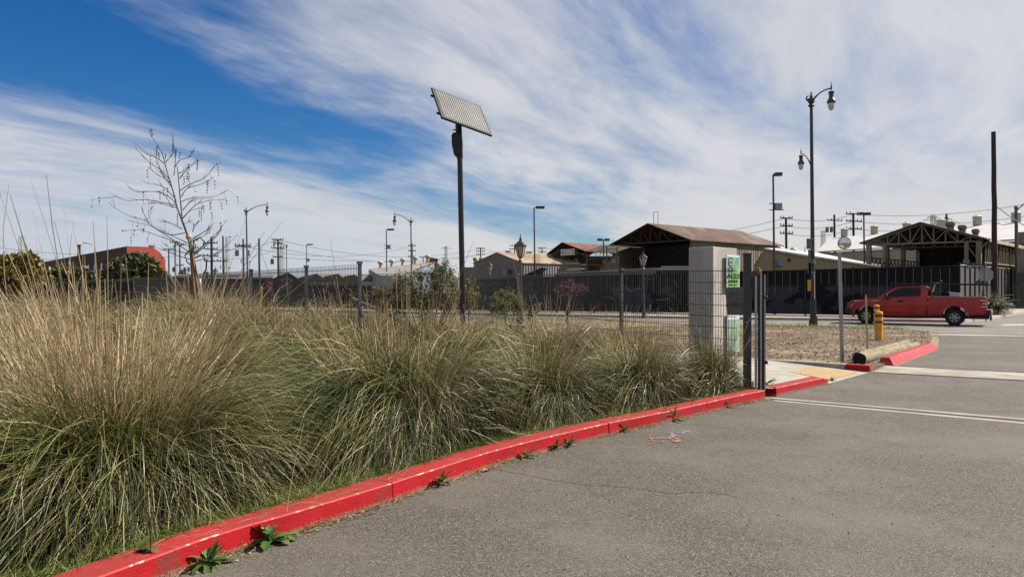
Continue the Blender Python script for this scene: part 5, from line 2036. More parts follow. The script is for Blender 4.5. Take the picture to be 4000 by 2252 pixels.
def lattice(px, ytop, Y, lab, w0, w1, m, arms=(), H=None, zb=0.0):
    tp = at(px, ytop, Y)
    t = thing('lattice_tower', lab, 'pylon', (tp.x, Y, 0))
    b = MB()
    z1 = tp.z
    n = max(6, int((z1 - zb) / (w0 + w1) * 1.3))
    cr = lambda s, k: Vector((tp.x + (-1, 1, 1, -1)[k] * (w0 + (w1 - w0) * s) / 2, Y + (-1, -1, 1, 1)[k] * (w0 + (w1 - w0) * s) / 2, zb + (z1 - zb) * s))
    rr = .045 + .00018 * Y
    for k in range(4):
        b.beam(cr(0, k), cr(1, k), rr, 3)
    for i in range(n):
        s, s2 = i / n, (i + 1) / n
        for k in range(4):
            b.beam(cr(s, k), cr(s2, (k + 1) % 4), rr * .6, 3)
            b.beam(cr(s, (k + 1) % 4), cr(s2, k), rr * .6, 3)
            b.beam(cr(s2, k), cr(s2, (k + 1) % 4), rr * .6, 3)
    b.build('lattice_mast', MT[m], t)
    for (ya, hw) in arms:
        z = EYE - (ya - 1126) / F * Y
        b = MB()
        for s in (-1, 1):
            tip = Vector((tp.x + s * hw, Y, z))
            b.beam(Vector((tp.x, Y - w1 / 2, z)), tip, rr * .8, 3)
            b.beam(Vector((tp.x, Y + w1 / 2, z)), tip, rr * .8, 3)
            b.beam(Vector((tp.x, Y, z + hw * .35)), tip, rr * .8, 3)
            b.beam(tip, tip - up * hw * .25, rr * .7, 3)
        b.build('arm', MT[m], t)
    return t


lattice(84, 922, 320, 'pale lattice tower above the yellowing tree at the picture edge', 1.7, 1.5, 'far_steel')
lattice(889, 925, 300, 'white lattice tower standing between the poles by the bare tree', 2.2, 1.1, 'far_steel')
lattice(1102, 946, 330, 'white lattice tower behind the black gabled building', 1.8, 1.4, 'far_steel')
lattice(1743, 962, 260, 'pale lattice mast with two floodlight arms next to the solar pole', 1.1, .8, 'far_steel', [(969, 1.5)])
lattice(3215, 900, 330, 'small pale lattice tower above the near end of the white hall roof', 1.8, 1.3, 'far_steel')
lattice(3697, 834, 260, 'pointed dark pylon with cross arms above the open pavilion roof', 4.6, .3, 'far_dark', [(868, 4.5), (856, 2.0)])
lattice(3646, 843, 275, 'second dark pylon with wide tilted head above the open pavilion', 4.4, 1.2, 'far_dark', [(860, 3.6), (848, 2.2)])


def power_line(p, q, sag, rad, lab='thin power line sagging across the sky between distant poles', grp='power lines'):
    n = 14
    b = MB()
    b.tube([p.lerp(q, k / n) - up * (sag * 4 * (k / n) * (1 - k / n)) for k in range(n + 1)], rad, 3)
    tag(b.build('power_line', MT['far_dark']), lab, 'power line', grp)


for (x0, y0, Y0, x1, y1, Y1, sg_) in ((-60, 958, 150, 659, 974, 170, 1.5), (-60, 990, 160, 684, 1000, 150, 1.2), (-60, 1080, 150, 240, 992, 330, 1.0),
                                      (659, 974, 170, 950, 958, 130, 1.5), (684, 947, 150, 1086, 936, 150, 1.8), (826, 999, 135, 1086, 969, 150, 1.2), (950, 963, 130, 1610, 960, 190, 2.2), (1086, 936, 150, 1877, 970, 210, 3.0), (1086, 969, 150, 1877, 994, 210, 2.5), (1086, 1004, 150, 2010, 972, 210, 2.0),
                                      (1877, 970, 210, 2117, 969, 210, 1.4), (2117, 969, 210, 3070, 852, 125, 2.0), (2117, 984, 210, 3070, 882, 125, 2.0), (3070, 852, 125, 3333, 836, 130, .8), (3070, 882, 125, 3333, 864, 130, .8), (3070, 912, 125, 3333, 894, 130, .8),
                                      (3333, 836, 130, 4100, 778, 120, 1.2), (3333, 864, 130, 4100, 828, 120, 1.2), (3333, 894, 130, 4100, 868, 130, 1.0)):
    power_line(at(x0, y0, Y0), at(x1, y1, Y1), sg_, .045)
power_line(at(1012, 950, 118), at(1069, 1092, 125), .9, .03, 'loose black cable hanging from the plain timber pole to the black gabled building', None)
power_line(at(3893, 806, 50), at(4080, 920, 46), .15, .035, 'dark guy cable running from the thick bare pole past the concrete street light', None)

# stop sign from behind with the street name plate
sb = at(3851, 1126, 40) - up * EYE
st = thing('stop_sign', 'octagonal stop sign seen from its grey back with blue street name plate above', 'road sign', sb)
b = MB()
b.beam(sb, Vector((sb.x, 40, 3.17)), .035, 6)
b.build('post', MT['galv'], st)
b = MB()
c = at(3851, 1073, 40.06)
b.slab([c + Vector((.44 * math.cos(a), 0, .44 * math.sin(a))) for a in [math.pi / 8 + k * math.pi / 4 for k in range(8)]], (0, .01, 0))
b.build('octagon_plate', MT['signback'], st)
b = MB()
c0, c1 = at(3775.8, 1047.5, 39.95), at(3848, 1031.5, 39.95)
b.box((c0 + c1) / 2, (c1.x - c0.x, .03, c1.z - c0.z))
b.build('name_plate', MT['navy'], st)
cc = (c0 + c1) / 2
text_obj('lettering', 'North Spring', .155, MT['signwhite'], st, facing(cc + Vector((-.07, -.019, .015)), (1, 0, 0), up), 1.05)
text_obj('lettering', '1600 N', .065, MT['signwhite'], st, facing(cc + Vector((-.36, -.019, -.078)), (1, 0, 0), up))
text_obj('lettering', 'St', .085, MT['signwhite'], st, facing(cc + Vector((.40, -.019, -.072)), (1, 0, 0), up))

# ================================================================== SOLAR POLE
SY = 16.0
s_top = at(1796, 610, SY)
s_base = Vector((at(1809, 1200, SY).x + .02, SY, 0))
so = thing('solar_light', 'tall black pole light with a tilted solar panel on top', 'solar light', s_base)
b = MB()
b.beam(s_base, s_top, .062, 16, .058)
b.lathe(s_base, [(.14, 0), (.14, .03), (.075, .05)], 12)
b.build('pole', MT['blackgloss'], so, smooth=True)
b = MB()
t1 = at(1790, 490, SY)
b.beam(s_top - up * .05, at(1791, 485, SY + .05), .070, 12)
b.beam(at(1770, 507, SY), at(1795, 508, SY), .014, 6)
b.build('neck', MT['black'], so)
k = SY / F
b = MB()
prof = [(1763, 526), (1770, 517), (1796, 515), (1803, 522), (1806, 560), (1805, 580), (1802, 598), (1797, 606), (1781, 608), (1772, 602), (1768, 580), (1764, 562)]
b.slab([at(x, y, SY - .10) for x, y in prof], (0, .20, 0))
b.build('lamp_housing', MT['black'], so, bevel=.02)
b = MB()
ring = at(1784, 536.5, SY - .105)
for q in range(6):
    a = q * math.pi / 3
    b.box(ring + Vector((.036 * math.cos(a), 0, .036 * math.sin(a))), (.012, .006, .022), 0, 0, 0, -a)
b.build('led_ring', MT['lamp_grey'], so)
cpx = [(1688, 347), (1872, 387), (1925, 519), (1739, 488)]
u3, v3 = Vector((184, 137, -40)) * k, Vector((51, -110, -141)) * k
ctr3 = at(1806, 435, SY - .05)
TL = ctr3 - u3 * .5 - v3 * .5
pn = u3.cross(v3).normalized()
if pn.z < 0:
    pn = -pn
un, vn = u3.normalized(), v3.normalized()
vn = (vn - un * vn.dot(un)).normalized()
ul_, vl_ = u3.length, v3.length


def pq(s, t, h=0.0):
    return TL + un * (ul_ * s) + vn * (vl_ * t) + pn * h


b = MB()
b.slab([pq(0, 0, -.05), pq(1, 0, -.05), pq(1, 1, -.05), pq(0, 1, -.05)], pn * .05)
b.build('panel_frame', MT['black'], so)
b = MB()
b.slab([pq(.02, .025, .001), pq(.98, .025, .001), pq(.98, .975, .001), pq(.02, .975, .001)], pn * .003)
b.build('solar_cells', [mat('solar cells', (0.040, 0.038, 0.042), .45, 0, (0.085, 0.078, 0.072), 3, 4, spec=.2)], so)
b = MB()
for i in range(20):
    s = .075 + .85 * i / 19
    b.slab([pq(s - .0045, .05, .0045), pq(s + .0045, .05, .0045), pq(s + .0045, .95, .0045), pq(s - .0045, .95, .0045)], pn * .002)
b.build('bus_bars', MT['galv'], so)
b = MB()
for t in (.22, .8):
    b.slab([pq(-.03, t - .02, -.09), pq(1.0, t - .02, -.09), pq(1.0, t + .02, -.09), pq(-.03, t + .02, -.09)], pn * .035)
b.beam(pq(.5, .5, -.06), at(1791, 490, SY + .05), .05, 8)
b.build('mounting_rail', MT['black'], so)

# ================================================================== VEHICLES
def profile_shell(name, prof, wfun, m, parent, zcuts, xcuts, smooth=True, bevel=0.0):
    """side outline (x, z) filled, sliced and pushed out to the half width wfun(x, z) on both sides, then closed"""
    bm = bmesh.new()
    vs = [bm.verts.new((x, 0, z)) for x, z in prof]
    f = bm.faces.new(vs)
    f.normal_update()
    bmesh.ops.triangulate(bm, faces=[f], ngon_method='EAR_CLIP')
    for z in zcuts:
        bmesh.ops.bisect_plane(bm, geom=bm.verts[:] + bm.edges[:] + bm.faces[:], plane_co=(0, 0, z), plane_no=(0, 0, 1))
    for x in xcuts:
        bmesh.ops.bisect_plane(bm, geom=bm.verts[:] + bm.edges[:] + bm.faces[:], plane_co=(x, 0, 0), plane_no=(1, 0, 0))
    bm.verts.index_update()
    V = [v.co.copy() for v in bm.verts]
    Fs = [[v.index for v in f.verts] for f in bm.faces]
    be = [(e.verts[0].index, e.verts[1].index) for e in bm.edges if len(e.link_faces) == 1]
    bm.free()
    n = len(V)
    b = MB()
    allv = [Vector((v.x, -wfun(v.x, v.z), v.z)) for v in V] + [Vector((v.x, wfun(v.x, v.z), v.z)) for v in V]
    fs = [tuple(f) for f in Fs] + [tuple(i + n for i in reversed(f)) for f in Fs]
    fs += [(a, c, c + n, a + n) for a, c in be]
    b.add(allv, fs)
    return b.build(name, m, parent, smooth=smooth, bevel=bevel)


def arc(cx, cz, r, a0, a1, n=10):
    return [(cx + r * math.cos(R(a0 + (a1 - a0) * k / n)), cz + r * math.sin(R(a0 + (a1 - a0) * k / n))) for k in range(n + 1)]


def wheel(t, x, y, r, w, side, rim_r, spokes=6):
    """side -1: outer face towards -y"""
    b = MB()
    prof = [(rim_r, -w / 2), (r - .03, -w / 2), (r, -w / 2 + .04), (r, w / 2 - .04), (r - .03, w / 2), (rim_r, w / 2)]
    b.lathe((0, 0, 0), prof, 26, cap=False)
    Mx = Matrix.Translation((x, y, r)) @ Matrix.Rotation(R(90), 4, 'X')
    b.v = [tuple(Mx @ Vector(v)) for v in b.v]
    wh_ = b.build('wheel', MT['rubber'], t, smooth=True)
    b = MB()
    o = w / 2 - .035
    sgn_ = 1 if side < 0 else -1
    b.lathe((0, 0, 0), [(rim_r, o - .06), (rim_r + .005, o + .02), (rim_r - .025, o + .022), (rim_r - .035, o - .03)], 24, cap=False)
    b.lathe((0, 0, 0), [(.085, o - .05), (.085, o + .012), (.05, o + .03), (.01, o + .034)], 14)
    for k in range(spokes):
        a = 2 * math.pi * k / spokes
        b.box((math.cos(a) * rim_r * .62, math.sin(a) * rim_r * .62, o - .01), (rim_r * .72, .075, .03), a)
    Mx2 = Mx @ (Matrix.Identity(4) if sgn_ > 0 else Matrix.Rotation(R(180), 4, 'X'))
    b.v = [tuple(Mx2 @ Vector(v)) for v in b.v]
    rm = b.build('rim', MT['rim'], t)
    rm.parent = wh_
    b = MB()
    b.lathe((0, 0, 0), [(rim_r - .02, o - .07), (.01, o - .065)], 20)
    b.v = [tuple(Mx2 @ Vector(v)) for v in b.v]
    dk = b.build('rim_well', MT['plastic'], t)
    dk.parent = wh_
    return wh_


td_ = Vector((.83, -.56, 0)).normalized()      # towards the tailgate
tr = thing('pickup_truck', 'red pickup truck with tinted windows and ladder rack crossing the street', 'pickup truck', (21.3, 35.2, 0), None, math.atan2(td_.y, td_.x), local=True)
# local axes: +x tailgate, -y towards the camera; origin at the near rear wheel's contact, body centre at y=+0.86
YC = .86


def wlow(x, z):
    w = .985
    if z < .62:
        w = .955
    elif z < .75:
        w = .985
    elif z > 1.25:
        w = .955
    elif z > 1.05:
        w = .975
    if x < -4.35:
        w -= (abs(x + 4.35)) ** 1.5 * .30
    if x < -3.3 and z > 1.2:
        w -= .10
    if z > 1.36:
        w -= .015
    return w


prof = [(-4.72, .62), (-4.76, .80), (-4.76, 1.0), (-4.70, 1.10), (-4.55, 1.17), (-4.2, 1.235), (-3.7, 1.30), (-3.32, 1.345), (-3.0, 1.36), (-1.14, 1.385), (1.20, 1.395), (1.27, 1.37), (1.285, 1.2), (1.27, .62), (1.20, .56)]
prof += [(.72, .52)] + arc(0, .44, .545, 8, 172, 12) + [(-.72, .47), (-1.1, .455), (-3.2, .455)] + arc(-3.88, .44, .525, 6, 174, 12) + [(-4.45, .56)]
prof = prof[::-1]
shell = profile_shell('body', prof, wlow, MT['truckred'], tr, [.62, .75, .9, 1.05, 1.2, 1.26, 1.36], [-4.55, -4.35, -4.2, -3.9, -3.6, -3.3, -2.2, -.5, .5])
shell.location = (0, YC, 0)


def wcab(x, z):
    return .94 - (z - 1.36) * .42


cabp = [(-3.36, 1.33), (-2.95, 1.60), (-2.58, 1.83), (-2.35, 1.90), (-1.95, 1.935), (-1.5, 1.93), (-1.22, 1.90), (-1.09, 1.84), (-1.12, 1.6), (-1.15, 1.33)]
cab = profile_shell('cab', cabp[::-1], wcab, MT['truckred'], tr, [1.5, 1.7, 1.83], [-2.9, -2.3, -1.6])
cab.location = (0, YC, 0)


def tp_(x, s, z, o=.006):
    return Vector((x, YC + s * (wcab(x, z) + o), z))


for s in (-1, 1):
    b = MB()
    w_ = [(-3.08, 1.385), (-2.98, 1.44), (-2.60, 1.70), (-2.42, 1.79), (-2.2, 1.83), (-1.55, 1.83), (-1.42, 1.79), (-1.42, 1.47), (-1.5, 1.42), (-2.2, 1.40), (-2.5, 1.36), (-2.7, 1.36)]
    b.poly([tp_(x, s, z) for x, z in w_])
    b.build('side_window', MT['tint'], tr)
    b = MB()
    b.box((-2.28, YC + s * 1.0, 1.185), (.24, .05, .085))
    b.build('door_handle', MT['plastic'], tr, bevel=.015)
    b = MB()
    b.box((-2.92, YC + s * 1.10, 1.40), (.13, .26, .21), s * .2)
    b.box((-2.86, YC + s * .98, 1.36), (.08, .2, .05))
    b.build('wing_mirror', MT['plastic'], tr, bevel=.03)
    b = MB()
    for x, z0, z1, w in ((-1.12, .50, 1.37, .022), (-1.98, .50, 1.37, .008), (-3.12, .52, 1.33, .008)):
        pts = [z0, .61, .68, .75, .9, 1.06, 1.2, z1]
        for i in range(len(pts) - 1):
            za, zc = pts[i], pts[i + 1]
            b.poly([(x - w, YC + s * (wlow(x, za) + .004), za), (x + w, YC + s * (wlow(x, za) + .004), za), (x + w, YC + s * (wlow(x, zc) + .004), zc), (x - w, YC + s * (wlow(x, zc) + .004), zc)])
    b.box((-1.16, YC + s * .965, .60), (.11, .04, .26))
    b.build('door_seam', MT['plastic'], tr)
    for xc, rr in ((0, .56), (-3.88, .54)):
        b = MB()
        a_ = arc(xc, .44, rr + .06, 2, 178, 16)
        i_ = arc(xc, .44, rr - .02, 2, 178, 16)
        for k in range(16):
            b.poly([(a_[k][0], YC + s * .99, a_[k][1]), (a_[k + 1][0], YC + s * .99, a_[k + 1][1]), (i_[k + 1][0], YC + s * 1.005, i_[k + 1][1]), (i_[k][0], YC + s * 1.005, i_[k][1])])
        b.build('wheel_arch', MT['truckred'], tr, smooth=True)
    # lamps
    b = MB()
    z_ = 1.0
    b.slab([(-4.70, YC + s * .87, 1.08), (-4.35, YC + s * .985, 1.10), (-4.45, YC + s * .985, .98), (-4.52, YC + s * .97, .86), (-4.74, YC + s * .86, .86)], (0, -s * .12, 0), 0)
    b.build('headlight', MT['lampglass'], tr)
    b = MB()
    b.slab([(-4.62, YC + s * .925, .98), (-4.50, YC + s * .985, .98), (-4.54, YC + s * .975, .87), (-4.66, YC + s * .90, .87)], (0, s * .012, 0))
    b.build('turn_signal', MT['amber'], tr)
    b = MB()
    b.box((1.17, YC + s * .935, 1.09), (.24, .11, .34))
    b.build('tail_light', MT['taillens'], tr, bevel=.012)
    b = MB()
    for dz, h_ in ((.145, .045), (.0, .05), (-.15, .035)):
        b.box((1.16 if dz else 1.2, YC + s * .992, 1.09 + dz), (.23 if dz else .13, .012, h_))
    b.box((1.285, YC + s * .96, 1.09), (.012, .06, .3))
    b.build('reverse_lens', MT['lampglass'], tr)
    b = MB()
    b.box((-3.42, YC + s * .99, 1.19), (.30, .01, .045))
    b.build('badge', MT['chrome'], tr)
b = MB()
b.poly([(-3.30, YC - .80, 1.392), (-3.30, YC + .80, 1.392), (-2.60, YC + .66, 1.832), (-2.60, YC - .66, 1.832)])
b.build('windscreen', MT['tint'], tr)
b = MB()
b.poly([(-1.075, YC - .66, 1.80), (-1.075, YC + .66, 1.80), (-1.125, YC + .80, 1.43), (-1.125, YC - .80, 1.43)])
b.build('rear_window', MT['tint'], tr)
b = MB()
b.box((.06, YC, 1.394), (2.2, 1.72, .012))
b.build('bed_liner', MT['plastic'], tr)
b = MB()
b.box((1.295, YC, 1.03), (.02, 1.56, .62))
b.build('tailgate', MT['truckred'], tr, bevel=.02)
b = MB()
b.box((1.31, YC, 1.24), (.02, .22, .09))
b.build('tailgate_handle', MT['plastic'], tr)
b = MB()
b.box((1.40, YC, .64), (.26, 1.92, .22))
b.build('rear_bumper', MT['chrome'], tr, bevel=.03)
b = MB()
b.box((1.36, YC, .66), (.22, 1.95, .27))
b.box((-3.6, YC, .5), (1.9, 1.6, .12))
b.box((-1.2, YC, .42), (5.2, 1.4, .16))
b.build('chassis', MT['plastic'], tr, bevel=.02)
b = MB()
b.box((-4.74, YC, .68), (.20, 1.86, .34))
b.box((-4.60, YC, .60), (.34, 1.93, .36))
b.build('front_bumper', MT['plastic'], tr, bevel=.05)
b = MB()
b.box((-4.765, YC, .97), (.03, 1.35, .24))
b.build('grille', MT['plastic'], tr)
b = MB()
b.box((1.46, YC - .2, .42), (.08, .08, .3))
b.build('tow_hitch', MT['plastic'], tr)
for x in (0, -3.88):
    wheel(tr, x, .14, .395, .27, -1, .225)
    wheel(tr, x, 1.58, .395, .27, 1, .225)
lr = MB()
for s in (-1, 1):
    lr.beam((1.05, YC + s * .86, 1.38), (1.12, YC + s * .84, 1.95), .042, 6)
    lr.beam((-.95, YC + s * .86, 1.38), (-1.02, YC + s * .84, 2.0), .032, 6)
    lr.beam((-2.75, YC + s * .80, 2.03), (1.35, YC + s * .84, 1.985), .045, 6)
for x in (-1.02, 1.12):
    lr.beam((x, YC - .86, 2.0), (x, YC + .86, 2.0), .03, 6)
lr.beam((1.3, YC - .80, 1.4), (1.3, YC - .80, 2.1), .02, 6)
lr.build('ladder_rack', MT['black'], tr)
b = MB()
b.beam((1.05, YC - .875, 1.40), (1.12, YC - .86, 1.93), .036, 6)
b.box((-.86, YC - .85, 1.80), (.05, .05, .34), 0, 0, 0, .25)
b.build('rack_leg', MT['steel'], tr)
r = random.Random(3)
for x0, n_ in ((-.75, 9), (1.15, 12)):
    b = MB()
    for k in range(n_):
        c = Vector((x0 + r.uniform(-.25, .25), YC - .8 + r.uniform(-.1, .1), 2.06 + r.uniform(-.02, .10)))
        b.box(c, (r.uniform(.06, .2), .05, r.uniform(.02, .06)), r.uniform(0, 3), 0, 0, r.uniform(-.5, .5))
    if x0 > 0:
        b.tube([Vector((1.28 + .17 * math.cos(a), YC - .8, 2.02 + .11 * math.sin(a))) for a in [k * math.pi / 7 for k in range(15)]], .018, 6)
    b.build('rack_clamp', MT['black'], tr)
b = MB()
for k in range(4):
    b.box((-.80 + k * .09, YC - .86, 2.04 + (k % 2) * .03), (.10, .04, .02))
b.build('rack_strap', MT['steel'], tr)
tb = MB()
tb.box((-.05, 0, .07), (.42, .36, .13))
tb.box((-.06, 0, .155), (.5, .4, .04), 0, 0, 0, .12)
tbo = tb.build('tool_box', MT['steel'])
tbo.matrix_world = Matrix.Translation((21.3, 35.2, 0)) @ Matrix.Rotation(math.atan2(td_.y, td_.x), 4, 'Z') @ Matrix.Translation((0.05, YC - .35, 1.42))
tag(tbo, 'pale tool box resting in the bed of the red pickup', 'tool box')

# white car far away on the street
wc = thing('parked_car', 'white car far down the street, half hidden by dry grass stalks', 'car', (-30.8, 60.0, 0), None, R(205), local=True)
carp = [(-2.1, .42), (-2.15, .65), (-2.0, .82), (-1.1, .95), (1.7, 1.0), (2.1, .95), (2.15, .5), (2.0, .36)] + arc(1.35, .32, .38, 0, 180, 8) + arc(-1.35, .32, .38, 0, 180, 8)
profile_shell('body', carp[::-1] if False else carp, lambda x, z: .86 - max(0, abs(x) - 1.6) * .25, MT['carwhite'], wc, [.6, .8], [-1.6, 1.6])
profile_shell('cab', [(-1.15, .93), (-.4, 1.38), (.3, 1.46), (1.1, 1.42), (1.9, .98)], lambda x, z: .80 - (z - .93) * .4, MT['carwhite'], wc, [1.2], [])
for s in (-1, 1):
    b = MB()
    b.poly([(x, s * (.808 - (z - .93) * .4), z) for x, z in ((-.9, 1.0), (-.35, 1.32), (.3, 1.39), (1.0, 1.36), (1.55, 1.03))])
    b.build('side_window', MT['tint'], wc)
    for x in (-1.35, 1.35):
        b = MB()
        b.lathe((0, 0, 0), [(.02, -.1), (.32, -.1), (.32, .1), (.02, .1)], 16)
        Mx = Matrix.Translation((x, s * .78, .32)) @ Matrix.Rotation(R(90), 4, 'X')
        b.v = [tuple(Mx @ Vector(v)) for v in b.v]
        b.build('wheel', MT['rubber'], wc)
b = MB()
b.poly([(-1.10, -.74, .975), (-1.10, .74, .975), (-.42, .60, 1.375), (-.42, -.60, 1.375)])
b.poly([(1.87, -.72, 1.01), (1.87, .72, 1.01), (1.13, .60, 1.41), (1.13, -.60, 1.41)])
b.build('windscreen', MT['tint'], wc)

# ================================================================== VEGETATION
def ribbons(name, P, Wd, side, m, parent=None, org=(0, 0, 0)):
    """P: blades x points x 3, Wd: blades x points half widths, side: blades x 3"""
    n, k, _ = P.shape
    L = P - side[:, None, :] * Wd[:, :, None]
    Rr = P + side[:, None, :] * Wd[:, :, None]
    V = np.empty((n, k, 2, 3), np.float32)
    V[:, :, 0] = L
    V[:, :, 1] = Rr
    V = V.reshape(-1, 3) - np.array(org, np.float32)
    base = (np.arange(n) * k * 2)[:, None] + (np.arange(k - 1) * 2)[None, :]
    Q = np.stack([base, base + 1, base + 3, base + 2], -1).reshape(-1, 4).astype(np.int32)
    me = bpy.data.meshes.new(name)
    me.vertices.add(len(V))
    me.vertices.foreach_set('co', V.ravel())
    me.loops.add(Q.size)
    me.loops.foreach_set('vertex_index', Q.ravel())
    me.polygons.add(len(Q))
    me.polygons.foreach_set('loop_start', np.arange(0, Q.size, 4, dtype=np.int32))
    me.polygons.foreach_set('loop_total', np.full(len(Q), 4, np.int32))
    me.update(calc_edges=True)
    me.validate()
    me.materials.append(m)
    ob = bpy.data.objects.new(name, me)
    COL.objects.link(ob)
    ob.parent = parent
    return ob


def blades(g, n, r0, th_lo, th_hi, L_lo, L_hi, bend_lo, bend_hi, w, seg=6, tufts=70, spread=.22, gscale=1.0, zmin=.02):
    """arching blades that start on a disc; returns points, widths, side vectors"""
    tphi = g.uniform(0, 2 * np.pi, tufts)
    tth = th_lo + (th_hi - th_lo) * np.sqrt(g.uniform(0, 1, tufts))
    tb = g.uniform(bend_lo, bend_hi, tufts)
    k = g.integers(0, tufts, n)
    phi = tphi[k] + g.normal(0, spread, n) / np.maximum(.25, np.sin(tth[k]))
    th = np.abs(tth[k] + g.normal(0, spread * .6, n))
    bend = tb[k] + g.normal(0, .22, n)
    L = g.uniform(L_lo, L_hi, n) * (1 + .12 * np.sin(tphi[k] * 3))
    rr = r0 * np.sqrt(g.uniform(0, 1, n))
    pa = phi + g.normal(0, .7, n)
    P = np.empty((n, seg + 1, 3))
    P[:, 0] = np.stack([rr * np.cos(pa), rr * np.sin(pa), np.zeros(n)], -1)
    wob = g.normal(0, .10 + .9 * w * 30 * (bend_hi > .5), n)
    ja, jf = np.zeros(n), np.zeros(n)
    jit = .075 if bend_hi > .5 else .02
    snap = np.where(g.uniform(0, 1, n) < (.10 if bend_hi > .5 else .0), g.integers(2, seg, n), 99)
    kink = g.normal(.9, .35, n)
    for i in range(seg):
        t = (i + .5) / seg
        ja += g.normal(0, jit, n) + np.where(snap == i, kink, 0)
        jf += g.normal(0, jit * 1.3, n)
        a = th + bend * t ** 1.4 + ja
        f = phi + wob * t * 2 + jf
        st = np.stack([np.sin(a) * np.cos(f), np.sin(a) * np.sin(f), np.cos(a)], -1) * (L / seg)[:, None]
        P[:, i + 1] = P[:, i] + st
    P[:, :, 2] = np.maximum(P[:, :, 2], zmin + g.uniform(0, .06, n)[:, None])
    tt = np.linspace(0, 1, seg + 1)
    wd = (w * g.uniform(.7, 1.3, n))[:, None] * (1 - .82 * tt ** 1.5)[None, :]
    s = np.stack([-np.sin(phi), np.cos(phi), np.zeros(n)], -1) + g.normal(0, .45, (n, 3))
    s /= np.linalg.norm(s, axis=1)[:, None]
    return P, wd * .5, s


KN = np.array([(p.x, p.y) for p in KC])


def hold_back(P, loc, g, over=.10):
    """blades that would lie across the kerb hang down behind it instead"""
    n, k, _ = P.shape
    Wp = P[:, :, :2].reshape(-1, 2) + np.array(loc[:2])
    best = np.full(len(Wp), 1e9)
    dist = np.zeros(len(Wp))
    nx = np.zeros((len(Wp), 2))
    for i in range(len(KN) - 1):
        a, b_ = KN[i], KN[i + 1]
        d = b_ - a
        L = np.linalg.norm(d)
        d = d / L
        t = np.clip((Wp - a) @ d, 0, L)
        c = a + t[:, None] * d
        e = Wp - c
        dd = (e ** 2).sum(1)
        nn_ = np.array([-d[1], d[0]])
        m_ = dd < best
        best[m_] = dd[m_]
        dist[m_] = (e @ nn_)[m_]
        nx[m_] = nn_
    dist = dist.reshape(n, k)
    d0 = dist[:, 0]
    dm = dist.min(1)
    lim = KW + .12 - np.abs(g.normal(0, over, n))
    bad = dm < lim
    f = np.where(bad, np.clip((d0 - lim) / np.maximum(d0 - dm, 1e-3), .1, 1), 1.0)
    nb_ = nx.reshape(n, k, 2)[:, k // 2]
    off = P[:, :, :2] - P[:, :1, :2]
    comp = (off * nb_[:, None, :]).sum(2)
    P[:, :, :2] -= (comp * (1 - f[:, None]) * (comp < 0))[:, :, None] * nb_[:, None, :]
    return P


def grass_clump(loc, H, Rr, n, ns, lab, seed, w=.0042, dry=.18, stalkL=(1.5, 1.95), lean=0.0, tall=0, grp='clumps of bunch grass', hold=False):
    g = np.random.default_rng(seed)
    t = thing('bunch_grass', lab, 'ornamental grass', loc, grp, local=True)

    def many(name, total, m, shares, ww):
        A = []
        for q, (sh_, r0, t0, t1, l0, l1, b0, b1, tf, sp_) in enumerate(shares):
            A.append(blades(g, int(total * sh_), r0, t0, t1, l0, l1, b0, b1, ww, seg=7, tufts=tf, spread=sp_))
        P = np.concatenate([a[0] for a in A])
        if hold:
            P = hold_back(P, loc, g)
        ribbons(name, P, np.concatenate([a[1] for a in A]), np.concatenate([a[2] for a in A]), m, t)

    n = int(n * .66)
    w = w * 1.18
    k1 = int(n * (1 - dry))
    many('foliage', k1, MT['blade'], (
        (.24, Rr * .28, .02, .60, H * .72, H * 1.04, .10, .80, 90, .14),
        (.40, Rr * .32, .12, .68, Rr * 1.40, Rr * 1.92, 1.30, 2.3, 130, .13),
        (.22, Rr * .36, .50, 1.05, Rr * 1.10, Rr * 1.50, 1.00, 2.0, 110, .14),
        (.14, Rr * .40, .85, 1.45, Rr * .72, Rr * 1.05, .70, 1.5, 90, .17)), w)
    many('shade_thatch', int(n * .55), MT['thatch'], (  # dark inner blades paint the shaded gaps and block light through the clump
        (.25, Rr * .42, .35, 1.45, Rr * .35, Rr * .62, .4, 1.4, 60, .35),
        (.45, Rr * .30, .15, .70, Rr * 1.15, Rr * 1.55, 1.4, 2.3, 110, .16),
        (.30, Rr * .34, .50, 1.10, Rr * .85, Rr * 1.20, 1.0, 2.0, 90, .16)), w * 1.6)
    many('dry_foliage', int(n * dry), MT['blade_dry'], (
        (.50, Rr * .26, .02, .58, H * .85, H * 1.18, .1, .8, 40, .16),
        (.50, Rr * .32, .15, .9, Rr * 1.35, Rr * 1.9, 1.2, 2.2, 60, .14)), w)
    if ns:
        P, wd, s = blades(g, ns, Rr * .25, .03, .56, stalkL[0], stalkL[1], .02, .42, .0036, seg=8, tufts=max(14, ns // 6), spread=.10)
        tt = np.linspace(0, 1, 9)
        wd = (np.full(len(P), .0022) * g.uniform(.8, 1.25, len(P)))[:, None] * (1 - .5 * tt + 1.1 * np.exp(-((tt - .86) / .12) ** 2))[None, :]
        ribbons('seed_stalks', np.concatenate([P, P]), np.concatenate([wd, wd]), np.concatenate([s, np.cross(s, np.array([.1, .2, .97]))]), MT['stalk'], t)
    if tall:
        P, wd, s = blades(g, tall, Rr * .25, .02, .42, stalkL[1] * 1.05, stalkL[1] * 1.40, .0, .22, .004, seg=8, tufts=max(8, tall // 2), spread=.10)
        tt = np.linspace(0, 1, 9)
        wd = (np.full(len(P), .0014) * g.uniform(.8, 1.25, len(P)))[:, None] * (1 - .4 * tt + 1.5 * np.exp(-((tt - .82) / .16) ** 2))[None, :]
        ribbons('tall_stalks', np.concatenate([P, P]), np.concatenate([wd, wd]), np.concatenate([s, np.cross(s, np.array([.1, .2, .97]))]), MT['stalk'], t)
    return t


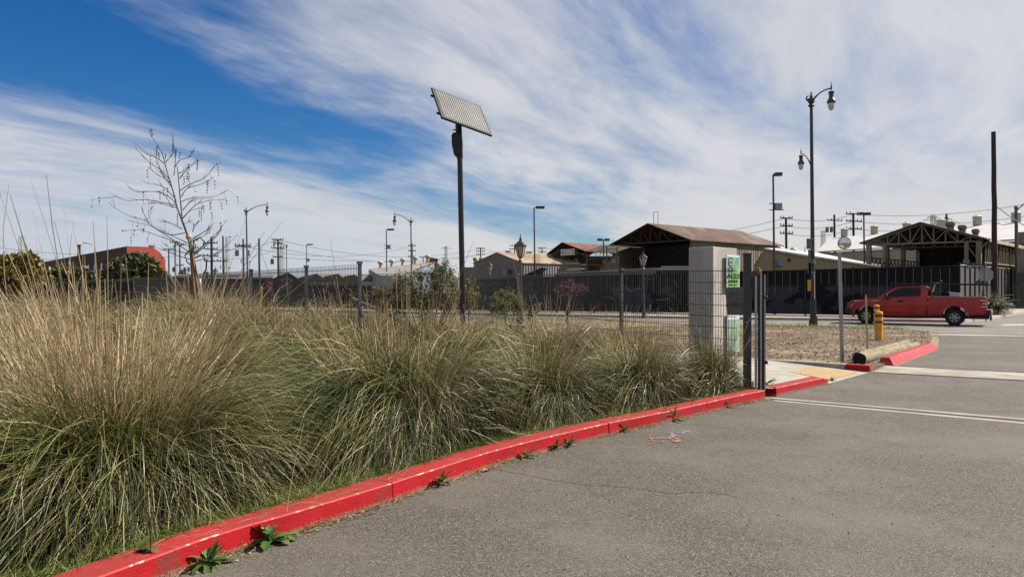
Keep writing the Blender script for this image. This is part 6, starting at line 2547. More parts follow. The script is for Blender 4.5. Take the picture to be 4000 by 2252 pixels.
GZ = .10
c1 = grass_clump((-2.95, 5.45, GZ), 1.22, .98, 14000, 420, 'largest bunch grass clump, nearest the viewer, with a thick spray of dry stalks', 1, .0066, .19, (1.3, 1.8), tall=36, hold=True)
c2 = grass_clump((-1.16, 7.60, GZ), 1.08, 1.13, 12500, 230, 'broad second bunch grass clump, drooping over the kerb joint next to the biggest one', 2, .0064, .17, (1.25, 1.65), tall=8, hold=True)
c3 = grass_clump((.38, 9.35, GZ), 1.10, .74, 8000, 90, 'middle bunch grass clump of the kerb row, olive and rounded', 3, .0066, .17, (1.15, 1.5), tall=4, hold=True)
c4 = grass_clump((1.82, 10.55, GZ), 1.04, .79, 8500, 60, 'bunch grass clump with pale dead thatch, fourth along the kerb towards the pillar', 4, .0068, .24, (1.1, 1.5), hold=True)
c5 = grass_clump((3.20, 11.65, GZ), 1.0, .58, 5500, 22, 'smallest greenest bunch grass clump beside the gate post', 5, .007, .12, (1.0, 1.3), hold=True)
# clumps further back share two meshes
c6 = grass_clump((-4.85, 15.6, 0), 1.12, 1.0, 3800, 110, 'rounded bunch grass clump standing alone on the lawn behind the kerb row', 6, .011, .35, (1.15, 1.6))
c7 = grass_clump((-5.6, 8.7, GZ), 1.20, 1.15, 4600, 220, 'straw coloured bunch grass clump behind the largest one at the picture edge', 7, .0085, .5, (1.05, 1.5))
for i, (x, y, z, rz, s, src, lab) in enumerate((
        (-5.05, 20.6, 0, 1.3, 1.25, c6, 'green bunch grass clump in front of the leaning dead branch by the picket fence'),
        (-4.75, 11.2, .1, 2.2, .85, c7, 'tawny bunch grass clump filling the gap behind the largest clump and the tree foot'),
        (-7.6, 10.8, 0, 4.0, 1.15, c7, 'tawny bunch grass clump farther back at the picture edge below the green trees'),
        (-6.1, 13.2, 0, .6, 1.15, c7, 'dry bunch grass clump below the white far car'),
        (-2.7, 12.6, .1, 5.1, 1.0, c6, 'bunch grass clump at the leafy shrub foot behind the second clump'),
        (-.75, 14.2, .1, 3.3, .95, c6, 'bunch grass clump at the foot of the solar pole'),
        (.75, 13.4, .1, .9, 1.0, c6, 'bunch grass clump behind the middle kerb clump, just past the solar pole'),
        (1.75, 13.1, .1, 4.4, .9, c6, 'low bunch grass clump by the wire fence behind the thatch clump'),
        (-9.5, 16.0, 0, 2.9, 1.2, c7, 'far tawny bunch grass clump under the brick factory'),
        (-5.9, 17.2, 0, 1.9, 1.15, c7, 'dry bunch grass clump at the foot of the bare tree stakes'),
        (-8.1, 20.5, 0, 3.9, 1.35, c7, 'dry bunch grass clump behind the bare tree'),
        (-12.5, 20.0, 0, .2, 1.4, c7, 'farthest tawny bunch grass clump below the wind screen'),
        (-11.2, 26.0, 0, 2.2, 1.5, c6, 'distant bunch grass clump in front of the wind screen'),
        (-3.7, 17.6, 0, 4.9, 1.1, c6, 'olive bunch grass clump below the end post of the picket fence'),
        (-2.0, 17.0, 0, .7, 1.05, c6, 'olive bunch grass clump under the leafy shrub'),
        (-4.4, 7.0, .1, 3.1, .95, c7, 'dry bunch grass clump pressed against the back of the largest clump'))):
    dup(src, (x, y, z), rz, lab, s)
# long stray stalk by the kerb
b = MB()
p0_ = gp(1108, 2085)
b.tube([p0_, p0_ + Vector((.02, .03, .22)), p0_ + Vector((.06, .07, .50)), p0_ + Vector((.12, .10, .80))], [.0035, .003, .0025, .002], 5)
tag(b.build('grass_stalk', MT['stalk']), 'single long pale stalk rising from the gutter in front of the kerb', 'grass stalk')


# short grass along the kerb and on the lawn
def short_grass(name, n, sampler, L, w, seed, m='short'):
    g = np.random.default_rng(seed)
    pts = np.array([sampler(g) for _ in range(n)])
    P, wd, s = blades(g, n, 0.0, .1, 1.0, L[0], L[1], .1, 1.2, w, seg=3, tufts=300, spread=.3, zmin=0)
    P = P + pts[:, None, :]
    o = ribbons(name, P, wd, s, MT[m])
    return tag(o, kind='stuff')


def kerb_back(g):
    i = g.integers(8, len(bed) - 1)
    t = g.uniform()
    p = bed[i].lerp(bed[i + 1], t)
    n_ = side_normal(KC, i)
    p = p + n_ * abs(g.normal(0, .16))
    return (p.x, p.y, .10)


def lawn_spot(g):
    while True:
        x, y = g.uniform(-6, 3.5), g.uniform(4.5, 20)
        if inside((x, y), lawn):
            return (x, y, .10)


o = short_grass('kerb_grass', 12000, kerb_back, (.05, .20), .006, 21)
tag(o, 'short green grass and weeds along the back of the red kerb', 'grass')
o = short_grass('lawn_grass', 22000, lawn_spot, (.04, .12), .007, 22)
tag(o, 'sparse short grass covering the bed between the clumps', 'grass')


def gutter_spot(g):
    i = g.integers(9, len(KC) - 1)
    p = KC[i].lerp(KC[i + 1], g.uniform()) - side_normal(KC, i) * abs(g.normal(0, .035))
    if math.sin(p.y * 5.1) + math.sin(p.y * 2.3 + 1) < .2:
        p = p + side_normal(KC, i) * .02
    return (p.x, p.y, .0)


o = short_grass('gutter_grass', 1300, gutter_spot, (.02, .06), .006, 23)
tag(o, 'tiny dry grass sprouting in the joint between kerb and asphalt', 'grass')


def edge_spot(g):
    t = g.uniform()
    p = Vector((11.5, 35.0, 0)).lerp(Vector((17.0, 32.2, 0)), t)
    return (p.x + g.normal(0, .35), p.y + g.normal(0, .5) - .4, .03)


o = short_grass('verge_weeds', 2200, edge_spot, (.06, .22), .02, 24)
tag(o, 'low green weeds along the street edge of the mulch bed', 'weeds')

# debris and grit along the gutter
b = MB()
r = random.Random(9)
gv, gf = [], []
for _ in range(1500):
    i = r.randrange(8, len(KC) - 1)
    p = KC[i].lerp(KC[i + 1], r.random()) - side_normal(KC, i) * abs(r.gauss(.03, .05))
    s = r.uniform(.004, .016)
    k_ = len(gv)
    a = r.uniform(0, 3)
    gv += [p + Vector((math.cos(a + q) * s, math.sin(a + q) * s * .5, r.uniform(.002, .012))) for q in (0, 1.6, 3.1, 4.7)]
    gf.append((k_, k_ + 1, k_ + 2, k_ + 3))
b.add(gv, gf)
tag(b.build('leaf_litter', MT['chip1'], fix=False), 'brown plant litter and grit along the foot of the kerb', 'litter', None, 'stuff')

# dry straw dropped along the gutter and over the kerb
sv = MB()
r = random.Random(19)
for _ in range(150):
    i = r.randrange(8, len(KC) - 1)
    n_ = side_normal(KC, i)
    on = r.random() < .2
    p = KC[i].lerp(KC[i + 1], r.random()) + n_ * (r.uniform(.05, .2) if on else -abs(r.gauss(0, .05)))
    p.z = kerb_height(p) + .008 if on else .006
    d = (KC[i + 1] - KC[i]).normalized()
    a = r.gauss(0, .5)
    d = Vector((d.x * math.cos(a) - d.y * math.sin(a), d.x * math.sin(a) + d.y * math.cos(a), 0))
    L = r.uniform(.04, .20)
    m_ = p + d * L * .5 + n_ * r.uniform(-.01, .01) + up * r.uniform(0, .012)
    sv.tube([p, m_, p + d * L], .0014, 3)
tag(sv.build('straw_litter', MT['blade_dry']), 'fallen dry grass stems along the gutter and on the kerb top', 'litter', None, 'stuff')

# loose grit on the asphalt
gv, gf = [], []
for _ in range(900):
    x, y = r.uniform(-2, 9), 3.2 + 12 * r.random() ** 1.5
    if not inside((x, y), drive):
        continue
    s = r.uniform(.003, .010)
    k_ = len(gv)
    gv += [Vector((x, y, s * 1.2))] + [Vector((x + math.cos(q) * s, y + math.sin(q) * s, .001)) for q in (0, 1.6, 3.1, 4.7)]
    gf += [(k_, k_ + 1, k_ + 2), (k_, k_ + 2, k_ + 3), (k_, k_ + 3, k_ + 4), (k_, k_ + 4, k_ + 1)]
b = MB()
b.add(gv, gf)
tag(b.build('gravel', MT['chip1']), 'scattered loose grit on the asphalt drive', 'grit', None, 'stuff')


def leaf_strip(b, base, d, L, w, lift, curl, seg=5, mi=0, wavy=.0):
    """one broad leaf: a creased strip that widens and comes to a tip"""
    d = Vector(d).normalized()
    s = Vector((-d.y, d.x, 0))
    if s.length < .1:
        s = Vector((1, 0, 0))
    s.normalize()
    rows = []
    p = Vector(base)
    a = lift
    for i in range(seg + 1):
        t = i / seg
        ww = w * (math.sin(math.pi * min(1, t * .92 + .08)) ** .7) * (1 + wavy * math.sin(t * 19))
        h = Vector((d.x * math.cos(a), d.y * math.cos(a), math.sin(a)))
        nrm_ = s.cross(h)
        if nrm_.z < 0:
            nrm_ = -nrm_
        rows.append([p - s * ww + nrm_ * ww * .3, p.copy(), p + s * ww + nrm_ * ww * .3])
        p = p + h * (L / seg)
        a -= curl / seg
    vs = [v for row in rows for v in row]
    fs = []
    for i in range(seg):
        o = i * 3
        fs += [(o, o + 1, o + 4, o + 3), (o + 1, o + 2, o + 5, o + 4)]
    b.add(vs, fs, mi)


def weed(px, py, lab, n, L, w, lift, seed, upright=.5, z=0.0, wavy=.30):
    r = random.Random(seed)
    p = gp(px, py, z)
    b = MB()
    n = int(n * 1.5)
    for k in range(n):
        a = 2 * math.pi * k / n * 1.618 * 2 + r.uniform(-.3, .3)
        lf_ = lift + (upright if r.random() < .45 else 0) + r.uniform(-.15, .25)
        leaf_strip(b, p + Vector((r.uniform(-.01, .01), r.uniform(-.01, .01), .006)), (math.cos(a), math.sin(a), 0), L * r.uniform(.65, 1.15), w * r.uniform(.7, 1.2), lf_, r.uniform(.4, 1.6), seg=8, wavy=wavy)
    o = b.build('weed', MT['weed'], fix=False, smooth=True)
    return tag(o, lab, 'weed', 'weeds along the kerb')


weed(1050, 2120, 'broadleaf weed with bristly leaves beside the single long stalk at the kerb foot', 11, .22, .034, .35, 1, .9)
weed(815, 2205, 'dark narrow leaved weed beside the biggest grass clump at the kerb foot', 18, .20, .022, .5, 2, .5)
weed(1722, 1893, 'pointed leaved weed at the kerb foot just past the first kerb joint', 9, .17, .026, .5, 3, .5)
weed(2060, 1785, 'small drooping weed with yellowish leaves where the asphalt crack begins', 7, .15, .018, .5, 4, .5)
weed(2172, 1752, 'upright bunch of weed leaves in the middle of the kerb run', 14, .15, .013, .8, 5, .4)
weed(2225, 1740, 'second upright bunch of weed leaves touching its neighbour mid kerb', 12, .14, .012, .9, 6, .3)
weed(2437, 1684, 'tiny weed just after the widest kerb joint', 8, .14, .018, .5, 7, .6)
weed(2625, 1642, 'sprawling weed with one upright shoot below the thatch clump', 11, .24, .022, .3, 8, .9)
weed(2835, 1590, 'thin weed at the kerb foot nearest the trench drain', 9, .17, .016, .5, 9, .7)
weed(2990, 1506, 'leafy weed in the gap between the gate and the short red kerb block', 11, .26, .022, .3, 10, .4, .1)
weed(520, 2170, 'broad dark green leaves poking from under the largest clump', 9, .22, .038, .25, 12, .5, .12)
weed(700, 2075, 'flat shaded weed leaves behind the kerb under the largest clump', 8, .20, .034, .15, 13, .4, .12)
weed(1330, 1905, 'bright green weed tuft on the kerb back between the two largest clumps', 16, .12, .014, .4, 14, .5, .12)
weed(2440, 1612, 'pale green weed patch on the kerb back beside the thatch clump', 14, .13, .016, .3, 15, .4, .12)
weed(3250, 1488, 'small grassy weed at the end of the short red kerb block', 16, .12, .010, .6, 16, .5)


def dead_leaf(px, py, lab, L, seed, z=.0):
    r = random.Random(seed)
    b = MB()
    a = r.uniform(0, 6)
    leaf_strip(b, gp(px, py, z) + up * .01, (math.cos(a), math.sin(a), 0), L, L * .28, .25, .9, wavy=.2)
    tag(b.build('dead_leaf', MT['deadleaf'], fix=False, smooth=True), lab, 'fallen leaf', 'dry fallen leaves')


dead_leaf(1885, 1843, 'curled pale dead leaf on the asphalt below the second clump', .11, 1)
dead_leaf(1250, 1898, 'tan dead leaf lying on the bed behind the kerb between two clumps', .15, 2, .12)
dead_leaf(895, 2150, 'flat tan dead leaf in the gutter between the two nearest weeds', .12, 3)


def foliage_cloud(name, blobs, n, size, m, parent, seed, asp=.5, loose=.45):
    """leaf clumps spread through overlapping lumps, denser towards the skin"""
    g = np.random.default_rng(seed)
    vols = np.array([b_[1][0] * b_[1][1] * b_[1][2] for b_ in blobs]) ** .8
    pick = g.choice(len(blobs), n, p=vols / vols.sum())
    C = np.array([b_[0] for b_ in blobs])[pick]
    Rr = np.array([b_[1] for b_ in blobs])[pick]
    d = g.normal(0, 1, (n, 3))
    d /= np.linalg.norm(d, axis=1)[:, None]
    rad = g.uniform(.05, 1.0, n) ** loose * 1.12 * (1 + .16 * np.sin(d[:, 0] * 7 + C[:, 0]) * np.sin(d[:, 2] * 6 + 1)) * g.uniform(.86, 1.1, n)
    P = C + d * rad[:, None] * Rr
    u = g.normal(0, 1, (n, 3))
    u /= np.linalg.norm(u, axis=1)[:, None]
    v = np.cross(u, g.normal(0, 1, (n, 3)))
    v /= np.linalg.norm(v, axis=1)[:, None]
    s = (size * g.uniform(.6, 1.3, n))[:, None]
    V = np.stack([P - u * s, P - v * s * asp, P + u * s, P + v * s * asp], 1).reshape(-1, 3)
    Q = np.arange(n * 4, dtype=np.int32)
    me = bpy.data.meshes.new(name)
    me.vertices.add(len(V))
    me.vertices.foreach_set('co', V.astype(np.float32).ravel())
    me.loops.add(n * 4)
    me.loops.foreach_set('vertex_index', Q)
    me.polygons.add(n)
    me.polygons.foreach_set('loop_start', np.arange(0, n * 4, 4, dtype=np.int32))
    me.polygons.foreach_set('loop_total', np.full(n, 4, np.int32))
    me.update(calc_edges=True)
    me.materials.append(m)
    ob = bpy.data.objects.new(name, me)
    COL.objects.link(ob)
    ob.parent = parent
    return ob


def tree(px, Y, ytop, wpx, lab, m, n, size, seed, ybase=1190):
    r = random.Random(seed)
    c = at(px, ytop, Y)
    H = c.z
    w = wpx / F * Y / 2
    t = thing('tree', lab, 'tree', (c.x, Y, 0), None, local=True)
    b = MB()
    b.tube([(0, 0, -.1), (.1, 0, H * .25), (0, .1, H * .6)], [.035 * H, .028 * H, .012 * H], 8)
    limbs = []
    for k in range(7):
        a = k * .9 + r.uniform(-.2, .2)
        tip = Vector((math.cos(a) * w * .7, math.sin(a) * w * .6, H * r.uniform(.55, .85)))
        b.tube([(.05, 0, H * .22), (tip.x * .5, tip.y * .5, H * .42), tip], [.018 * H, .012 * H, .005 * H], 5)
    b.build('trunk', MT['twig'], t)
    blobs = [((0, 0, H * .58), (w * .75, w * .75, H * .30))]
    for k in range(13):
        a = r.uniform(0, 6.28)
        rr = w * r.uniform(.35, .8)
        z = H * r.uniform(.28, .86)
        s = w * r.uniform(.22, .42) * (1.15 - .5 * z / H)
        blobs.append(((math.cos(a) * rr * (1.1 - .45 * z / H), math.sin(a) * rr * (1.1 - .45 * z / H), z), (s, s, s * .8)))
    blobs.append(((r.uniform(-.2, .2) * w, 0, H * .86), (w * .34, w * .34, H * .13)))
    foliage_cloud('crown', blobs, n, size, m, t, seed)
    return t


tree(60, 78, 988, 240, 'yellowing bushy tree at the picture edge under the pale lattice tower', MT['leaf_yellow'], 9000, .34, 31)
tree(250, 92, 1030, 200, 'bright green bushy tree between yellowing tree and silver lamp', MT['leaf_mid'], 6000, .38, 32)
tree(335, 90, 1040, 90, 'small green bushy tree right behind the silver street lamp', MT['leaf_mid'], 3500, .34, 35)
tree(520, 88, 985, 250, 'large dark green tree covering the sunlit end of the brick factory', MT['leaf_tree'], 11000, .36, 33)
tree(632, 92, 1060, 100, 'low dark shrub like tree at the foot of the brick end wall', MT['leaf_tree'], 3500, .32, 34)
for px, Y, yt, w, lab, s in ((150, 100, 1068, 240, 'dark hedge below the brick factory behind the wind screen', 41), (430, 96, 1085, 300, 'second dark hedge running under the large dark green tree', 42), (715, 420, 1052, 60, 'distant lone dark tree on the skyline near the tree stake', 43)):
    tree(px, Y, yt, w, lab, MT['leaf_tree'], 5000, .4, s)


# leafy shrubs behind the clumps
def shrub(cx, Y, pts, lab, m, n, size, seed, stems=16):
    r = random.Random(seed)
    base = at(cx, 1126, Y)
    t = thing('shrub', lab, 'shrub', (base.x, Y, 0))
    b = MB()
    blobs = []
    for (px, py, rp) in pts:
        c = at(px, py, Y + r.uniform(-.35, .35))
        rr = rp / F * Y
        blobs.append((tuple(c), (rr * 1.0, rr * 1.0, rr * 1.45)))
        st_ = Vector((base.x + r.uniform(-.2, .2), Y + r.uniform(-.15, .15), .05))
        mid = st_.lerp(c, .5) + Vector((r.uniform(-.1, .1), 0, -.05))
        b.tube([st_, mid, c, c + Vector((r.uniform(-.1, .1), 0, rr * 1.0))], [.018, .012, .007, .002], 5)
    b.build('stems', MT['twig'], t)
    foliage_cloud('foliage', [((q[0][0] - base.x, q[0][1] - Y, q[0][2]), q[1]) for q in blobs], n, size, m, t, seed, .55, 1.0)
    return t


sh = [(1565, 1085, 26), (1600, 1100, 34), (1550, 1130, 40), (1640, 1080, 30), (1690, 1075, 34), (1730, 1055, 30), (1738, 1030, 16), (1760, 1070, 30), (1700, 1120, 48), (1620, 1150, 46), (1490, 1150, 34), (1460, 1130, 16), (1770, 1120, 40), (1660, 1180, 50), (1560, 1190, 45), (1840, 1115, 26), (1830, 1160, 34), (1860, 1150, 22), (1760, 1180, 44), (1500, 1195, 34), (1815, 1090, 12)]
shrub(1660, 17.0, sh, 'tall leafy olive green shrub in front of the fence beside the solar pole', MT['leaf_shrub'], 11000, .024, 51)
sh2 = [(1935, 1170, 22), (1960, 1150, 18), (1990, 1160, 24), (2020, 1190, 26), (1965, 1200, 34), (2003, 1145, 10), (2045, 1195, 16), (2095, 1205, 16), (2075, 1225, 22), (1925, 1205, 20), (2110, 1190, 8)]
shrub(1985, 15.5, sh2, 'smaller twiggy shrub just past the solar pole in front of the mesh fence', MT['leaf_shrub'], 4200, .020, 52)
sh3 = [(2225, 1100, 20), (2195, 1118, 24), (2235, 1125, 26), (2270, 1118, 20), (2178, 1140, 20), (2215, 1145, 24), (2255, 1140, 22), (2290, 1128, 14)]


def blossom(name, cx, Y, pts, lab, n, size, seed):
    r = random.Random(seed)
    base = at(cx, 1126, Y)
    t = thing(name, lab, 'flowering tree', (base.x, Y, 0))
    b = MB()
    blobs = []
    for (px, py, rp) in pts:
        c = at(px, py, Y + r.uniform(-.3, .3))
        rr = rp / F * Y
        blobs.append((tuple(c), (rr, rr, rr)))
        for _ in range(3):
            e = c + Vector((r.uniform(-1, 1) * rr * 1.6, r.uniform(-1, 1) * rr, r.uniform(-.2, 1) * rr * 1.4))
            b.tube([Vector((base.x, Y, .05)), Vector((base.x, Y, .9)), Vector(((base.x + c.x) / 2, Y, c.z - .35)), c, e], [.03, .024, .014, .008, .002], 5)
    b.build('branches', MT['twig'], t)
    foliage_cloud('blossom', [((q[0][0] - base.x, q[0][1] - Y, q[0][2]), q[1]) for q in blobs], n, size, MT['blossom'], t, seed, .7, .9)
    return t


blossom('blossom_tree', 2215, 22.5, sh3, 'small tree with magenta blossom seen through the wire mesh', 1300, .016, 53)
blossom('blossom_tree', 1470, 48, [(1470, 1128, 14), (1490, 1132, 12), (1455, 1136, 8)], 'small patch of purple blossom by the end post of the picket fence', 350, .05, 54)

# leaning dead branch
b = MB()
b.tube([at(1500, 1215, 18.5), at(1440, 1195, 18.5), at(1385, 1170, 18.5), at(1362, 1150, 18.5), at(1372, 1135, 18.5), at(1355, 1122, 18.5)], [.055, .05, .045, .04, .028, .01], 7)
b.tube([at(1500, 1215, 18.5), at(1560, 1250, 18.4), at(1640, 1290, 18.3), at(1690, 1330, 18.2)], [.055, .055, .06, .06], 7)
b.tube([at(1370, 1160, 18.5), at(1340, 1140, 18.5)], [.02, .005], 5)
b.tube([at(1640, 1290, 18.3), at(1668, 1240, 18.2), at(1672, 1190, 18.2)], [.03, .022, .01], 5)
tag(b.build('dead_branch', MT['bark']), 'bare crooked dead branch leaning beside the leafy shrub', 'branch')
# creeper twigs on the wire fence, turquoise tape
b = MB()
r = random.Random(5)
for k in range(34):
    x = r.uniform(1860, 2880)
    tx = (x - 2000) / F
    for i in range(3):
        a_, d_ = WP[i][0], WP[i + 1][0] - WP[i][0]
        den = d_.x - tx * d_.y
        t_ = (tx * a_.y - a_.x) / den
        if 0 <= t_ <= 1:
            c = a_ + d_ * t_
            z = r.uniform(1.3, 2.12)
            pts = [c + Vector((0, -.02, z))]
            for q in range(4):
                pts.append(pts[-1] + Vector((r.uniform(-.16, .16), r.uniform(-.03, .03), r.uniform(-.09, .12))))
            b.tube(pts, [.006, .005, .004, .003, .002], 4)
            break
tag(b.build('creeper', MT['twig']), 'dry creeper twigs caught in the wire mesh fence', 'creeper')
for x, y, Y, s, lab in ((2240, 1118, 19.0, 1.0, 'turquoise tape knotted in front of the magenta blossom'), (2540, 1204, 13.9, .75, 'turquoise tape strip on the mesh near the concrete pillar'), (1896, 1164, 18.0, .8, 'turquoise tape scrap beside the twiggy shrub'), (1075, 1178, 20.5, 1.4, 'turquoise tape scraps under the red banner'), (2083, 1160, 18.5, .6, 'small turquoise tape scrap near the largest lantern post')):
    b = MB()
    c = at(x, y, Y)
    b.slab([c + Vector((-.03 * s, 0, .10 * s)), c + Vector((.035 * s, 0, .11 * s)), c + Vector((.02 * s, .01, 0)), c + Vector((-.02 * s, -.01, -.02 * s))], (0, .006, 0))
    b.slab([c + Vector((-.01 * s, -.008, 0)), c + Vector((.02 * s, -.008, .01)), c + Vector((-.02 * s, -.02, -.11 * s)), c + Vector((-.05 * s, -.02, -.10 * s))], (0, .006, 0))
    tag(b.build('tape_scrap', MT['ribbon']), lab, 'tape')

# ornamental grass by the utility pole
cg = grass_clump((30.2, 46.6, .15), 1.25, 1.2, 1500, 60, 'green fountain grass with pale plumes behind the pickup tailgate', 61, .03, .15, (1.3, 1.7), grp=None)

# ------------------------------------------------------------------ the bare young tree
TY = 21.0
tt_ = thing('bare_tree', 'bare young tree hung with strings of dark seed balls, tied to stakes', 'tree', (at(800, 1126, TY).x, TY, 0))


def z6(x, y):
    return 400 + x / 2.636, 450 + y / 2.636


def br(b, pts, r0, r1, seed, n=6):
    r = random.Random(seed)
    L = []
    dy = r.uniform(-.9, .9)
    for i, (x, y) in enumerate(pts):
        px, py = z6(x, y)
        L.append(at(px, py, TY + dy * (i / max(1, len(pts) - 1)) ** 1.3))
    L = resample(L, 3)
    m_ = len(L)
    b.tube(L, [r0 + (r1 - r0) * (i / (m_ - 1)) ** .8 for i in range(m_)], n)
    return L


b = MB()
trunk = [(1055, 2420), (1040, 2150), (1005, 1800), (955, 1560), (915, 1440), (885, 1270), (830, 1110), (768, 940), (742, 830), (700, 690), (660, 560), (640, 470)]
br(b, trunk, .052, .012, 100, 8)
br(b, [(822, 1090), (812, 960), (800, 850), (788, 700), (778, 600), (770, 520)], .026, .009, 100)
b.build('trunk', MT['bark'], tt_, smooth=True)
BR = [[(765, 930), (660, 905), (520, 880), (420, 868), (265, 878), (180, 850), (135, 840)],
      [(850, 1210), (700, 1230), (560, 1170), (430, 1080), (300, 1045), (130, 955), (65, 890)],
      [(870, 1330), (760, 1300), (600, 1200), (480, 1130), (375, 1110), (290, 1085)],
      [(880, 1400), (740, 1300), (600, 1250), (430, 1190), (300, 1180), (220, 1195)],
      [(745, 850), (640, 750), (560, 715), (460, 700)],
      [(768, 925), (700, 850), (590, 795), (480, 785), (350, 790), (262, 735)],
      [(720, 750), (650, 660), (560, 610), (465, 530)],
      [(690, 660), (600, 560), (500, 500), (400, 400), (335, 335)],
      [(640, 500), (560, 440), (440, 390), (335, 280)],
      [(645, 490), (610, 380), (550, 290), (495, 190), (492, 135)],
      [(650, 480), (690, 440), (720, 400)],
      [(735, 620), (745, 540), (750, 400), (725, 270), (715, 195)],
      [(740, 540), (800, 460), (880, 435), (950, 360)],
      [(795, 650), (870, 560), (950, 490), (1005, 450)],
      [(800, 775), (900, 710), (1040, 650), (1120, 570), (1185, 498)],
      [(810, 840), (880, 750), (1050, 700), (1150, 630)],
      [(815, 890), (920, 850), (1150, 835), (1300, 770)],
      [(825, 975), (900, 900), (1000, 860), (1150, 860)],
      [(828, 1060), (950, 930), (1060, 885), (1270, 865)],
      [(835, 1050), (900, 985), (1020, 955)],
      [(840, 1115), (880, 1100), (910, 1092)],
      [(930, 1270), (1060, 1190), (1150, 1110)],
      [(950, 1410), (1090, 1300), (1200, 1190), (1275, 1080)],
      [(945, 1290), (1040, 1240), (1120, 1200)],
      [(930, 1200), (950, 1140), (1010, 1080)],
      [(935, 1440), (1130, 1290), (1205, 1195), (1215, 1110)],
      [(820, 1170), (700, 1110), (580, 1090)],
      [(760, 950), (680, 930), (560, 905), (435, 915)],
      [(720, 950), (640, 820), (560, 780)],
      [(700, 700), (640, 630), (580, 575)],
      [(880, 1420), (760, 1390), (630, 1330)],
      [(430, 1080), (480, 1050), (500, 945)], [(480, 1110), (440, 1040), (415, 985)], [(870, 1310), (720, 1240), (620, 1180)],
      [(640, 640), (600, 560), (540, 395)], [(780, 600), (830, 580), (870, 540)], [(960, 1500), (1150, 1440), (1395, 1235)], [(900, 1480), (760, 1440), (640, 1390), (500, 1350)], [(830, 975), (870, 930), (900, 880), (940, 850)]]
r = random.Random(77)
allb = []
for i, pts in enumerate(BR):
    b = MB()
    L = br(b, pts, (.015 if i not in (21, 22, 25) else .020), .0042, 200 + i, 5)
    for k in range(5):
        j = r.randrange(3, len(L) - 1)
        d = (L[j] - L[j - 1]).normalized()
        e = d + Vector((r.uniform(-.6, .6), r.uniform(-.4, .4), r.uniform(-.1, .7)))
        e.normalize()
        ln = r.uniform(.08, .30)
        b.tube([L[j], L[j] + e * ln * .6, L[j] + e * ln + up * .03], [.006, .005, .003], 4)
    b.build('branch', MT['twig'], tt_)
    allb.append(L)
SB = [(65, 905, 975, 2), (130, 885, 950, 3), (1190, 535, 620, 4), (1003, 480, 575, 6), (897, 600, 665, 4), (915, 610, 690, 4), (1075, 685, 800, 5), (1155, 680, 750, 3), (1173, 705, 765, 3), (1305, 815, 880, 3), (1273, 920, 972, 3), (1150, 915, 980, 4), (1165, 1020, 1070, 3), (1045, 965, 1085, 6), (1068, 945, 1005, 3), (1017, 995, 1045, 3), (770, 1025, 1145, 6), (640, 775, 825, 3), (465, 570, 635, 3), (215, 1250, 1312, 3), (375, 1165, 1195, 2), (420, 1205, 1245, 2), (500, 990, 1032, 2), (525, 1285, 1320, 2), (555, 335, 410, 5), (580, 390, 450, 4), (525, 430, 505, 3), (712, 300, 380, 6), (750, 350, 412, 4), (788, 385, 435, 3), (1284, 1125, 1197, 3), (1015, 1135, 1170, 3), (850, 640, 710, 4), (935, 525, 580, 4), (290, 1130, 1134, 1), (911, 1120, 1124, 1), (495, 145, 215, 4), (650, 400, 445, 3), (937, 390, 392, 1), (680, 755, 825, 3), (1200, 860, 890, 2), (1005, 800, 806, 1), (435, 800, 918, 4), (490, 760, 835, 4), (1125, 1250, 1256, 1), (1268, 1245, 1280, 2), (722, 1345, 1425, 3), (960, 1340, 1400, 3), (350, 1210, 1214, 1)]
flat = [p for L in allb for p in L]
for (x, y0, y1, n) in SB:
    b = MB()
    c0 = at(*z6(x, y0), TY)
    # hang from the nearest branch point above
    best = min((p for p in flat if p.z > c0.z - .02), key=lambda p: (p.x - c0.x) ** 2 + (p.z - c0.z) ** 2 * .6 + .0 * (p.y - TY) ** 2)
    yy = best.y
    pts = [best]
    zs = []
    for k in range(n):
        y = y0 + (y1 - y0) * (k / max(1, n - 1))
        q = at(*z6(x + r.uniform(-5, 5), y), TY)
        q.y = yy
        pts.append(q)
    b.tube(pts, .0035, 4)
    for q in pts[1:]:
        s = r.uniform(.016, .024) * (1 if q is not pts[-1] or n == 1 else .8)
        b.lathe(q, [(.001, -s), (s * .72, -s * .7), (s, 0), (s * .72, s * .7), (.001, s)], 7)
    b.build('seed_ball_string', MT['seed'], tt_)
for (x, y, s) in ((885, 1230, .75), (990, 1700, .85)):
    b = MB()
    p = at(*z6(x, y), TY)
    b.lathe(p - up * .05, [(.085 * s, -.10 * s), (.10 * s, 0), (.08 * s, .12 * s)], 10)
    b.build('tie', MT['tie'], tt_)
for x0, x1, lab in ((1012, 898, 'reddish brown round stake supporting the bare tree, leaning with its trunk'), (935, 912, 'shorter dark stake on the shaded side of the bare tree trunk')):
    b = MB()
    y1_ = 1250 if x0 > 1000 else 1420
    p, q = at(*z6(x0 + 70, 2430), TY - .16), at(*z6(x1, y1_), TY - .16)
    if x0 < 1000:
        p, q = at(*z6(985, 2430), TY + .18), at(*z6(915, 1430), TY + .18)
    b.beam(p, q, .048, 9, .044)
    tag(b.build('tree_stake', MT['stakewood'], smooth=True), lab, 'stake')
b = MB()
p = at(*z6(930, 1480), TY - .1)
b.tube([p, p + Vector((.25, 0, .12)), p + Vector((.40, 0, -.05)), p + Vector((.38, 0, -.3)), p + Vector((.3, 0, -.42))], .022, 6)
b.tube([p + Vector((0, 0, .5)), p + Vector((.2, 0, .62)), p + Vector((.33, 0, .5)), p + Vector((.30, 0, .4))], .02, 6)
b.tube([p + Vector((-.1, 0, .25)), p + Vector((-.22, 0, .1)), p + Vector((-.15, 0, -.1)), p + Vector((0, 0, -.2))], .02, 6)
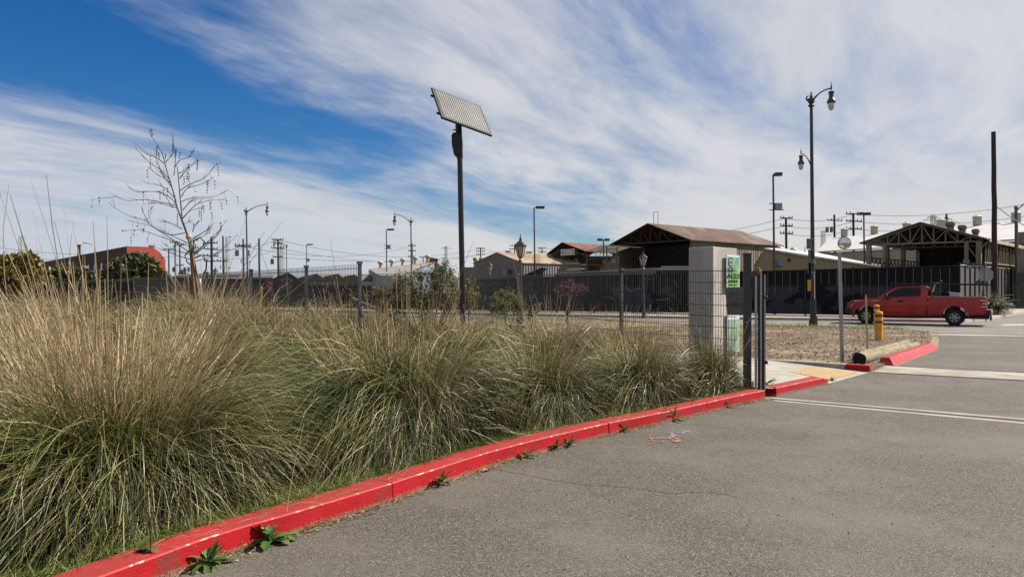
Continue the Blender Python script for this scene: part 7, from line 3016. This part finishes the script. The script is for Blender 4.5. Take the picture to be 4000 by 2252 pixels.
tag(b.build('tree_tie', MT['plastic']), 'black rubber loops tying the bare tree to its stakes', 'tie')

# wooden crate like fence panel seen past the tree
b = MB()
for k in range(7):
    p, q = at(582 + k * 9, 1195, 62), at(590 + k * 9, 1195, 62)
    b.slab([p, q, q + up * 1.75, p + up * 1.75], (0, .06, 0))
for z in (.35, 1.4):
    p, q = at(580, 1190, 62.08), at(648, 1190, 62.08)
    b.slab([p + up * z, q + up * z, q + up * (z + .1), p + up * (z + .1)], (0, .04, 0))
tag(b.build('board_panel', [mat('ochre boards', (0.34, 0.23, 0.09), .9, 0, (0.28, 0.18, 0.07), 2)]), 'ochre board panel behind the stalks near the tree stake', 'panel')
# yellow marker post below the plain pole
p = at(1021, 1126, 60) - up * EYE
b = MB()
b.lathe(p, [(.10, 0), (.10, 1.8), (.07, 1.95), (.02, 2.0)], 10)
tag(b.build('marker_post', MT['yellow']), 'thin yellow post below the plain timber pole beyond the fence', 'marker post')


# ================================================================== parts of parts: hang each detail on the part that carries it
CARRY = {'roof_vent': ('roof',), 'chimney': ('roof',), 'turbine_vent': ('roof',), 'roof_box': ('roof',), 'skylight': ('roof',), 'vent_dome': ('vent_stack',), 'vent_pipe': ('roof',),
         'lantern_globe': ('lantern_hood',), 'lettering': ('name_board', 'name_plate', 'poster', 'cloth', 'front_wall'), 'emblem': ('poster', 'front_wall'), 'roof_emblem': ('name_board',),
         'fan_grille': ('air_conditioner',), 'window': ('end_wall', 'side_wall', 'wall', 'gable_wall'), 'wall_lamp': ('wall',), 'window_unit': ('wall',), 'mural': ('gable_wall', 'wall'),
         'door_handle': ('body',), 'badge': ('body',), 'door_seam': ('body',), 'tailgate_handle': ('tailgate',), 'turn_signal': ('headlight',), 'reverse_lens': ('tail_light',), 'side_window': ('cab',),
         'windscreen': ('cab',), 'rear_window': ('cab',), 'wing_mirror': ('cab',), 'red_band': ('post',), 'notice_print': ('notice',), 'hinge': ('shaft',), 'sticker': ('shaft',),
         'led_ring': ('lamp_housing',), 'bus_bars': ('solar_cells',), 'hole_row': ('post',), 'bracket': ('junction_box',), 'hinge_pin': ('channel',), 'seam': ('panel',), 'parapet': ('wall',)}


def stem(o):
    return o.name.split('.')[0]


def middle(o):
    n = len(o.data.vertices)
    a = np.empty(n * 3, np.float32)
    o.data.vertices.foreach_get('co', a)
    return a.reshape(-1, 3).mean(0) + np.array(o.location)


fam = {}
for o in list(COL.objects):
    if o.parent is not None and o.parent.type == 'EMPTY' and o.type == 'MESH':
        fam.setdefault(o.parent, []).append(o)
for root, ch in fam.items():
    for o in ch:
        for want in CARRY.get(stem(o), ()):
            c = [q for q in ch if stem(q) == want]
            if c:
                m_o = middle(o)
                host = min(c, key=lambda q: float(((middle(q) - m_o) ** 2).sum()))
                o.parent = host
                o.matrix_parent_inverse = host.matrix_basis.inverted()
                break
